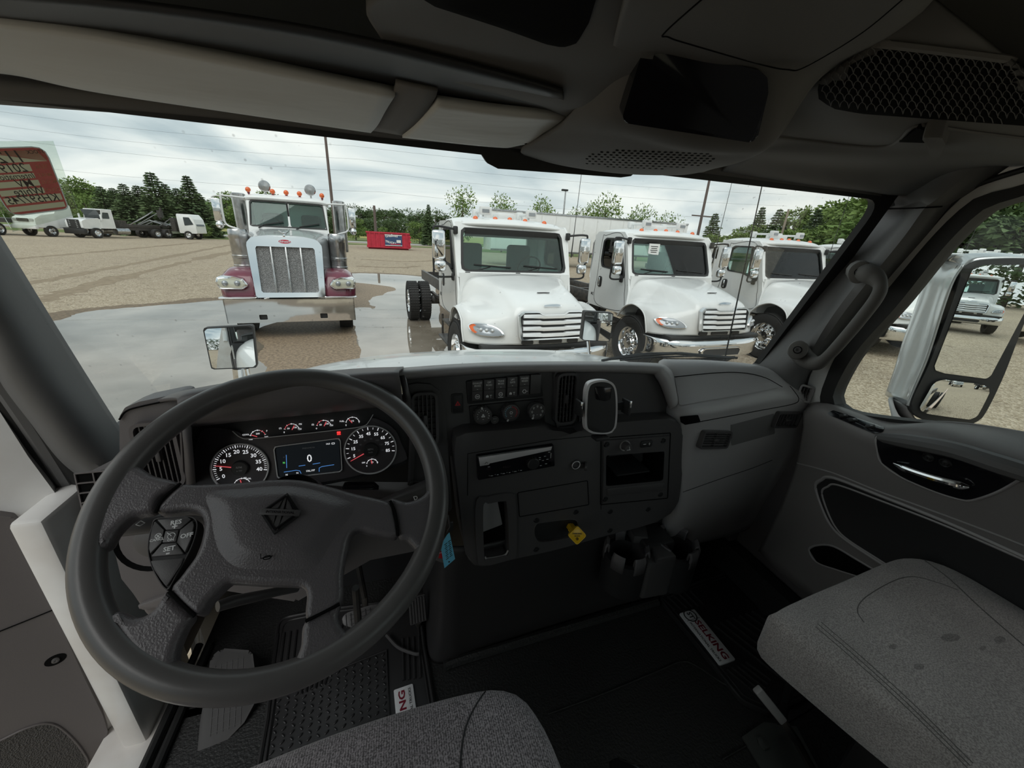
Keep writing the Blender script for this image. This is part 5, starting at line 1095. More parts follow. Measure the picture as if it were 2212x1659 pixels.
# rounded brow over the stack (sky light on its top put into the paler plastic)
rows = G3([[(700, 822, 'Y', .93), (862, 804, 'Y', .93), (1100, 790, 'Y', .93), (1390, 792, 'Y', .93), (1460, 804, 'Y', .90), (1480, 850, 'Y', .85)],
           [(720, 818, 'Y', .83), (860, 799, 'Y', .83), (1100, 785, 'Y', .84), (1385, 786, 'Y', .83), (1440, 798, 'Y', .81), (1462, 850, 'Y', .79), ],
           [(720, 822, 'Y', .785), (858, 804, 'Y', .785), (1100, 790, 'Y', .785), (1388, 790, 'Y', .785), (1438, 804, 'Y', .775), (1462, 870, 'Y', .765)],
           [(720, 830, 'Y', .775), (862, 813, 'Y', .775), (1100, 797, 'Y', .775), (1385, 799, 'Y', .775), (1428, 813, 'Y', .768), (1454, 880, 'Y', .760)],
           [(720, 836, 'Y', .79), (864, 818, 'Y', .79), (1100, 802, 'Y', .79), (1380, 804, 'Y', .79), (1421, 818, 'Y', .785), (1449, 885, 'Y', .775)]])
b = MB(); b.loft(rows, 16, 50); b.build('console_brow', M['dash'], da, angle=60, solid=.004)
# left bezel round the driver-side vent
vb = [(868, 832), (900, 826), (930, 828), (948, 842), (960, 880), (968, 985), (976, 1100), (900, 1120), (885, 1000)]
b = MB(); b.prism(rpoly(UA.pxs(vb), .012, 4), -.02, .008, 0, UA.M, r=.003); b.build('vent_bezel', M['stack'], da)
def vent_px(cpx, quad, nx, ny, Y0, **k):
    fr0 = Fr(PY(cpx[0], cpx[1], Y0), (1, 0, 0), (0, .10, 1)); q = fr0.pxs(quad); w_ = (q[1][0]-q[0][0]+q[2][0]-q[3][0])/2; h_ = (q[0][1]-q[3][1]+q[1][1]-q[2][1])/2; cx_ = sum(a[0] for a in q)/4; cy_ = sum(a[1] for a in q)/4
    fv = Fr(fr0.P(cx_, cy_), fr0.u, fr0.v)
    if cpx[0] > 1000: cut = MB(); cut.prism(rrect(0, 0, w_+.004, h_+.004, .01), -.04, .05, 0, fv.M); carve(uface, cut)
    return vent(fv, w_, h_, nx, ny, **k)
vent_px((918, 905), [(890, 856), (938, 850), (944, 954), (903, 962)], 4, 7, .768, mat_='stack', parent=da)
vent_px((1222, 862), [(1204, 812), (1240, 810), (1244, 908), (1206, 913)], 4, 9, .772, mat_='stack', parent=da)
b = MB(); q = UA.pxs([(1192, 799), (1244, 796), (1252, 918), (1200, 926)]); b.ring(rpoly(q, .014, 4), rpoly([(a*.9+.1*np.mean([p[0] for p in q]), c*.94+.06*np.mean([p[1] for p in q])) for a, c in q], .012, 4), 0, .009, 0, UA.M, 60); b.build('vent_surround', M['stack'], da)
# ---- lower face (raised panel)
LB = Fr((.13, .735, 1.65), (1, 0, 0), (0, .02, 1))
lo = [(985, 944), (1020, 934), (1100, 928), (1170, 921), (1190, 924), (1203, 936), (1240, 938), (1258, 934), (1275, 920), (1340, 912), (1450, 905), (1468, 915), (1477, 945), (1472, 1040), (1462, 1095), (1440, 1118), (1395, 1135), (1300, 1160), (1200, 1188), (1100, 1210), (1040, 1226), (1015, 1215), (1003, 1180), (990, 1060), (982, 990)]
lq = crspline(np.array(LB.pxs(lo)), 120, True)
b = MB(); b.prism([tuple(p) for p in resamp(lq, 80)], -.13, 0, 0, LB.M, r=.007, seg=2); lface = b.build('console_lower_face', [M['stack'], M['darkp']], da)
def lpoly(pts, m, z0, z1, r, rc, name, parent=da):
    b = MB(); b.prism(rpoly(LB.pxs(pts), rc, 4), z0, z1, 0, LB.M, r=r); return b.build(name, M[m], parent)
def groove(pts, name='panel_seam', rad=.0011, closed=True, m='recess', z=.0005, fr=LB, rc=.004):
    b = MB(); q = rpoly(fr.pxs(pts), rc, 3) if closed else fr.pxs(pts); b.tube([fr.P(x, y, z) for x, y in q], rad, 6, closed=closed); return b.build(name, M[m], da)
groove([(1118, 1064), (1269, 1038), (1272, 1090), (1122, 1116)])
groove([(1010, 1070), (1010, 980), (1192, 950), (1298, 940), (1298, 1100)], closed=False, rad=.0008)
# cubby with power sockets
groove([(1298, 946), (1448, 935), (1442, 1076), (1297, 1090)], rad=.0013)
b = MB(); q = LB.pxs([(1302, 950), (1444, 940), (1438, 1072), (1301, 1086)]); hole = rpoly(LB.pxs([(1307, 982), (1433, 973), (1430, 1036), (1307, 1048)]), .006, 3); b.plate(q, [hole], -.005, .005, 0, LB.M); b.build('cubby_panel', M['stack'], da)
cut = MB(); hc = np.mean(hole, 0); cut.prism(hole, -.09, .02, 0, LB.M)
b = MB()
b.ring(hole, [tuple(hc+(np.array(p)-hc)*.99) for p in hole], -.10, .005, 0, LB.M, 40); b.prism(hole, -.105, -.10, 0, LB.M); o = b.build('cubby_tray', M['recess'], da)
b = MB(); b.box((hc[0], hc[1]-.018, -.05), (.10, .004, .10), 0, LB.M); b.build('cubby_shelf', M['darkp'], o)
b = MB(); q = LB.pxs([(1308, 1052), (1432, 1040), (1430, 1056), (1309, 1068)]); b.prism(rpoly(q, .004, 3), .004, .008, 0, LB.M, r=.002); b.build('label_strip', M['stack'], da)
M['orb'] = M['gloss']
def screw(x, y, fr=LB, z=.005, r=.0065, parent=da, m='darkp'):
    a, c = fr.px(x, y); b = MB(); Mx = fr.at(a, c, z); b.lathe([(r*1.25, 0), (r*1.1, .0015), (r*.95, .0), (r*.9, -.0005), (r*.8, .0028), (r*.45, .003), (r*.4, .0012), (.0005, .0012)], 18, 0, Mx); return b.build('screw', M[m], parent)
for x, y in ((1308, 958), (1430, 950), (1305, 1076), (1424, 1066)): screw(x, y)
for x, y in ((1159, 1124), (1244, 1106), (1158, 1187), (1318, 1105), (1400, 1100), (1317, 1146)): screw(x, y, z=0)
# 12 V lighter knob and USB cover
a, c = LB.px(1347, 960); b = MB(); Mx = LB.at(a, c, .005); b.lathe([(.0145, 0), (.0145, .003), (.012, .003), (.012, .0)], 24, 0, Mx); b.build('lighter_socket', M['dash'], da)
a, c = LB.px(1346, 958); b = MB(); b.lathe([(.0105, 0), (.0105, .018), (.0095, .021), (.0005, .021)], 24, 0, LB.at(a, c, .005)); b.text('\u2216', .012, LB.at(a+.002, c, .0265), 1, .01); b.box((a, c-.004, .0265), (.010, .0012, .0004), 1, LB.M); b.build('lighter_knob', [M['stack'], M['text']], da)
a, c = LB.px(1393, 956); b = MB(); b.prism(rrect(a, c, .034, .019, .004), .004, .008, 0, LB.M, r=.0015); b.box((a-.006, c, .0082), (.008, .0016, .0004), 1, LB.M); b.tube([LB.P(a+.008, c-.004, .0085), LB.P(a+.008, c+.004, .0085)], .0005, 5, 1); b.tube([LB.P(a+.0055, c+.001, .0085), LB.P(a+.008, c-.0015, .0085), LB.P(a+.0105, c+.001, .0085)], .0004, 5, 1); b.build('usb_cover', [M['darkp'], M['text']], da)
# lone power socket with open cap
a, c = LB.px(1243, 1003); b = MB(); b.lathe([(.0135, 0), (.0135, .004), (.0115, .0045), (.0095, .002), (.0095, -.03), (.0005, -.03)], 26, 0, LB.at(a, c, 0)); b.build('power_socket', M['stack'], da)
b = MB(); b.lathe([(.0118, .0042), (.0105, .0055), (.0095, .0042)], 30, 0, LB.at(a, c, 0)); b.build('socket_ring', M['satin'], da)
b = MB(); b.prism(circ(.0, .0, .011, 20), -.003, .003, 0, LB.at(a+.024, c-.003, .010) @ RY(R_(65)), r=.0015); b.box((a+.016, c-.001, .002), (.012, .006, .004), 0, LB.M); b.build('socket_cap', M['stack'], da)
# deep pocket at the lower left
pk = [(1027, 1084), (1052, 1070), (1100, 1063), (1112, 1078), (1114, 1190), (1096, 1207), (1040, 1217), (1030, 1200)]
pi = [(1043, 1092), (1056, 1085), (1085, 1080), (1094, 1090), (1098, 1186), (1088, 1196), (1050, 1203), (1045, 1196)]
po_ = crspline(np.array(LB.pxs(pk)), 60, True); pn = crspline(np.array(LB.pxs(pi)), 60, True)
cut.prism([tuple(p) for p in pn], -.035, .02, 0, LB.M)
b = MB(); b.ring(po_, pn, -.004, .006, 0, LB.M, 60); b.build('pocket_frame', M['stack'], da)
b = MB(); b.prism([tuple(p) for p in pn], -.034, -.032, 0, LB.M); o = b.build('pocket_recess', M['recess'], da)
b = MB(); q = LB.pxs([(1044, 1096), (1080, 1092), (1092, 1150), (1046, 1168)]); b.prism(rpoly(q, .003, 3), -.032, -.030, 0, LB.M @ Matrix(((1,0,0,0),(0,1,0,0),(0,0,1,0),(0,0,0,1)))); b.build('pocket_panel', M['dash'], o)
b = MB(); q = LB.pxs([(1047, 1200), (1052, 1204), (1088, 1197), (1097, 1186)]); b.tube(crspline([LB.P(x, y, .004) for x, y in q], 14), .0022, 6); b.build('pocket_lip', M['dash'], o)
# oval recess for the brake knob
ov = [(1158, 1134), (1170, 1129), (1235, 1122), (1248, 1132), (1246, 1152), (1236, 1160), (1172, 1171), (1157, 1162), (1154, 1146)]
oq = crspline(np.array(LB.pxs(ov)), 50, True); cut.prism([tuple(p) for p in oq], -.008, .02, 0, LB.M); carve(lface, cut); b = MB(); b.tube([LB.P(x, y, .0) for x, y in oq], .0012, 6, closed=True); b.prism([tuple(p) for p in oq], -.0085, -.0075, 1, LB.M); b.build('knob_recess', [M['stack'], M['darkp']], da)

# doghouse / engine cover under the stack
rows = []
for z, dy, e in ((1.50, .0, 0), (1.42, .015, 0), (1.30, .025, .005), (1.18, .03, .012), (1.10, .03, .02), (1.05, .035, .03)):
    rows.append([(-.205-e, 1.10, z), (-.205-e, .95, z), (-.205-e, .80+dy*.3, z), (-.175-e*.3, .765+dy*.4, z), (-.10, .755+dy, z), (.1, .77+dy, z), (.4, .785+dy, z), (.60, .79+dy, z), (.66, .82+dy, z), (.68, 1.10, z)])
b = MB(); b.loft(rows, 20, 60, flip=True); b.build('engine_cover', mat('black_engine_cover', (.034, .032, .033), .5), da, angle=50, solid=.01)
# black duct below passenger dash
b = MB(); b.box((.80, .98, 1.45), (.30, .2, .5), r=.05); b.build('kick_duct', M['darkp'], da)

# ---- cluster hood and driver side
rows = G3([[(300, 880, 'Y', .90), (400, 856, 'Y', .90), (560, 828, 'Y', .90), (760, 808, 'Y', .90), (870, 801, 'Y', .90)],
           [(330, 872, 'Y', .80), (402, 850, 'Y', .80), (560, 823, 'Y', .80), (760, 803, 'Y', .80), (872, 798, 'Y', .80)],
           [(384, 866, 'Y', .70), (420, 850, 'Y', .70), (560, 833, 'Y', .70), (760, 812, 'Y', .70), (862, 806, 'Y', .70)],
           [(388, 880, 'Y', .685), (425, 868, 'Y', .685), (560, 850, 'Y', .685), (760, 828, 'Y', .685), (864, 820, 'Y', .685)],
           [(392, 910, 'Y', .70), (428, 903, 'Y', .70), (560, 886, 'Y', .70), (760, 864, 'Y', .70), (868, 852, 'Y', .70)],
           [(394, 918, 'Y', .76), (430, 914, 'Y', .76), (560, 900, 'Y', .76), (760, 880, 'Y', .76), (870, 870, 'Y', .76)]])
b = MB(); b.loft(rows, 26, 30); b.build('cluster_hood', M['dash_shade'], da, angle=60, solid=.006)
b = MB()   # hood side wall and cluster well
P1 = PY(388, 880, .69); P2 = PY(404, 1048, .70)
b.grid([[P1, PY(392, 890, .80)], [PY(396, 960, .695), PY(398, 960, .82)], [P2, PY(405, 1045, .82)]]); 
b.build('cluster_side_wall', M['dash_shade'], da, solid=.012)
b = MB(); q = [PY(862, 812, .72), PY(872, 830, .80)], [PY(876, 870, .745), PY(884, 880, .80)], [PY(884, 950, .755), PY(892, 960, .80)], [PY(880, 1060, .76), PY(890, 1060, .80)]
b.grid([list(r) for r in q]); b.build('cluster_right_wall', M['stack'], da, solid=.01)
# driver knee panel and side
kf = Fr(PY(300, 1250, .66), (1, 0, 0), (0, .30, 1))
b = MB(); q = kf.pxs([(232, 1095), (300, 1085), (405, 1085), (700, 1075), (900, 1075), (955, 1085), (965, 1225), (900, 1190), (800, 1210), (640, 1300), (480, 1275), (318, 1335), (262, 1250), (240, 1160)]); b.prism(rpoly(q, .01, 3), -.10, 0, 0, kf.M, r=.008); b.build('knee_panel', M['trim'], da)
b = MB(); q = kf.pxs([(300, 1303), (430, 1255), (440, 1268), (380, 1300), (310, 1312)]); b.prism(rpoly(q, .006, 3), -.03, .008, 0, kf.M, r=.004); b.build('panel_ledge', M['trim'], da)
b = MB(); a, c = kf.px(332, 1165); b.lathe([(.055, .004), (.05, .0), (.042, -.006), (.0005, -.006)], 32, 0, kf.at(a, c, .001)); b.lathe([(.032, .0), (.030, .006), (.024, .008), (.0005, .009)], 28, 1, kf.at(a+.004, c, 0)); b.build('round_outlet', [M['recess'], M['stack']], da)
b = MB(); sl = [(-.56, .97, 1.80), (-.56, .80, 1.80), (-.52, .74, 1.78)]
# outer end block left of the vent
lf = Fr(PY(330, 960, .765), (1, 0, 0), (0, .06, 1))
q = lf.pxs([(258, 900), (270, 880), (300, 868), (395, 848), (402, 900), (410, 1060), (330, 1075), (262, 1060), (258, 960)])
b = MB(); b.prism(rpoly(q, .012, 4), -.05, 0, 0, lf.M, r=.007); b.build('driver_side_face', M['dash_shade'], da)
b = MB(); b.tube(crspline([lf.P(*lf.px(x, y), .003) for x, y in ((260, 905), (275, 887), (310, 876), (398, 858))], 24), .0015, 6); b.build('side_seam', M['recess'], da)
vent_px((345, 975), [(290, 925), (372, 912), (392, 1040), (318, 1052)], 6, 6, .752, mat_='trim', parent=da)
for k, x in enumerate((397, 404)): b = MB(); b.tube([PY(x-6, 930, .745), PY(x, 1048, .745)], .0022, 6); b.build('bezel_rib', M['trim'], da)
df = Fr(PY(207, 1052, .73), (1, .0, 0), (0, .2, 1))
q = df.pxs([(180, 1025), (240, 1010), (262, 1020), (262, 1110), (176, 1110), (174, 1040)]); b = MB(); b.prism(rpoly(q, .006, 3), -.12, .0, 0, df.M, r=.004); o = b.build('side_demister', M['trim'], da)
fr = Fr(PY(212, 1060, .722), (1, 0, 0), (0, .2, 1)); b = MB(); b.prism(rrect(0, 0, .048, .07, .003), -.002, .001, 0, fr.M); b.build('vent_back', M['recess'], o)
b = MB()
for k in range(5): b.box((0, -.035+.0175*k, .002), (.05, .002, .004), 0, fr.M)
for k in range(3): b.box((-.024+.024*k, 0, .002), (.002, .07, .004), 0, fr.M)
b.build('vent_louvres', M['trim'], o)
# light switch plate right of the cluster, column shroud ledge
fr = Fr(PY(908, 1062, .75), (1, 0, 0), (0, .10, 1)); b = MB(); b.ring(rrect(0, 0, .045, .06, .008), rrect(0, 0, .042, .057, .007), 0, .003, 0, fr.M, 40); b.prism(rrect(0, .002, .026, .034, .004), 0, .005, 1, fr.M, r=.0015); b.tube([fr.P(-.006, .006, .006), fr.P(.006, .006, .006), fr.P(.006, -.001, .006), fr.P(-.003, -.001, .006)], .0007, 5, 2); b.build('mirror_switch', [M['darkp'], M['stack'], M['text']], da)

# ---------------------------------------------------------------- rocker switches, hazard button, climate panel
sp_ = thing('switch_panel', 'black panel of rocker switches above the climate knobs', 'switch panel', UA.P(*UA.px(1090, 840)))
q = UA.pxs([(1006, 822), (1165, 806), (1172, 855), (1010, 872)]); b = MB(); b.prism(rpoly(q, .004, 3), 0, .006, 0, UA.M, r=.002); b.build('bezel', M['darkp'], sp_)
names = [('EXHAUST', 'BRAKE'), ('OFF', 'ROAD'), ('TRANS', 'MODE'), ('LIFT', 'GATE'), ('PARKED', 'REGEN')]
cx5 = [(1030, 842), (1055, 840), (1080, 837), (1105, 834), (1131, 831)]
for k, ((x, y), nm) in enumerate(zip(cx5, names)):
    a, c = UA.px(x, y, .006); b = MB(); ww, hh = .0235, .047
    b.prism([(a-ww/2, c-hh/2), (a+ww/2, c-hh/2), (a+ww/2, c+hh/2), (a-ww/2, c+hh/2)], .004, .013, 0, UA.M, r=.002)
    b.box((a, c-.001, .0132), (ww*.96, .0006, .0006), 1, UA.M); b.text(nm[0], .0060, UA.at(a, c+.017, .0137), 2, .012, .82); b.text(nm[1], .0060, UA.at(a, c+.011, .0137), 2, .012, .82)
    b.box((a, c+.003, .0136), (.003, .0008, .0003), 2, UA.M)
    z = .0137; cc = (a, c-.014)
    if k == 0: b.ring(circ(*cc, .0055, 20), circ(*cc, .0043, 20), z-.0003, z, 2, UA.M, 20); b.box((cc[0], cc[1], z), (.006, .0022, .0003), 2, UA.M)
    elif k in (1, 3): b.prism([(cc[0]-.007, cc[1]-.004), (cc[0]-.001, cc[1]-.004), (cc[0]-.001, cc[1]), (cc[0]-.004, cc[1]+.002), (cc[0]-.007, cc[1])], z-.0003, z, 2, UA.M); b.box((cc[0]+.004, cc[1]+.001, z), (.005, .0012, .0003), 2, UA.M); b.box((cc[0]+.004, cc[1]-.002, z), (.001, .006, .0003), 2, UA.M)
    elif k == 2: b.ring(circ(*cc, .005, 18), circ(*cc, .0036, 18), z-.0003, z, 2, UA.M, 18); b.box((cc[0], cc[1], z), (.005, .0014, .0003), 2, UA.M); b.box((cc[0], cc[1]-.0075, z), (.012, .0012, .0003), 2, UA.M)
    else: b.ring(circ(*cc, .0052, 6), circ(*cc, .0036, 6), z-.0003, z, 2, UA.M, 18); b.box((cc[0]+.007, cc[1], z), (.003, .0012, .0003), 2, UA.M)
    b.build('rocker_switch', [M['stack'], M['recess'], M['text']], sp_)
a, c = UA.px(1156, 829, .006); b = MB(); b.prism(rrect(a, c, .026, .046, .002), .004, .010, 0, UA.M, r=.001); b.build('blank_cover', M['stack'], sp_)
hz_ = thing('hazard_button', 'black hazard light button with a red triangle', 'button', UA.P(*UA.px(988, 872)))
a, c = UA.px(988, 871); b = MB(); b.ring(rrect(a, c, .027, .046, .003), rrect(a, c, .022, .041, .002), 0, .004, 0, UA.M, 36); b.prism(rrect(a, c, .021, .040, .002), 0, .0045, 0, UA.M, r=.001); b.build('button_body', M['darkp'], hz_)
b = MB(); tr_ = [(a-.0065, c-.004), (a+.0065, c-.004), (a, c+.0075)]; ti = [(a-.003, c-.002), (a+.003, c-.002), (a, c+.0035)]; b.prism(tr_, .0045, .0049, 0, UA.M); b.prism([(a-.0022, c-.0018), (a+.0022, c-.0018), (a, c+.0022)], .0049, .0051, 1, UA.M); b.build('hazard_triangle', [M['rednote'], M['darkp']], hz_)

cp = thing('climate_panel', 'dark climate control panel with three round dials', 'control panel', UA.P(*UA.px(1090, 890)))
q = UA.pxs([(1013, 876), (1172, 860), (1176, 910), (1017, 925)]); b = MB(); b.prism(rpoly(q, .002, 2), 0, .006, 0, UA.M, r=.001); b.build('faceplate', M['darkp'], cp)
for k, (x, y) in enumerate(((1042, 896), (1102, 889), (1158, 886))):
    a, c = UA.px(x, y, .012); Mx = UA.at(a, c, .006); b = MB(); R0 = .0215
    b.lathe([(R0, 0), (R0*.99, .012), (R0*.92, .0155), (R0*.80, .016), (R0*.78, .0145), (.0005, .0145)], 36, 0, Mx)
    for j in range(24): an = j*math.pi/12; b.box((R0*math.cos(an), R0*math.sin(an), .006), (.0014, .0014, .010), 0, Mx)
    pa = R_((100, 245, 235)[k]); b.box((0, 0, 0), (.0052, .0034, .0024), 1, Mx @ T(R0*.90*math.cos(pa), R0*.90*math.sin(pa), .016) @ RZ(pa))
    if k == 0:
        for j in range(11): an = R_(205-j*23); b.box((0, 0, 0), (.0022+.00012*j, .0012, .0003), 1, Mx @ T(.0135*math.cos(an), .0135*math.sin(an), .0148) @ RZ(an))
        for j in range(3): an = R_(90+j*120); b.prism(circ(.0025*math.cos(an), .0025*math.sin(an), .0022, 10), .0146, .0149, 1, Mx)
    if k == 1:
        for j in range(16): an = R_(215-j*17); b.box((0, 0, 0), (.0030, .0018, .0003), 2 if j < 8 else 3, Mx @ T(.0140*math.cos(an), .0140*math.sin(an), .0148) @ RZ(an))
        b.ring(circ(0, 0, .0032, 12), circ(0, 0, .0021, 12), .0146, .0149, 1, Mx, 12)
        for j in range(6): an = j*math.pi/3; b.box((.0042*math.cos(an), .0042*math.sin(an), .0148), (.0008, .0008, .0003), 1, Mx)
    if k == 2:
        for j in range(7): an = R_(225-j*45); b.ring(circ(.013*math.cos(an), .013*math.sin(an), .0023, 8), circ(.013*math.cos(an), .013*math.sin(an), .0014, 8), .0146, .0149, 1, Mx, 10); b.box((.013*math.cos(an), .013*math.sin(an)-.003, .0148), (.003, .0007, .0003), 1, Mx)
    b.box((0, -.0085, .0148), (.0035, .0007, .0003), 1, Mx)
    b.build('dial_knob', [M['stack'], M['text'], mat('cool_blue_mark', (.2, .45, .55), .6), M['rednote']], cp)
a, c = UA.px(1068, 906, .008); b = MB(); b.lathe([(.0105, 0), (.0105, .004), (.0095, .006), (.0005, .006)], 26, 0, UA.at(a, c, .006)); b.text('MAX', .004, UA.at(a, c+.003, .0123), 1, .01); b.box((a, c-.003, .0122), (.004, .0008, .0003), 1, UA.M); b.build('defrost_button', [M['stack'], M['dimtext']], cp)

# ---------------------------------------------------------------- stereo
ra = thing('car_stereo', 'black single-din stereo with silver top strip and round knob', 'car radio', LB.P(*LB.px(1112, 995)))
q = LB.pxs([(1028, 981), (1193, 957), (1195, 1002), (1031, 1032)]); b = MB(); b.prism(rpoly(q, .003, 3), -.01, .011, 0, LB.M, r=.0015); b.build('faceplate', M['gloss'], ra)
ax = lambda u_, v_: (np.array(q[0])*(1-u_)*(1-v_)+np.array(q[1])*u_*(1-v_)+np.array(q[2])*u_*v_+np.array(q[3])*(1-u_)*v_)
b = MB(); b.prism([tuple(ax(.02, .04)), tuple(ax(.97, .04)), tuple(ax(.955, .20)), tuple(ax(.15, .34)), tuple(ax(.14, .40)), tuple(ax(.03, .40))], .011, .0125, 0, LB.M, r=.0005); b.build('silver_strip', M['satin'], ra)
b = MB(); c_ = ax(.70, .62); b.lathe([(.0150, 0), (.0145, .008), (.0125, .010), (.0005, .0105)], 30, 0, LB.at(c_[0], c_[1], .011))
for j in range(18): an = j*math.pi/9; b.box((.0148*math.cos(an), .0148*math.sin(an), .005), (.001, .001, .007), 0, LB.at(c_[0], c_[1], .011))
b.build('volume_knob', M['darkp'], ra)
b = MB()
for j in range(6): p = ax(.17+.075*j, .90); b.box((p[0], p[1], .0115), (.004 if j % 2 else .006, .0012, .0003), 0, LB.M); b.box((p[0]-.006, p[1]+.001, .0115), (.001, .0016, .0003), 0, LB.M)
for (u_, v_) in ((.80, .46), (.87, .44), (.84, .62), (.90, .60), (.81, .84), (.88, .80), (.80, .55), (.14, .50), (.93, .28)): p = ax(u_, v_); b.box((p[0], p[1], .0115), (.005, .0012, .0003), 0, LB.M)
b.box((ax(.95, .45)[0], ax(.95, .45)[1], .0115), (.0010, .014, .0003), 0, LB.M)
b.tube([LB.P(*ax(.09, .33), .013), LB.P(*ax(.11, .27), .013), LB.P(*ax(.13, .33), .013)], .0005, 5, 1)
b.build('control_marks', [M['text'], M['recess']], ra)
p = ax(.30, .62); b = MB(); b.text('TEL', .009, LB.at(p[0]-.03, p[1], .0115), 0); b.text('KELLY', .007, LB.at(p[0]+.012, p[1], .0115), 0); b.build('display_text', mat('faint_display', (.035, .02, .022), .4), ra)
b = MB()
for j, (u_, v_) in enumerate(((.90, .70), (.94, .82))): p = ax(u_, v_); b.lathe([(.004, 0), (.004, .001), (.0005, .001)], 14, 0, LB.at(p[0], p[1], .011))
b.build('aux_port', M['recess'], ra)

# ---------------------------------------------------------------- parking brake knob
bk = thing('parking_brake_knob', 'yellow diamond-shaped parking brake knob pulled out from the console', 'brake knob', LB.P(*LB.px(1235, 1145)))
base = LB.P(*LB.px(1233, 1139)); head = PY(1246.5, 1156, .685)
ax_ = nrm(head-base); fr = Fr(head, np.cross((0, 0, 1), -LB.n)*1.0, (0, 0, 1)); n = nrm(nrm(CAM-head)*.6+LB.n*.6); u_ = nrm(np.cross((0, 0, 1), n)); fr = Fr(head, u_, np.cross(n, u_))
b = MB(); b.tube([base-ax_*.005, head], .0095, 20); 
for k in range(6): an = k*math.pi/3; b.tube([base-ax_*.002+fr.u*.0095*math.cos(an)+fr.v*.0095*math.sin(an), head+fr.u*.0095*math.cos(an)+fr.v*.0095*math.sin(an)], .002, 6)
b.build('stem', M['yellow'], bk)
b = MB(); dm = rpoly([(0, .0245), (.0245, 0), (0, -.0245), (-.0245, 0)], .006, 4); b.prism(dm, -.006, .002, 0, fr.M, r=.002, both=True); b.ring(dm, [(x*.88, y*.88) for x, y in dm], .001, .0032, 0, fr.M, 40)
b.text('PARKING', .0062, fr.at(0, .0045, .0026), 1, .02, .95); b.text('BRAKE', .0048, fr.at(0, -.0015, .0026), 1, .02); b.text('PULL TO APPLY', .0026, fr.at(.0105, .0125, .0026, R_(-45)), 1, .02); b.text('PUSH TO', .003, fr.at(-.011, -.012, .0026, R_(-45)), 1, .02); b.text('RELEASE', .003, fr.at(.011, -.012, .0026, R_(45)), 1, .02)
b.ring(circ(0, -.0085, .0035, 16), circ(0, -.0085, .0022, 16), .002, .0027, 1, fr.M, 16); b.text('P', .006, fr.at(.001, -.0085, .0027), 1, .03); b.build('knob_head', [M['yellow'], M['ink']], bk)

# ---------------------------------------------------------------- phone holder
ph = thing('phone_holder', 'grey and black phone cradle with side clamps mounted on the console', 'phone holder', PY(1298, 930, .70))
pf = Fr(PY(1298, 880, .70), (1, 0, 0), (0, .12, 1)); ol = [(1276, 826), (1300, 821), (1322, 826), (1332, 845), (1334, 890), (1330, 925), (1318, 936), (1296, 938), (1274, 934), (1264, 920), (1265, 860), (1268, 838)]
oc = crspline(np.array(pf.pxs(ol)), 70, True); ocm = oc.mean(0)
b = MB(); b.prism([tuple(p) for p in oc], -.014, 0, 0, pf.M, r=.003); b.build('cradle_shell', M['satin'], ph)
b = MB(); b.prism([tuple(ocm+(p-ocm)*np.array([.86, .93])) for p in oc], -.002, .002, 0, pf.M, r=.001); b.build('rubber_pad', M['darkp'], ph)
q = pf.pxs([(1283, 834), (1320, 836), (1317, 862), (1306, 866), (1286, 862)]); b = MB(); b.prism(rpoly(q, .005, 3), .001, .0035, 0, pf.M, r=.001); b.build('sensor_window', M['gloss'], ph)
for s in (-1, 1):
    b = MB(); c0 = pf.px(1265 if s < 0 else 1334, 880); e0 = pf.px(1250 if s < 0 else 1352, 882)
    b.prism([(c0[0]-s*.004, c0[1]-.008), (e0[0], c0[1]-.011), (e0[0], c0[1]+.010), (c0[0]-s*.004, c0[1]+.008)], -.014, -.006, 0, pf.M, r=.001)
    b.prism(rrect(e0[0], c0[1], .006, .036, .003), -.014, .016, 0, pf.M, r=.002); b.box((e0[0]+s*.001, c0[1]+.010, .016), (.005, .016, .002), 1, pf.M, r=.0008); b.build('side_clamp', [M['darkp'], M['chrome']], ph)
b = MB(); e0 = pf.px(1297, 945); b.prism(rrect(e0[0], e0[1], .036, .008, .003), -.012, .012, 0, pf.M, r=.002); b.tube([pf.P(0, 0, -.014), pf.P(0, -.01, -.05), pf.P(0, -.02, -.09)], .012, 12); b.build('foot_mount', M['darkp'], ph)

# ---------------------------------------------------------------- cup holder
ch = thing('cup_holder', 'black twin cup holder with notched rims below the console', 'cup holder', (.40, .70, 1.33))
ctr = [PZ(1352, 1197, 1.385), PZ(1457, 1185, 1.385)]
for k, c in enumerate(ctr):
    b = MB(); R1 = .066 if k == 0 else .068; Mx = T(c[0], c[1], 0)
    b.lathe([(.050, 1.27), (R1*.98, 1.275), (R1, 1.385), (R1*.99, 1.392), (.050, 1.392), (.0475, 1.385), (.043, 1.285), (.0005, 1.284)], 40, 0, Mx)
    o = b.build('cup_ring', M['darkp'], ch)
    for j, an in enumerate([20, 80, 150, 215, 275, 330] if k == 0 else [-30, 35, 100, 150, 200, 285]):
        b = MB(); a0, a1 = R_(an-17), R_(an+17); prof = []
        for aa in np.linspace(a0, a1, 7): prof.append((1.0*math.cos(aa), math.sin(aa)))
        Rr, Ri, Rt = R1*1.01, .049, R1*.99
        inn = [[(c[0]+Ri*x, c[1]+Ri*y, 1.38) for x, y in prof], [(c[0]+(Ri+.004)*x, c[1]+(Ri+.004)*y, 1.417) for x, y in prof], [(c[0]+Rt*.93*x, c[1]+Rt*.93*y, 1.424) for x, y in prof], [(c[0]+Rr*x, c[1]+Rr*y, 1.408) for x, y in prof], [(c[0]+Rr*x, c[1]+Rr*y, 1.37) for x, y in prof]]
        b.grid(inn, flip=True); b.build('rim_tooth', M['dash_shade'], o, angle=30, solid=.006)
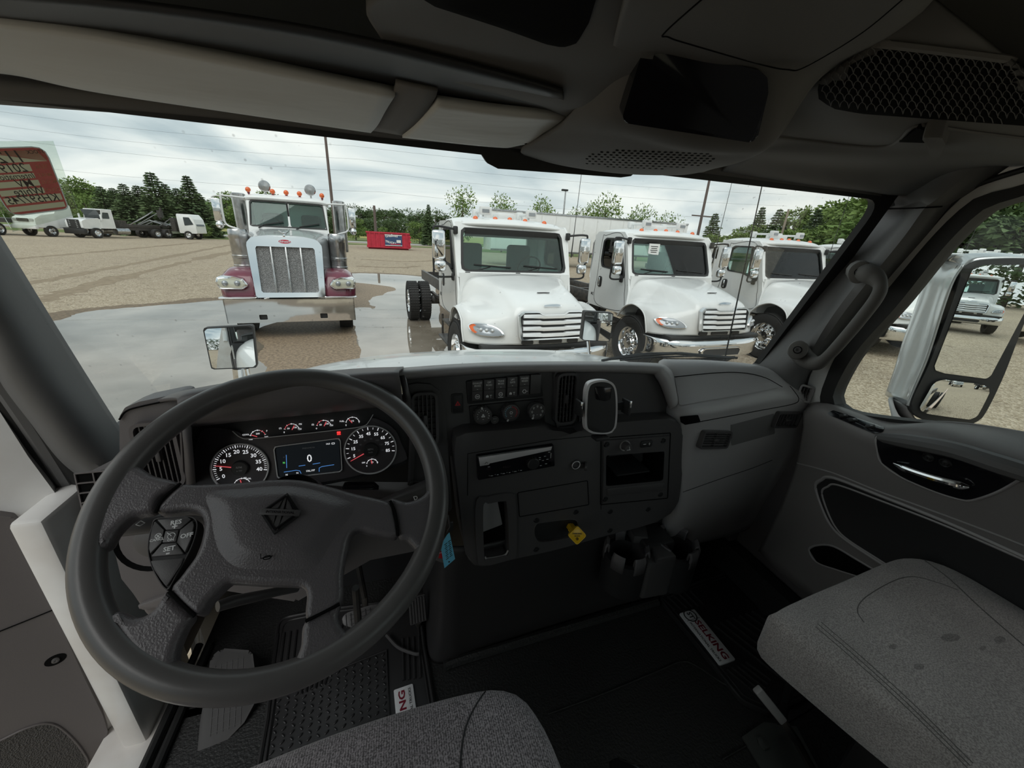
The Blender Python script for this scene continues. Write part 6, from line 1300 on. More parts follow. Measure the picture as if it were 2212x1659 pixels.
m_ = (ctr[0]+ctr[1])/2; dxy = nrm(np.array([*(ctr[1]-ctr[0])[:2], 0])); nx_ = np.array([-dxy[1], dxy[0], 0])
fr = Fr((m_[0], m_[1], 1.27), dxy, nx_); b = MB(); b.prism(rpoly([(-.045, -.062), (.05, -.058), (.045, .062), (-.045, .062)], .012, 3), 0, .135, 0, fr.M, r=.004); b.prism(rpoly([(-.022, -.064), (.042, -.060), (.036, -.005), (-.01, .0)], .004, 2), .134, .150, 0, fr.M, r=.004); b.prism(rpoly([(-.05, .02), (-.01, .01), (.01, .06), (-.05, .07)], .004, 2), .134, .160, 0, fr.M, r=.004); b.build('bridge', M['stack'], ch)
b = MB(); b.box((m_[0]+.02, .765, 1.40), (.10, .10, .05), r=.01); b.build('mount_bracket', M['darkp'], ch)
# ---------------------------------------------------------------- instrument cluster
ic = thing('instrument_cluster', 'lit instrument cluster with rev counter, speedometer and centre screen', 'instrument cluster', PY(660, 980, .77))
C_ = Fr(PY(660, 980, .765), (1, 0, 0), (0, .26, 1))
M['face'] = mat('dark_gauge_face', (.060, .053, .057), .5)
M['lit'] = mat('lit_white_marks', (.8, .8, .8), .5, emit=(.85, .87, .9), es=.55)
M['litred'] = mat('lit_red_needle', (.6, .05, .06), .5, emit=(.9, .12, .14), es=.45)
M['screen'] = mat('dark_lit_screen', (.010, .011, .012), .55, spec=.2, emit=(.003, .004, .005), es=1)
M['litblue'] = mat('lit_blue_line', (.1, .3, .7), .5, emit=(.10, .30, .75), es=.6)
M['litgreen'] = mat('lit_green_mark', (.1, .6, .1), .5, emit=(.1, .6, .12), es=.7)
M['ringm'] = mat('satin_ring', (.75, .75, .76), .4, .1)
cl = [(405, 900), (520, 885), (870, 855), (885, 880), (886, 990), (875, 1004), (800, 1030), (700, 1050), (560, 1075), (410, 1085)]
b = MB(); b.prism(C_.pxs(cl), -.02, -.006, 0, C_.M); b.build('cluster_housing', M['darkp'], ic)
fp = [(432, 935), (505, 930), (535, 945), (600, 942), (735, 928), (792, 916), (805, 902), (850, 925), (868, 960), (878, 985), (868, 998), (760, 1030), (640, 1048), (440, 1060)]
b = MB(); b.prism([tuple(p) for p in crspline(np.array(C_.pxs(fp)), 80, True)], -.008, 0, 0, C_.M, r=.001); b.build('gauge_panel', M['face'], ic)
def cpx(x, y): return C_.px(x, y)
def tachlike(cx_, cy_, edge, label, n_major, names, a0, a1, needle, rtxt, minor, size, skip=()):
    c = np.array(cpx(cx_, cy_)); R = abs(cpx(edge[0], edge[1])[0]-c[0]) if edge else .05
    g = MB(); Mx = C_.at(c[0], c[1], 0); g.prism(circ(0, 0, R*.98, 48), 0, .001, 0, Mx); gg = g.build('gauge_dial', M['face'], ic)
    g = MB(); g.ring(circ(0, 0, R, 64), circ(0, 0, R*.955, 64), .0, .005, 0, Mx, 64); g.build('gauge_ring', M['ringm'], gg)
    g = MB(); nm = len(names)
    for j in range((nm-1)*minor+1):
        an = R_(a0+(a1-a0)*j/((nm-1)*minor)); mj = j % minor == 0
        g.box((0, 0, 0), ((.006 if mj else .0042), .0014 if mj else .0007, .0004), 0, Mx @ T(R*.87*math.cos(an), R*.87*math.sin(an), .0014) @ RZ(an))
    for j, s in enumerate(names):
        an = R_(a0+(a1-a0)*j/(nm-1)); g.text(s, size, Mx @ T(R*rtxt*math.cos(an), R*rtxt*math.sin(an), .0014), 0, .015)
    g.build('gauge_marks', M['lit'], gg)
    g = MB(); g.lathe([(R*.30, .001), (R*.29, .006), (R*.26, .008), (.0005, .008)], 30, 0, Mx)
    g.text(label[0], .0055, Mx @ T(0, .0025, .0084), 1, .015); g.text(label[1], .0042, Mx @ T(0, -.004, .0084), 1, .015); g.build('gauge_hub', [M['darkp'], M['dimtext']], gg)
    g = MB(); an = R_(needle); g.tube([C_.P(c[0]+R*.27*math.cos(an), c[1]+R*.27*math.sin(an), .004), C_.P(c[0]+R*.86*math.cos(an), c[1]+R*.86*math.sin(an), .004)], [.0011, .0006], 6); g.build('needle', M['litred'], gg)
    return c, R, gg
c1, R1, g1 = tachlike(520, 1010, (455, 1010), ('RPM', 'x 100'), 9, ['0', '5', '10', '15', '20', '25', '30', '35', '40'], 205, -12, 167, .66, 5, .0105)
c2, R2, g2 = tachlike(801, 971, (857, 968), ('MPH', 'km/h'), 9, ['5', '15', '25', '35', '45', '55', '65', '75', '85'], 197, -9, 206, .66, 2, .0092)
g = MB(); Mx = C_.at(c2[0], c2[1], 0)
for j, s in enumerate(('20', '40', '60', '80', '100', '120', '140')): an = R_(178-j*31); g.text(s, .0048, Mx @ T(R2*.44*math.cos(an), R2*.44*math.sin(an), .0014), 0)
g.build('gauge_marks', M['dimtext'], g2)
def mini(c, R, lab, txt, a0, a1, nd, par, red=None, sz=.0052):
    Mx = C_.at(c[0], c[1], 0); g = MB(); A = [R_(a) for a in np.linspace(a0, a1, 17)]
    k1 = 9 if red == 'lo' else (0 if red is None else 0); 
    pts = [C_.P(c[0]+R*math.cos(a), c[1]+R*math.sin(a), .0016) for a in A]
    if red == 'lo': g.tube(pts[:8], .0005, 5, 1); g.tube(pts[7:], .0005, 5, 0)
    elif red == 'hi': g.tube(pts[:11], .0005, 5, 0); g.tube(pts[10:], .0005, 5, 1)
    else: g.tube(pts, .0005, 5, 0)
    for a in (A[0], A[4], A[8], A[12], A[16]): g.box((0, 0, 0), (.0030, .0007, .0003), 0, Mx @ T(R*math.cos(a), R*math.sin(a), .0016) @ RZ(a))
    for (s, dx, dy) in txt: g.text(s, sz, Mx @ T(dx, dy, .0016), 0, .01)
    g.text(lab, sz*.9, Mx @ T(-R*1.55, R*.45, .0016), 0, .02)
    o = g.build('small_gauge', [M['lit'], M['litred']], par)
    g = MB(); an = R_(nd); g.tube([C_.P(c[0]+R*.1*math.cos(an), c[1]+R*.1*math.sin(an), .003), C_.P(c[0]+R*.85*math.cos(an), c[1]+R*.85*math.sin(an), .003)], .0008, 5); g.build('needle', M['litred'], o)
for (x, y, lab, tx, nd, rd) in ((558, 943, 'COOL', [('100', -.013, -.004), ('200', 0, .006), ('300', .014, -.002), ('F', .016, .010)], 155, 'hi'), (631, 929, '(1)', [('0', -.014, -.003), ('50', -.006, .004), ('100', .006, .005), ('150', .014, .001), ('PSI', .016, .011)], 62, 'lo'),
                               (700, 921, '(2)', [('0', -.014, -.003), ('50', -.006, .004), ('100', .006, .005), ('150', .014, .001), ('PSI', .016, .011)], 62, 'lo'), (762, 914, 'FUEL', [('E', -.013, -.003), ('1/2', 0, .005), ('F', .013, .001)], 125, None)):
    mini(cpx(x, y), .013, lab, tx, 165, 15, nd, ic, rd, .0046)
mini((c2[0]+.001, c2[1]-R2*.60), .011, 'DEF', [('E', -.011, -.003), ('1/2', 0, .004), ('F', .011, .001)], 165, 15, 100, g2, None, .0042)
mini((c1[0], c1[1]-R1*.72), .014, '', [('PSI', .006, .014), ('OIL', .013, .012)], 165, 15, 100, g1, None, .0042)
sl = crspline([C_.P(*cpx(x, y), .002) for x, y in ((503, 931), (520, 944), (545, 947), (640, 938), (740, 927), (785, 920), (797, 910), (806, 895))], 40); b = MB(); b.tube(sl, .0009, 6); b.build('gauge_strip_line', M['ringm'], ic)
so_ = rpoly(C_.pxs([(591, 964), (736, 945), (740, 1018), (600, 1034)]), .006, 4); sc_ = np.mean(so_, 0); si_ = [tuple(sc_+(np.array(p)-sc_)*np.array([.94, .91])) for p in so_]
b = MB(); b.ring(so_, [tuple(sc_+(np.array(p)-sc_)*np.array([.975, .96])) for p in so_], 0, .004, 0, C_.M, 60); b.build('screen_frame', M['ringm'], ic)
b = MB(); b.prism(si_, 0, .002, 0, C_.M); scn = b.build('screen', M['screen'], ic)
b = MB(); p = cpx(669, 990); b.text('0', .022, C_.at(p[0], p[1], .0024), 0, .01, .9); p = cpx(671, 1016); b.text('106,197', .0052, C_.at(p[0], p[1], .0024), 0, .02)
for x, y in ((620, 1025), (643, 1021)): p = cpx(x, y); b.text('N', .0050, C_.at(p[0], p[1], .0024), 0, .02)
p = cpx(712, 958); b.text('14.0', .0046, C_.at(p[0]-.003, p[1], .0024), 0, .02); b.ring(rrect(p[0]+.007, p[1], .006, .0035, .0004), rrect(p[0]+.007, p[1], .0045, .0022, .0002), .002, .0025, 0, C_.M, 16)
p = cpx(614, 999); b.text('N', .0050, C_.at(p[0], p[1], .0024), 2, .03); p2 = cpx(614, 987); b.text('D', .0042, C_.at(p2[0], p2[1], .0024), 3); 
p = cpx(667, 967); b.text('SPEEDOMETER', .0036, C_.at(p[0], p[1], .0024), 3)
for L_ in ([(646, 1006), (660, 1004)], [(676, 1002), (692, 999)], [(614, 1019), (640, 1015), (648, 1016), (651, 1022)], [(690, 1018), (690, 1010), (696, 1007), (722, 1003)], [(619, 982), (620, 1010)]): b.tube([C_.P(*cpx(x, y), .0024) for x, y in L_], .0005, 5, 1)
b.build('screen_readout', [M['lit'], M['litblue'], M['litgreen'], M['dimtext']], scn)
p = cpx(732, 935); b = MB(); b.prism(rrect(p[0], p[1]+.001, .007, .004, .001), .001, .002, 0, C_.M); b.box((p[0], p[1]-.003, .0015), (.007, .0016, .001), 0, C_.M); b.build('warning_light', mat('lit_red_warning', (.7, .02, .02), .5, emit=(1, .04, .04), es=1.0), ic)
# ================================================================ STEERING WHEEL
wc = np.array([-.4395, .5215, 1.8800]); rz = R_(6); ti = R_(35.5)
wn = np.array([math.sin(ti)*math.sin(rz), -math.sin(ti)*math.cos(rz), math.cos(ti)]); wu = np.array([math.cos(rz), math.sin(rz), 0]); WF = Fr(wc, wu, np.cross(wn, wu))
sw = thing('steering_wheel', 'black four-spoke steering wheel with diamond badge and cruise buttons', 'steering wheel', wc)
RT = .0172; RM = .2286-RT
b = MB(); ring = [WF.P(RM*math.cos(a), RM*math.sin(a), 0) for a in np.linspace(0, 2*math.pi, 121)[:-1]]; b.tube(ring, RT, 18, closed=True); b.build('rim', M['wheelrim'], sw, angle=180)
def wp(x, y, off=0.0): return WF.px(x, y, off)
def wpoly(pts, off=0.0): return [wp(x, y, off) for x, y in pts]
def dome(outline, z0, zh, inner=.75, lev=4, m=0, fr=WF, zc=None):
    """pillow: rises from the outline and rounds over"""
    P = np.array(outline); c = P.mean(0) if zc is None else np.array(zc); b = MB(); rings = [[fr.P(x, y, z0-.02) for x, y in P]]
    for k in range(lev+1):
        t = k/lev*math.pi/2; s = 1-(1-inner)*(1-math.cos(t)); rings.append([fr.P(*(c+(p-c)*s), z0+zh*math.sin(t)) for p in P])
    b.grid(rings, m, closed=True); return b, rings
# spokes: thick rounded webs between rim and pad
spk_l = [(238, 1050), (262, 1015), (300, 1010), (335, 1030), (388, 1047), (352, 1078), (337, 1107), (292, 1120), (258, 1150), (238, 1182), (215, 1185), (205, 1120)]
spk_r = [(841, 1083), (880, 1086), (912, 1074), (930, 1050), (945, 1040), (950, 1100), (940, 1170), (922, 1215), (903, 1195), (880, 1170), (859, 1158)]
spk_ll = [(366, 1278), (395, 1305), (420, 1331), (405, 1360), (390, 1395), (385, 1425), (398, 1450), (420, 1465), (380, 1475), (300, 1420), (245, 1340), (262, 1322), (300, 1335), (335, 1320)]
spk_lr = [(662, 1342), (732, 1306), (730, 1335), (745, 1362), (772, 1366), (800, 1345), (815, 1362), (740, 1430), (640, 1475), (600, 1470), (630, 1440), (650, 1400)]
def inset(P, d):
    P = np.asarray(P); t = np.roll(P, -1, 0)-np.roll(P, 1, 0); t = t+.5*np.roll(t, 1, 0)+.5*np.roll(t, -1, 0); t /= np.linalg.norm(t, axis=1)[:, None]+1e-9; n = np.stack([-t[:, 1], t[:, 0]], 1)
    ar = np.sum(P[:, 0]*np.roll(P[:, 1], -1)-np.roll(P[:, 0], -1)*P[:, 1]); return P+(n if ar > 0 else -n)*d
def pillow(outline, z0, z1, r, name, mt, parent, both=True, n=110, fr=WF):
    P = resamp(crspline(np.array(outline), 240, True), n); ar = np.sum(P[:, 0]*np.roll(P[:, 1], -1)-np.roll(P[:, 0], -1)*P[:, 1]); b = MB(); rows = []
    prof = [(r*(1-math.sin(t)), z0+r*(1-math.cos(t))) for t in np.linspace(0, math.pi/2, 5)]+[(r*(1-math.cos(t)), z1-r*(1-math.sin(t))) for t in np.linspace(0, math.pi/2, 7)]
    for d, z in prof: rows.append([fr.P(x, y, z) for x, y in inset(P, d)])
    b.grid(rows, closed=True, flip=ar < 0)
    bm = bmesh.new()
    for z, d, sgn in ((z1, r, 1), (z0, r, -1)):
        q = inset(P, d); vs = [bm.verts.new(tuple(fr.P(x, y, z))) for x, y in q]; es = [bm.edges.new((vs[k], vs[(k+1) % n])) for k in range(n)]; bmesh.ops.triangle_fill(bm, use_beauty=True, use_dissolve=False, edges=es)
    bm.normal_update()
    b.bm(bm); return b.build(name, mt, parent, angle=50)
for s in (spk_l, spk_r, spk_ll, spk_lr): pillow(wpoly(s), -.016, .011, .009, 'spoke', M['wheelskin'], sw)
pad = [(388, 1046), (428, 1044), (507, 1040), (587, 1033), (646, 1034), (706, 1047), (766, 1064), (841, 1083), (853, 1110), (859, 1156), (809, 1152), (775, 1143), (756, 1156), (747, 1187), (739, 1238), (733, 1304), (664, 1340), (661, 1285), (655, 1272), (640, 1265), (560, 1262), (500, 1258), (484, 1262), (450, 1296), (421, 1329), (367, 1277), (390, 1240), (425, 1190), (437, 1140), (432, 1112), (415, 1102), (388, 1101), (340, 1106), (337, 1098), (345, 1085)]
pz = .014
pillow(wpoly(pad, pz), -.02, pz, .008, 'airbag_cover', M['wheelskin'], sw, n=200)
core = [(440, 1062), (520, 1052), (600, 1046), (660, 1050), (740, 1072), (775, 1095), (745, 1140), (715, 1185), (690, 1225), (640, 1236), (560, 1236), (505, 1230), (470, 1200), (455, 1160), (448, 1110)]
oc = resamp(crspline(np.array(wpoly(core, pz)), 120, True), 90); cc = oc.mean(0); rows = []
for t in list(np.linspace(0, 1, 12)): rows.append([WF.P(*(cc+(p-cc)*(1.04-.46*t)), pz-.001+.010*t*t*(3-2*t)) for p in oc])
for s_ in (.45, .3, .15, .001): rows.append([WF.P(*(cc+(p-cc)*s_), pz+.009+.002*(1-s_)) for p in oc])
b = MB(); b.grid(rows, closed=True); b.build('airbag_dome', M['wheelskin'], sw, angle=180)
# seams at the spokes
for s in ([(391, 1044), (352, 1078), (336, 1108)], [(843, 1082), (854, 1110), (860, 1158)], [(366, 1278), (395, 1306), (421, 1331)], [(660, 1342), (734, 1305)]):
    b = MB(); b.tube(crspline([WF.P(*wp(x, y, .012), .0125) for x, y in s], 14), .0022, 6); b.build('pad_seam', M['recess'], sw)
# badge
bq = wpoly([(622, 1066), (652, 1111), (592, 1155), (561, 1107)], .026); bc = np.mean(bq, 0); bb = rpoly(bq, [.001, .006, .001, .006], 4)
b = MB(); b.prism(bb, .018, .0285, 0, WF.M); bi = [tuple(bc+(np.array(p)-bc)*.86) for p in bb]; b.ring(bi, [tuple(bc+(np.array(p)-bc)*.76) for p in bb], .028, .0315, 1, WF.M, 50)
u1 = nrm(np.array(bq[0])-np.array(bq[2])); an = math.atan2(u1[1], u1[0]); w1 = np.array([-u1[1], u1[0]])
b.prism([tuple(bc-u1*.022-w1*.0035), tuple(bc-u1*.022+w1*.0035), tuple(bc+u1*.024+w1*.001), tuple(bc+u1*.024-w1*.001)], .0285, .030, 2, WF.M)
for sg in (-1, 1): b.prism([tuple(bc+w1*sg*.005-u1*.004), tuple(bc+w1*sg*.018-u1*.002), tuple(bc+w1*sg*.003-u1*.020)], .0285, .0298, 2, WF.M); b.prism([tuple(bc+w1*sg*.005+u1*.006), tuple(bc+w1*sg*.014+u1*.004), tuple(bc+w1*sg*.002+u1*.020)], .0285, .0298, 2, WF.M)
hx = nrm(np.array(bq[1])-np.array(bq[3])); ha = math.atan2(hx[1], hx[0]); b.box((0, 0, 0), (.048, .0085, .002), 2, WF.at(bc[0], bc[1], .0308, ha), r=.0008); b.text('INTERNATIONAL', .0044, WF.at(bc[0], bc[1], .0320, ha), 1, .01)
b.build('badge', [M['darkp'], M['gloss'], M['stack']], sw)
a, c = wp(577, 1200, .022); b = MB(); b.tube([WF.P(a-.006, c+.003, .0262), WF.P(a-.006, c-.003, .0264), WF.P(a+.007, c-.003, .0264)], .0006, 5); b.ring(circ(a+.001, c-.0035, .005, 16, .0025), circ(a+.001, c-.0035, .0038, 16, .0016), .0255, .0268, 0, WF.M, 18); b.build('airbag_emblem', M['recess'], sw)
# cruise control pod
PX0, PY0, PS = 250, 1080, 7.54
pq = lambda L_: [wp(PX0+x/PS, PY0+y/PS, .010) for x, y in L_]
pod = [(650, 310), (900, 285), (1180, 268), (1290, 300), (1335, 380), (1325, 500), (1270, 700), (1150, 960), (1000, 1220), (870, 1460), (830, 1470), (760, 1400), (640, 1200), (570, 1030), (532, 850), (540, 650), (590, 450)]
b = MB(); op = resamp(crspline(np.array(pq(pod)), 120, True), 80); b.prism([tuple(p) for p in op], -.012, .010, 0, WF.M, r=.002); oc = op.mean(0)
b.ring([tuple(oc+(p-oc)*1.0) for p in op], [tuple(oc+(p-oc)*.965) for p in op], .009, .0118, 1, WF.M, 80); pd = b.build('cruise_pod', [M['darkp'], M['stack']], sw)
def btn(pts, txt=(), rr=.001, ico=None):
    q = pq(pts); b = MB(); b.prism(rpoly(q, rr, 2), .009, .0135, 0, WF.M, r=.0008)
    for (s, x, y, sz) in txt: a, c = wp(PX0+x/PS, PY0+y/PS, .0137); b.text(s, sz, WF.at(a, c, .0137), 1, .03)
    if ico: ico(b)
    return b.build('cruise_button', [M['stack'], M['text']], pd)
btn([(685, 325), (1180, 290), (1245, 325), (1065, 485), (840, 500)], [('RES', 982, 365, .0075), ('+', 960, 437, .0105)])
def ico1(b): a, c = wp(PX0+690/PS, PY0+585/PS, .0137); b.ring(circ(a, c, .0033, 18), circ(a, c, .0026, 18), .0133, .0138, 1, WF.M, 18); b.text('x', .0075, WF.at(a, c+.0003, .0137), 1, .02)
btn([(655, 345), (800, 500), (765, 700), (580, 895), (562, 800), (575, 650), (610, 480)], [('CANCL', 668, 648, .0042)], ico=ico1)
def ico2(b):
    a, c = wp(PX0+910/PS, PY0+585/PS, .0137); A = [R_(x) for x in np.linspace(-50, 230, 14)]; b.tube([WF.P(a+.0037*math.cos(t), c+.0037*math.sin(t), .0138) for t in A], .0004, 5, 1); b.tube([WF.P(a-.005, c+.005, .0138), WF.P(a, c, .0138)], .0005, 5, 1)
btn([(828, 512), (1040, 498), (1000, 690), (775, 705)], [('ON', 893, 650, .0042)], ico=ico2)
btn([(1065, 500), (1265, 345), (1285, 420), (1240, 640), (1150, 870), (1015, 700)], [('OFF', 1155, 580, .0075)])
btn([(775, 720), (1000, 705), (1130, 890), (590, 935)], [('SET', 870, 795, .0075), ('-', 850, 858, .012)])
btn([(590, 1000), (1120, 955), (1080, 1060), (860, 1400), (840, 1405), (760, 1310), (650, 1150)])
# column, stalks
sc = thing('steering_shroud', 'black steering column shroud with wiper stalk and gear lever', 'steering column', wc-WF.n*.12)
b = MB(); b.box((0, 0, 0), (.14, .10, .14), 0, WF.M @ T(0, -.02, -.12), r=.03, seg=3); b.box((0, 0, 0), (.10, .09, .22), 0, WF.M @ T(0, -.02, -.28), r=.03); b.build('shroud', M['stack'], sc)
b = MB(); b.lathe([(.045, -.06), (.05, -.03), (.045, -.016)], 28, 0, WF.M); b.build('hub_collar', M['darkp'], sc)
b = MB(); P = [WF.P(-.05, .02, -.07), WF.P(*wp(330, 1130, -.07), -.07), WF.P(*wp(262, 1136, -.07), -.065), WF.P(*wp(246, 1140, -.07), -.065)]; b.tube(P, [.012, .014, .0165, .010], 14)
a = WF.P(*wp(306, 1133, -.05), -.0475); w2 = MB(); b.tube([a+WF.u*(-.005)+WF.n*.0012, a+WF.u*.0+WF.v*.004+WF.n*.0012, a+WF.u*.005+WF.n*.0012, a+WF.v*-.003+WF.n*.0012, a+WF.u*(-.005)+WF.n*.0012], .0005, 5, 1); b.build('wiper_stalk', [M['stack'], M['text']], sc)
b = MB(); P = [PY(800, 1100, .66), PY(860, 1078, .655), PY(925, 1052, .65), PY(945, 1040, .65)]; b.tube(P, [.010, .014, .016, .012], 14); a = PY(898, 1076, .634); fr = Fr(a, (1, 0, .35), (0, .5, 1)); b.text('D', .011, fr.at(0, 0, 0), 1, .02); a = PY(898, 1089, .632); fr = Fr(a, (1, 0, .35), (0, .5, 1)); b.text('N', .010, fr.at(0, 0, 0), 1, .02); a = PY(912, 1087, .634); fr = Fr(a, (1, 0, .35), (0, .5, 1)); b.text('\u25C2', .008, fr.at(0, 0, 0), 1, .02); b.build('gear_lever', [M['stack'], M['text']], sc)
b = MB(); b.tube([PY(470, 1310, .50), PY(500, 1300, .51), PY(600, 1278, .56), PY(640, 1272, .60)], [.0075, .0085, .007, .006], 12); b.build('tilt_lever', M['stack'], sc)
b = MB(); fr = Fr(PY(790, 1062, .735), (1, 0, 0), (0, .3, 1)); b.prism(rpoly(fr.pxs([(735, 1047), (808, 1047), (822, 1060), (824, 1090), (760, 1100)]), .008, 3), -.02, .005, 0, fr.M, r=.002); b.build('column_cover', M['gloss'], sc)
b = MB(); b.tube([PY(768, 1270, .70), PY(772, 1325, .72), PY(778, 1400, .76)], .008, 8); b.build('steering_shaft', M['blackmetal'], sc)
# inspection tags hanging by the column
tg = thing('service_tag', 'light blue printed tag hanging beside the steering wheel', 'tag', PY(968, 1150, .60))
tf = Fr(PY(968, 1190, .60), (1, 0, 0), (0, 0, 1)); q = tf.pxs([(971, 1150), (983, 1207), (960, 1227), (953, 1188), (958, 1168), (966, 1155)])
b = MB(); b.prism(q, -.0006, .0006, 0, tf.M)
A0, A1 = np.array(tf.px(957, 1178)), np.array(tf.px(975, 1164)); B0 = np.array(tf.px(962, 1218)); dn = (B0-A0)
rt = math.atan2(*(A1-A0)[::-1])
for k in range(9):
    for u_ in (.32, .75): p = A0+(A1-A0)*u_+dn*(k*.098+.02); b.box((0, 0, 0), (.007 if (k+int(u_*4)) % 2 else .0045, .0012, .0004), 1, tf.at(p[0], p[1], .0009, rt))
p = np.array(tf.px(970, 1213)); b.prism(circ(p[0], p[1], .0018, 12), .0006, .001, 1, tf.M); b.build('tag_card', [M['blue'], M['ink']], tg)
b = MB(); b.tube([tf.P(*tf.px(966, 1150), 0), tf.P(*tf.px(972, 1138), 0), tf.P(*tf.px(969, 1120), -.01)], .002, 6); b.box(tuple(PY(972, 1137, .605)), (.012, .004, .02), r=.001); b.build('key_ring', M['darkp'], tg)
rtg = thing('key_tag', 'red key tag half hidden behind the light blue tag', 'tag', PY(952, 1196, .61)); b = MB(); f2 = Fr(PY(952, 1196, .612), (1, 0, 0), (0, 0, 1)); b.prism(rpoly(f2.pxs([(951, 1192), (960, 1190), (962, 1206), (947, 1205)]), .001, 2), -.001, .001, 0, f2.M); b.box((0, .003, .001), (.006, .0012, .0006), 1, f2.M); b.build('tag_body', [M['rednote'], M['text']], rtg); b = MB(); b.tube([PY(956, 1190, .612), PY(967, 1150, .606)], .0008, 5); b.build('cord', M['darkp'], rtg)

# ================================================================ SEATS
def cushion(name, label, outline, ztop, h, mt, rr=.035, seam=None):
    t = thing(name, label, 'seat', (np.mean([p[0] for p in outline]), np.mean([p[1] for p in outline]), ztop-h))
    P = resamp(crspline(np.array(outline), 200, True), 110); c = P.mean(0); n = len(P)
    tg = np.roll(P, -1, 0)-np.roll(P, 1, 0); tg /= np.linalg.norm(tg, axis=1)[:, None]; nr = np.stack([tg[:, 1], -tg[:, 0]], 1); ar = np.sum(P[:, 0]*np.roll(P[:, 1], -1)-np.roll(P[:, 0], -1)*P[:, 1]); nr = nr if ar > 0 else -nr
    rows = []
    nr = P-c; nr /= np.linalg.norm(nr, axis=1)[:, None]
    for ins, z in ((.02, ztop-h), (.004, ztop-h+.01), (0, ztop-h+.03), (0, ztop-rr), (rr*.08, ztop-rr*.6), (rr*.3, ztop-rr*.28), (rr*.65, ztop-rr*.07), (rr, ztop), (rr*2, ztop+.006)): rows.append([(x-nx*ins, y-ny*ins, z) for (x, y), (nx, ny) in zip(P, nr)])
    for s in (.85, .6, .4): rows.append([(c[0]+(x-c[0])*s*.80, c[1]+(y-c[1])*s*.80, ztop+.008+.006*(1-s)) for x, y in P])
    b = MB(); b.grid(rows, closed=True, flip=ar < 0)
    b.f.append(tuple(range(len(b.v)-n, len(b.v)))[::(1 if ar > 0 else -1)]); b.m.append(0); b.build('seat_cushion', mt, t, angle=180); return t, P, nr
t, P, nr = cushion('driver_seat', 'dark grey-mauve cloth driver seat cushion at the bottom of the photo', [(-.72, .30), (-.66, .352), (-.50, .378), (-.35, .392), (-.20, .392), (-.135, .378), (-.104, .340), (-.088, .25), (-.08, .0), (-.10, -.16), (-.3, -.2), (-.6, -.2), (-.74, -.16), (-.76, .1)], 1.585, .16, M['seatD'])
SK = Skin(bpy.data.objects['seat_cushion']); b = MB(); SK.line([(1063, 1478), (1035, 1512), (1010, 1560), (998, 1610), (994, 1670), (996, 1700)], .0014, b, 40); b.build('seat_seam', M['darkp'], t)
b = MB(); b.box((-.42, .05, 1.24), (.40, .36, .36), r=.05); b.box((-.42, .06, 1.42), (.50, .48, .05)); b.build('seat_base', M['darkp'], t)
b = MB(); b.box((-.42, -.25, 1.90), (.52, .14, .72), r=.06, seg=3); b.build('seat_back', M['seatD'], t)
t, P, nr = cushion('passenger_seat', 'light grey cloth passenger seat cushion with faint stains by the right door', [(.375, .345), (.40, .362), (.50, .374), (.62, .384), (.76, .396), (.83, .396), (.885, .372), (.908, .32), (.912, .2), (.912, .0), (.90, -.2), (.7, -.26), (.5, -.25), (.47, -.1), (.455, .05), (.405, .22)], 1.605, .115, M['seatP'], rr=.018)
SK = Skin(t.children[0]); b = MB(); SK.line([(1985, 1202), (2050, 1250), (2120, 1315), (2212, 1395), (2300, 1470)], .0012, b, 40); SK.line([(1866, 1345), (1852, 1318), (1870, 1290), (1930, 1255), (1975, 1246), (2030, 1260), (2070, 1275)], .0009, b, 40)
for k in range(3): SK.line([(1762+k*6, 1354-k*5), (1850+k*6, 1430-k*5), (1960+k*6, 1530-k*5), (2090+k*6, 1659-k*5)], .0008, b, 50)
b.build('seat_seam', mat('seat_thread', (.12, .115, .11), .9), t)
stn = fabric('stained_seat_cloth', (.15, .137, .13), (.30, .275, .265), 1.1, 0.0)
for x, y, w_, h_ in ((1929, 1397, 9, 6), (2123, 1400, 7, 5), (2160, 1382, 13, 8), (2053, 1377, 22, 9), (1985, 1440, 12, 7)): b = MB(); SK.patch([(x+w_*math.cos(a), y+h_*math.sin(a)) for a in np.linspace(0, 6.28, 9)[:-1]], b, .0006, rc=0, sink=0); b.build('seat_stain', stn, t)
b = MB(); b.box((.70, .06, 1.30), (.34, .36, .38), r=.04); b.build('seat_base', M['darkp'], t)
b = MB(); b.box((.68, -.32, 1.90), (.50, .14, .72), r=.06, seg=3); b.build('seat_back', M['seatP'], t)
b = MB(); P0, P1, P2 = PZ(1722, 1425, 1.42), PZ(1700, 1500, 1.25), PZ(1690, 1560, 1.09); b.tube([P0, P1, P2], .016, 4, flat=.35); b.build('seat_strut', M['darkp'], t)

# ================================================================ FLOOR THINGS
def flo(pts, z): return [tuple(PZ(x, y, z)[:2]) for x, y in pts]
b = MB(); b.box((.935, .1, 1.10), (.05, 2.0, .16)); tag(b.build('door_sill', M['floormat']), kind='structure')
b = MB(); b.box((-.525, .99, 1.03), (.71, .36, .04)); b.box((.80, .99, 1.03), (.28, .36, .04)); tag(b.build('floor', M['floormat']), kind='structure')
b = MB(); b.tube(crspline([PZ(x, y, 1.053) for x, y in ((1185, 1542), (1300, 1500), (1420, 1450), (1470, 1430), (1500, 1436), (1560, 1475), (1590, 1485))], 40), .0022, 6)
b.tube(crspline([PZ(x, y, 1.053) for x, y in ((1560, 1640), (1700, 1560), (1800, 1500))], 20), .0022, 6); b.tube(crspline([PZ(x, y, 1.06) for x, y in ((960, 1440), (1000, 1425), (1200, 1365), (1420, 1300))], 20), .014, 8)
tag(b.build('trim_6', M['floormat']), kind='structure')
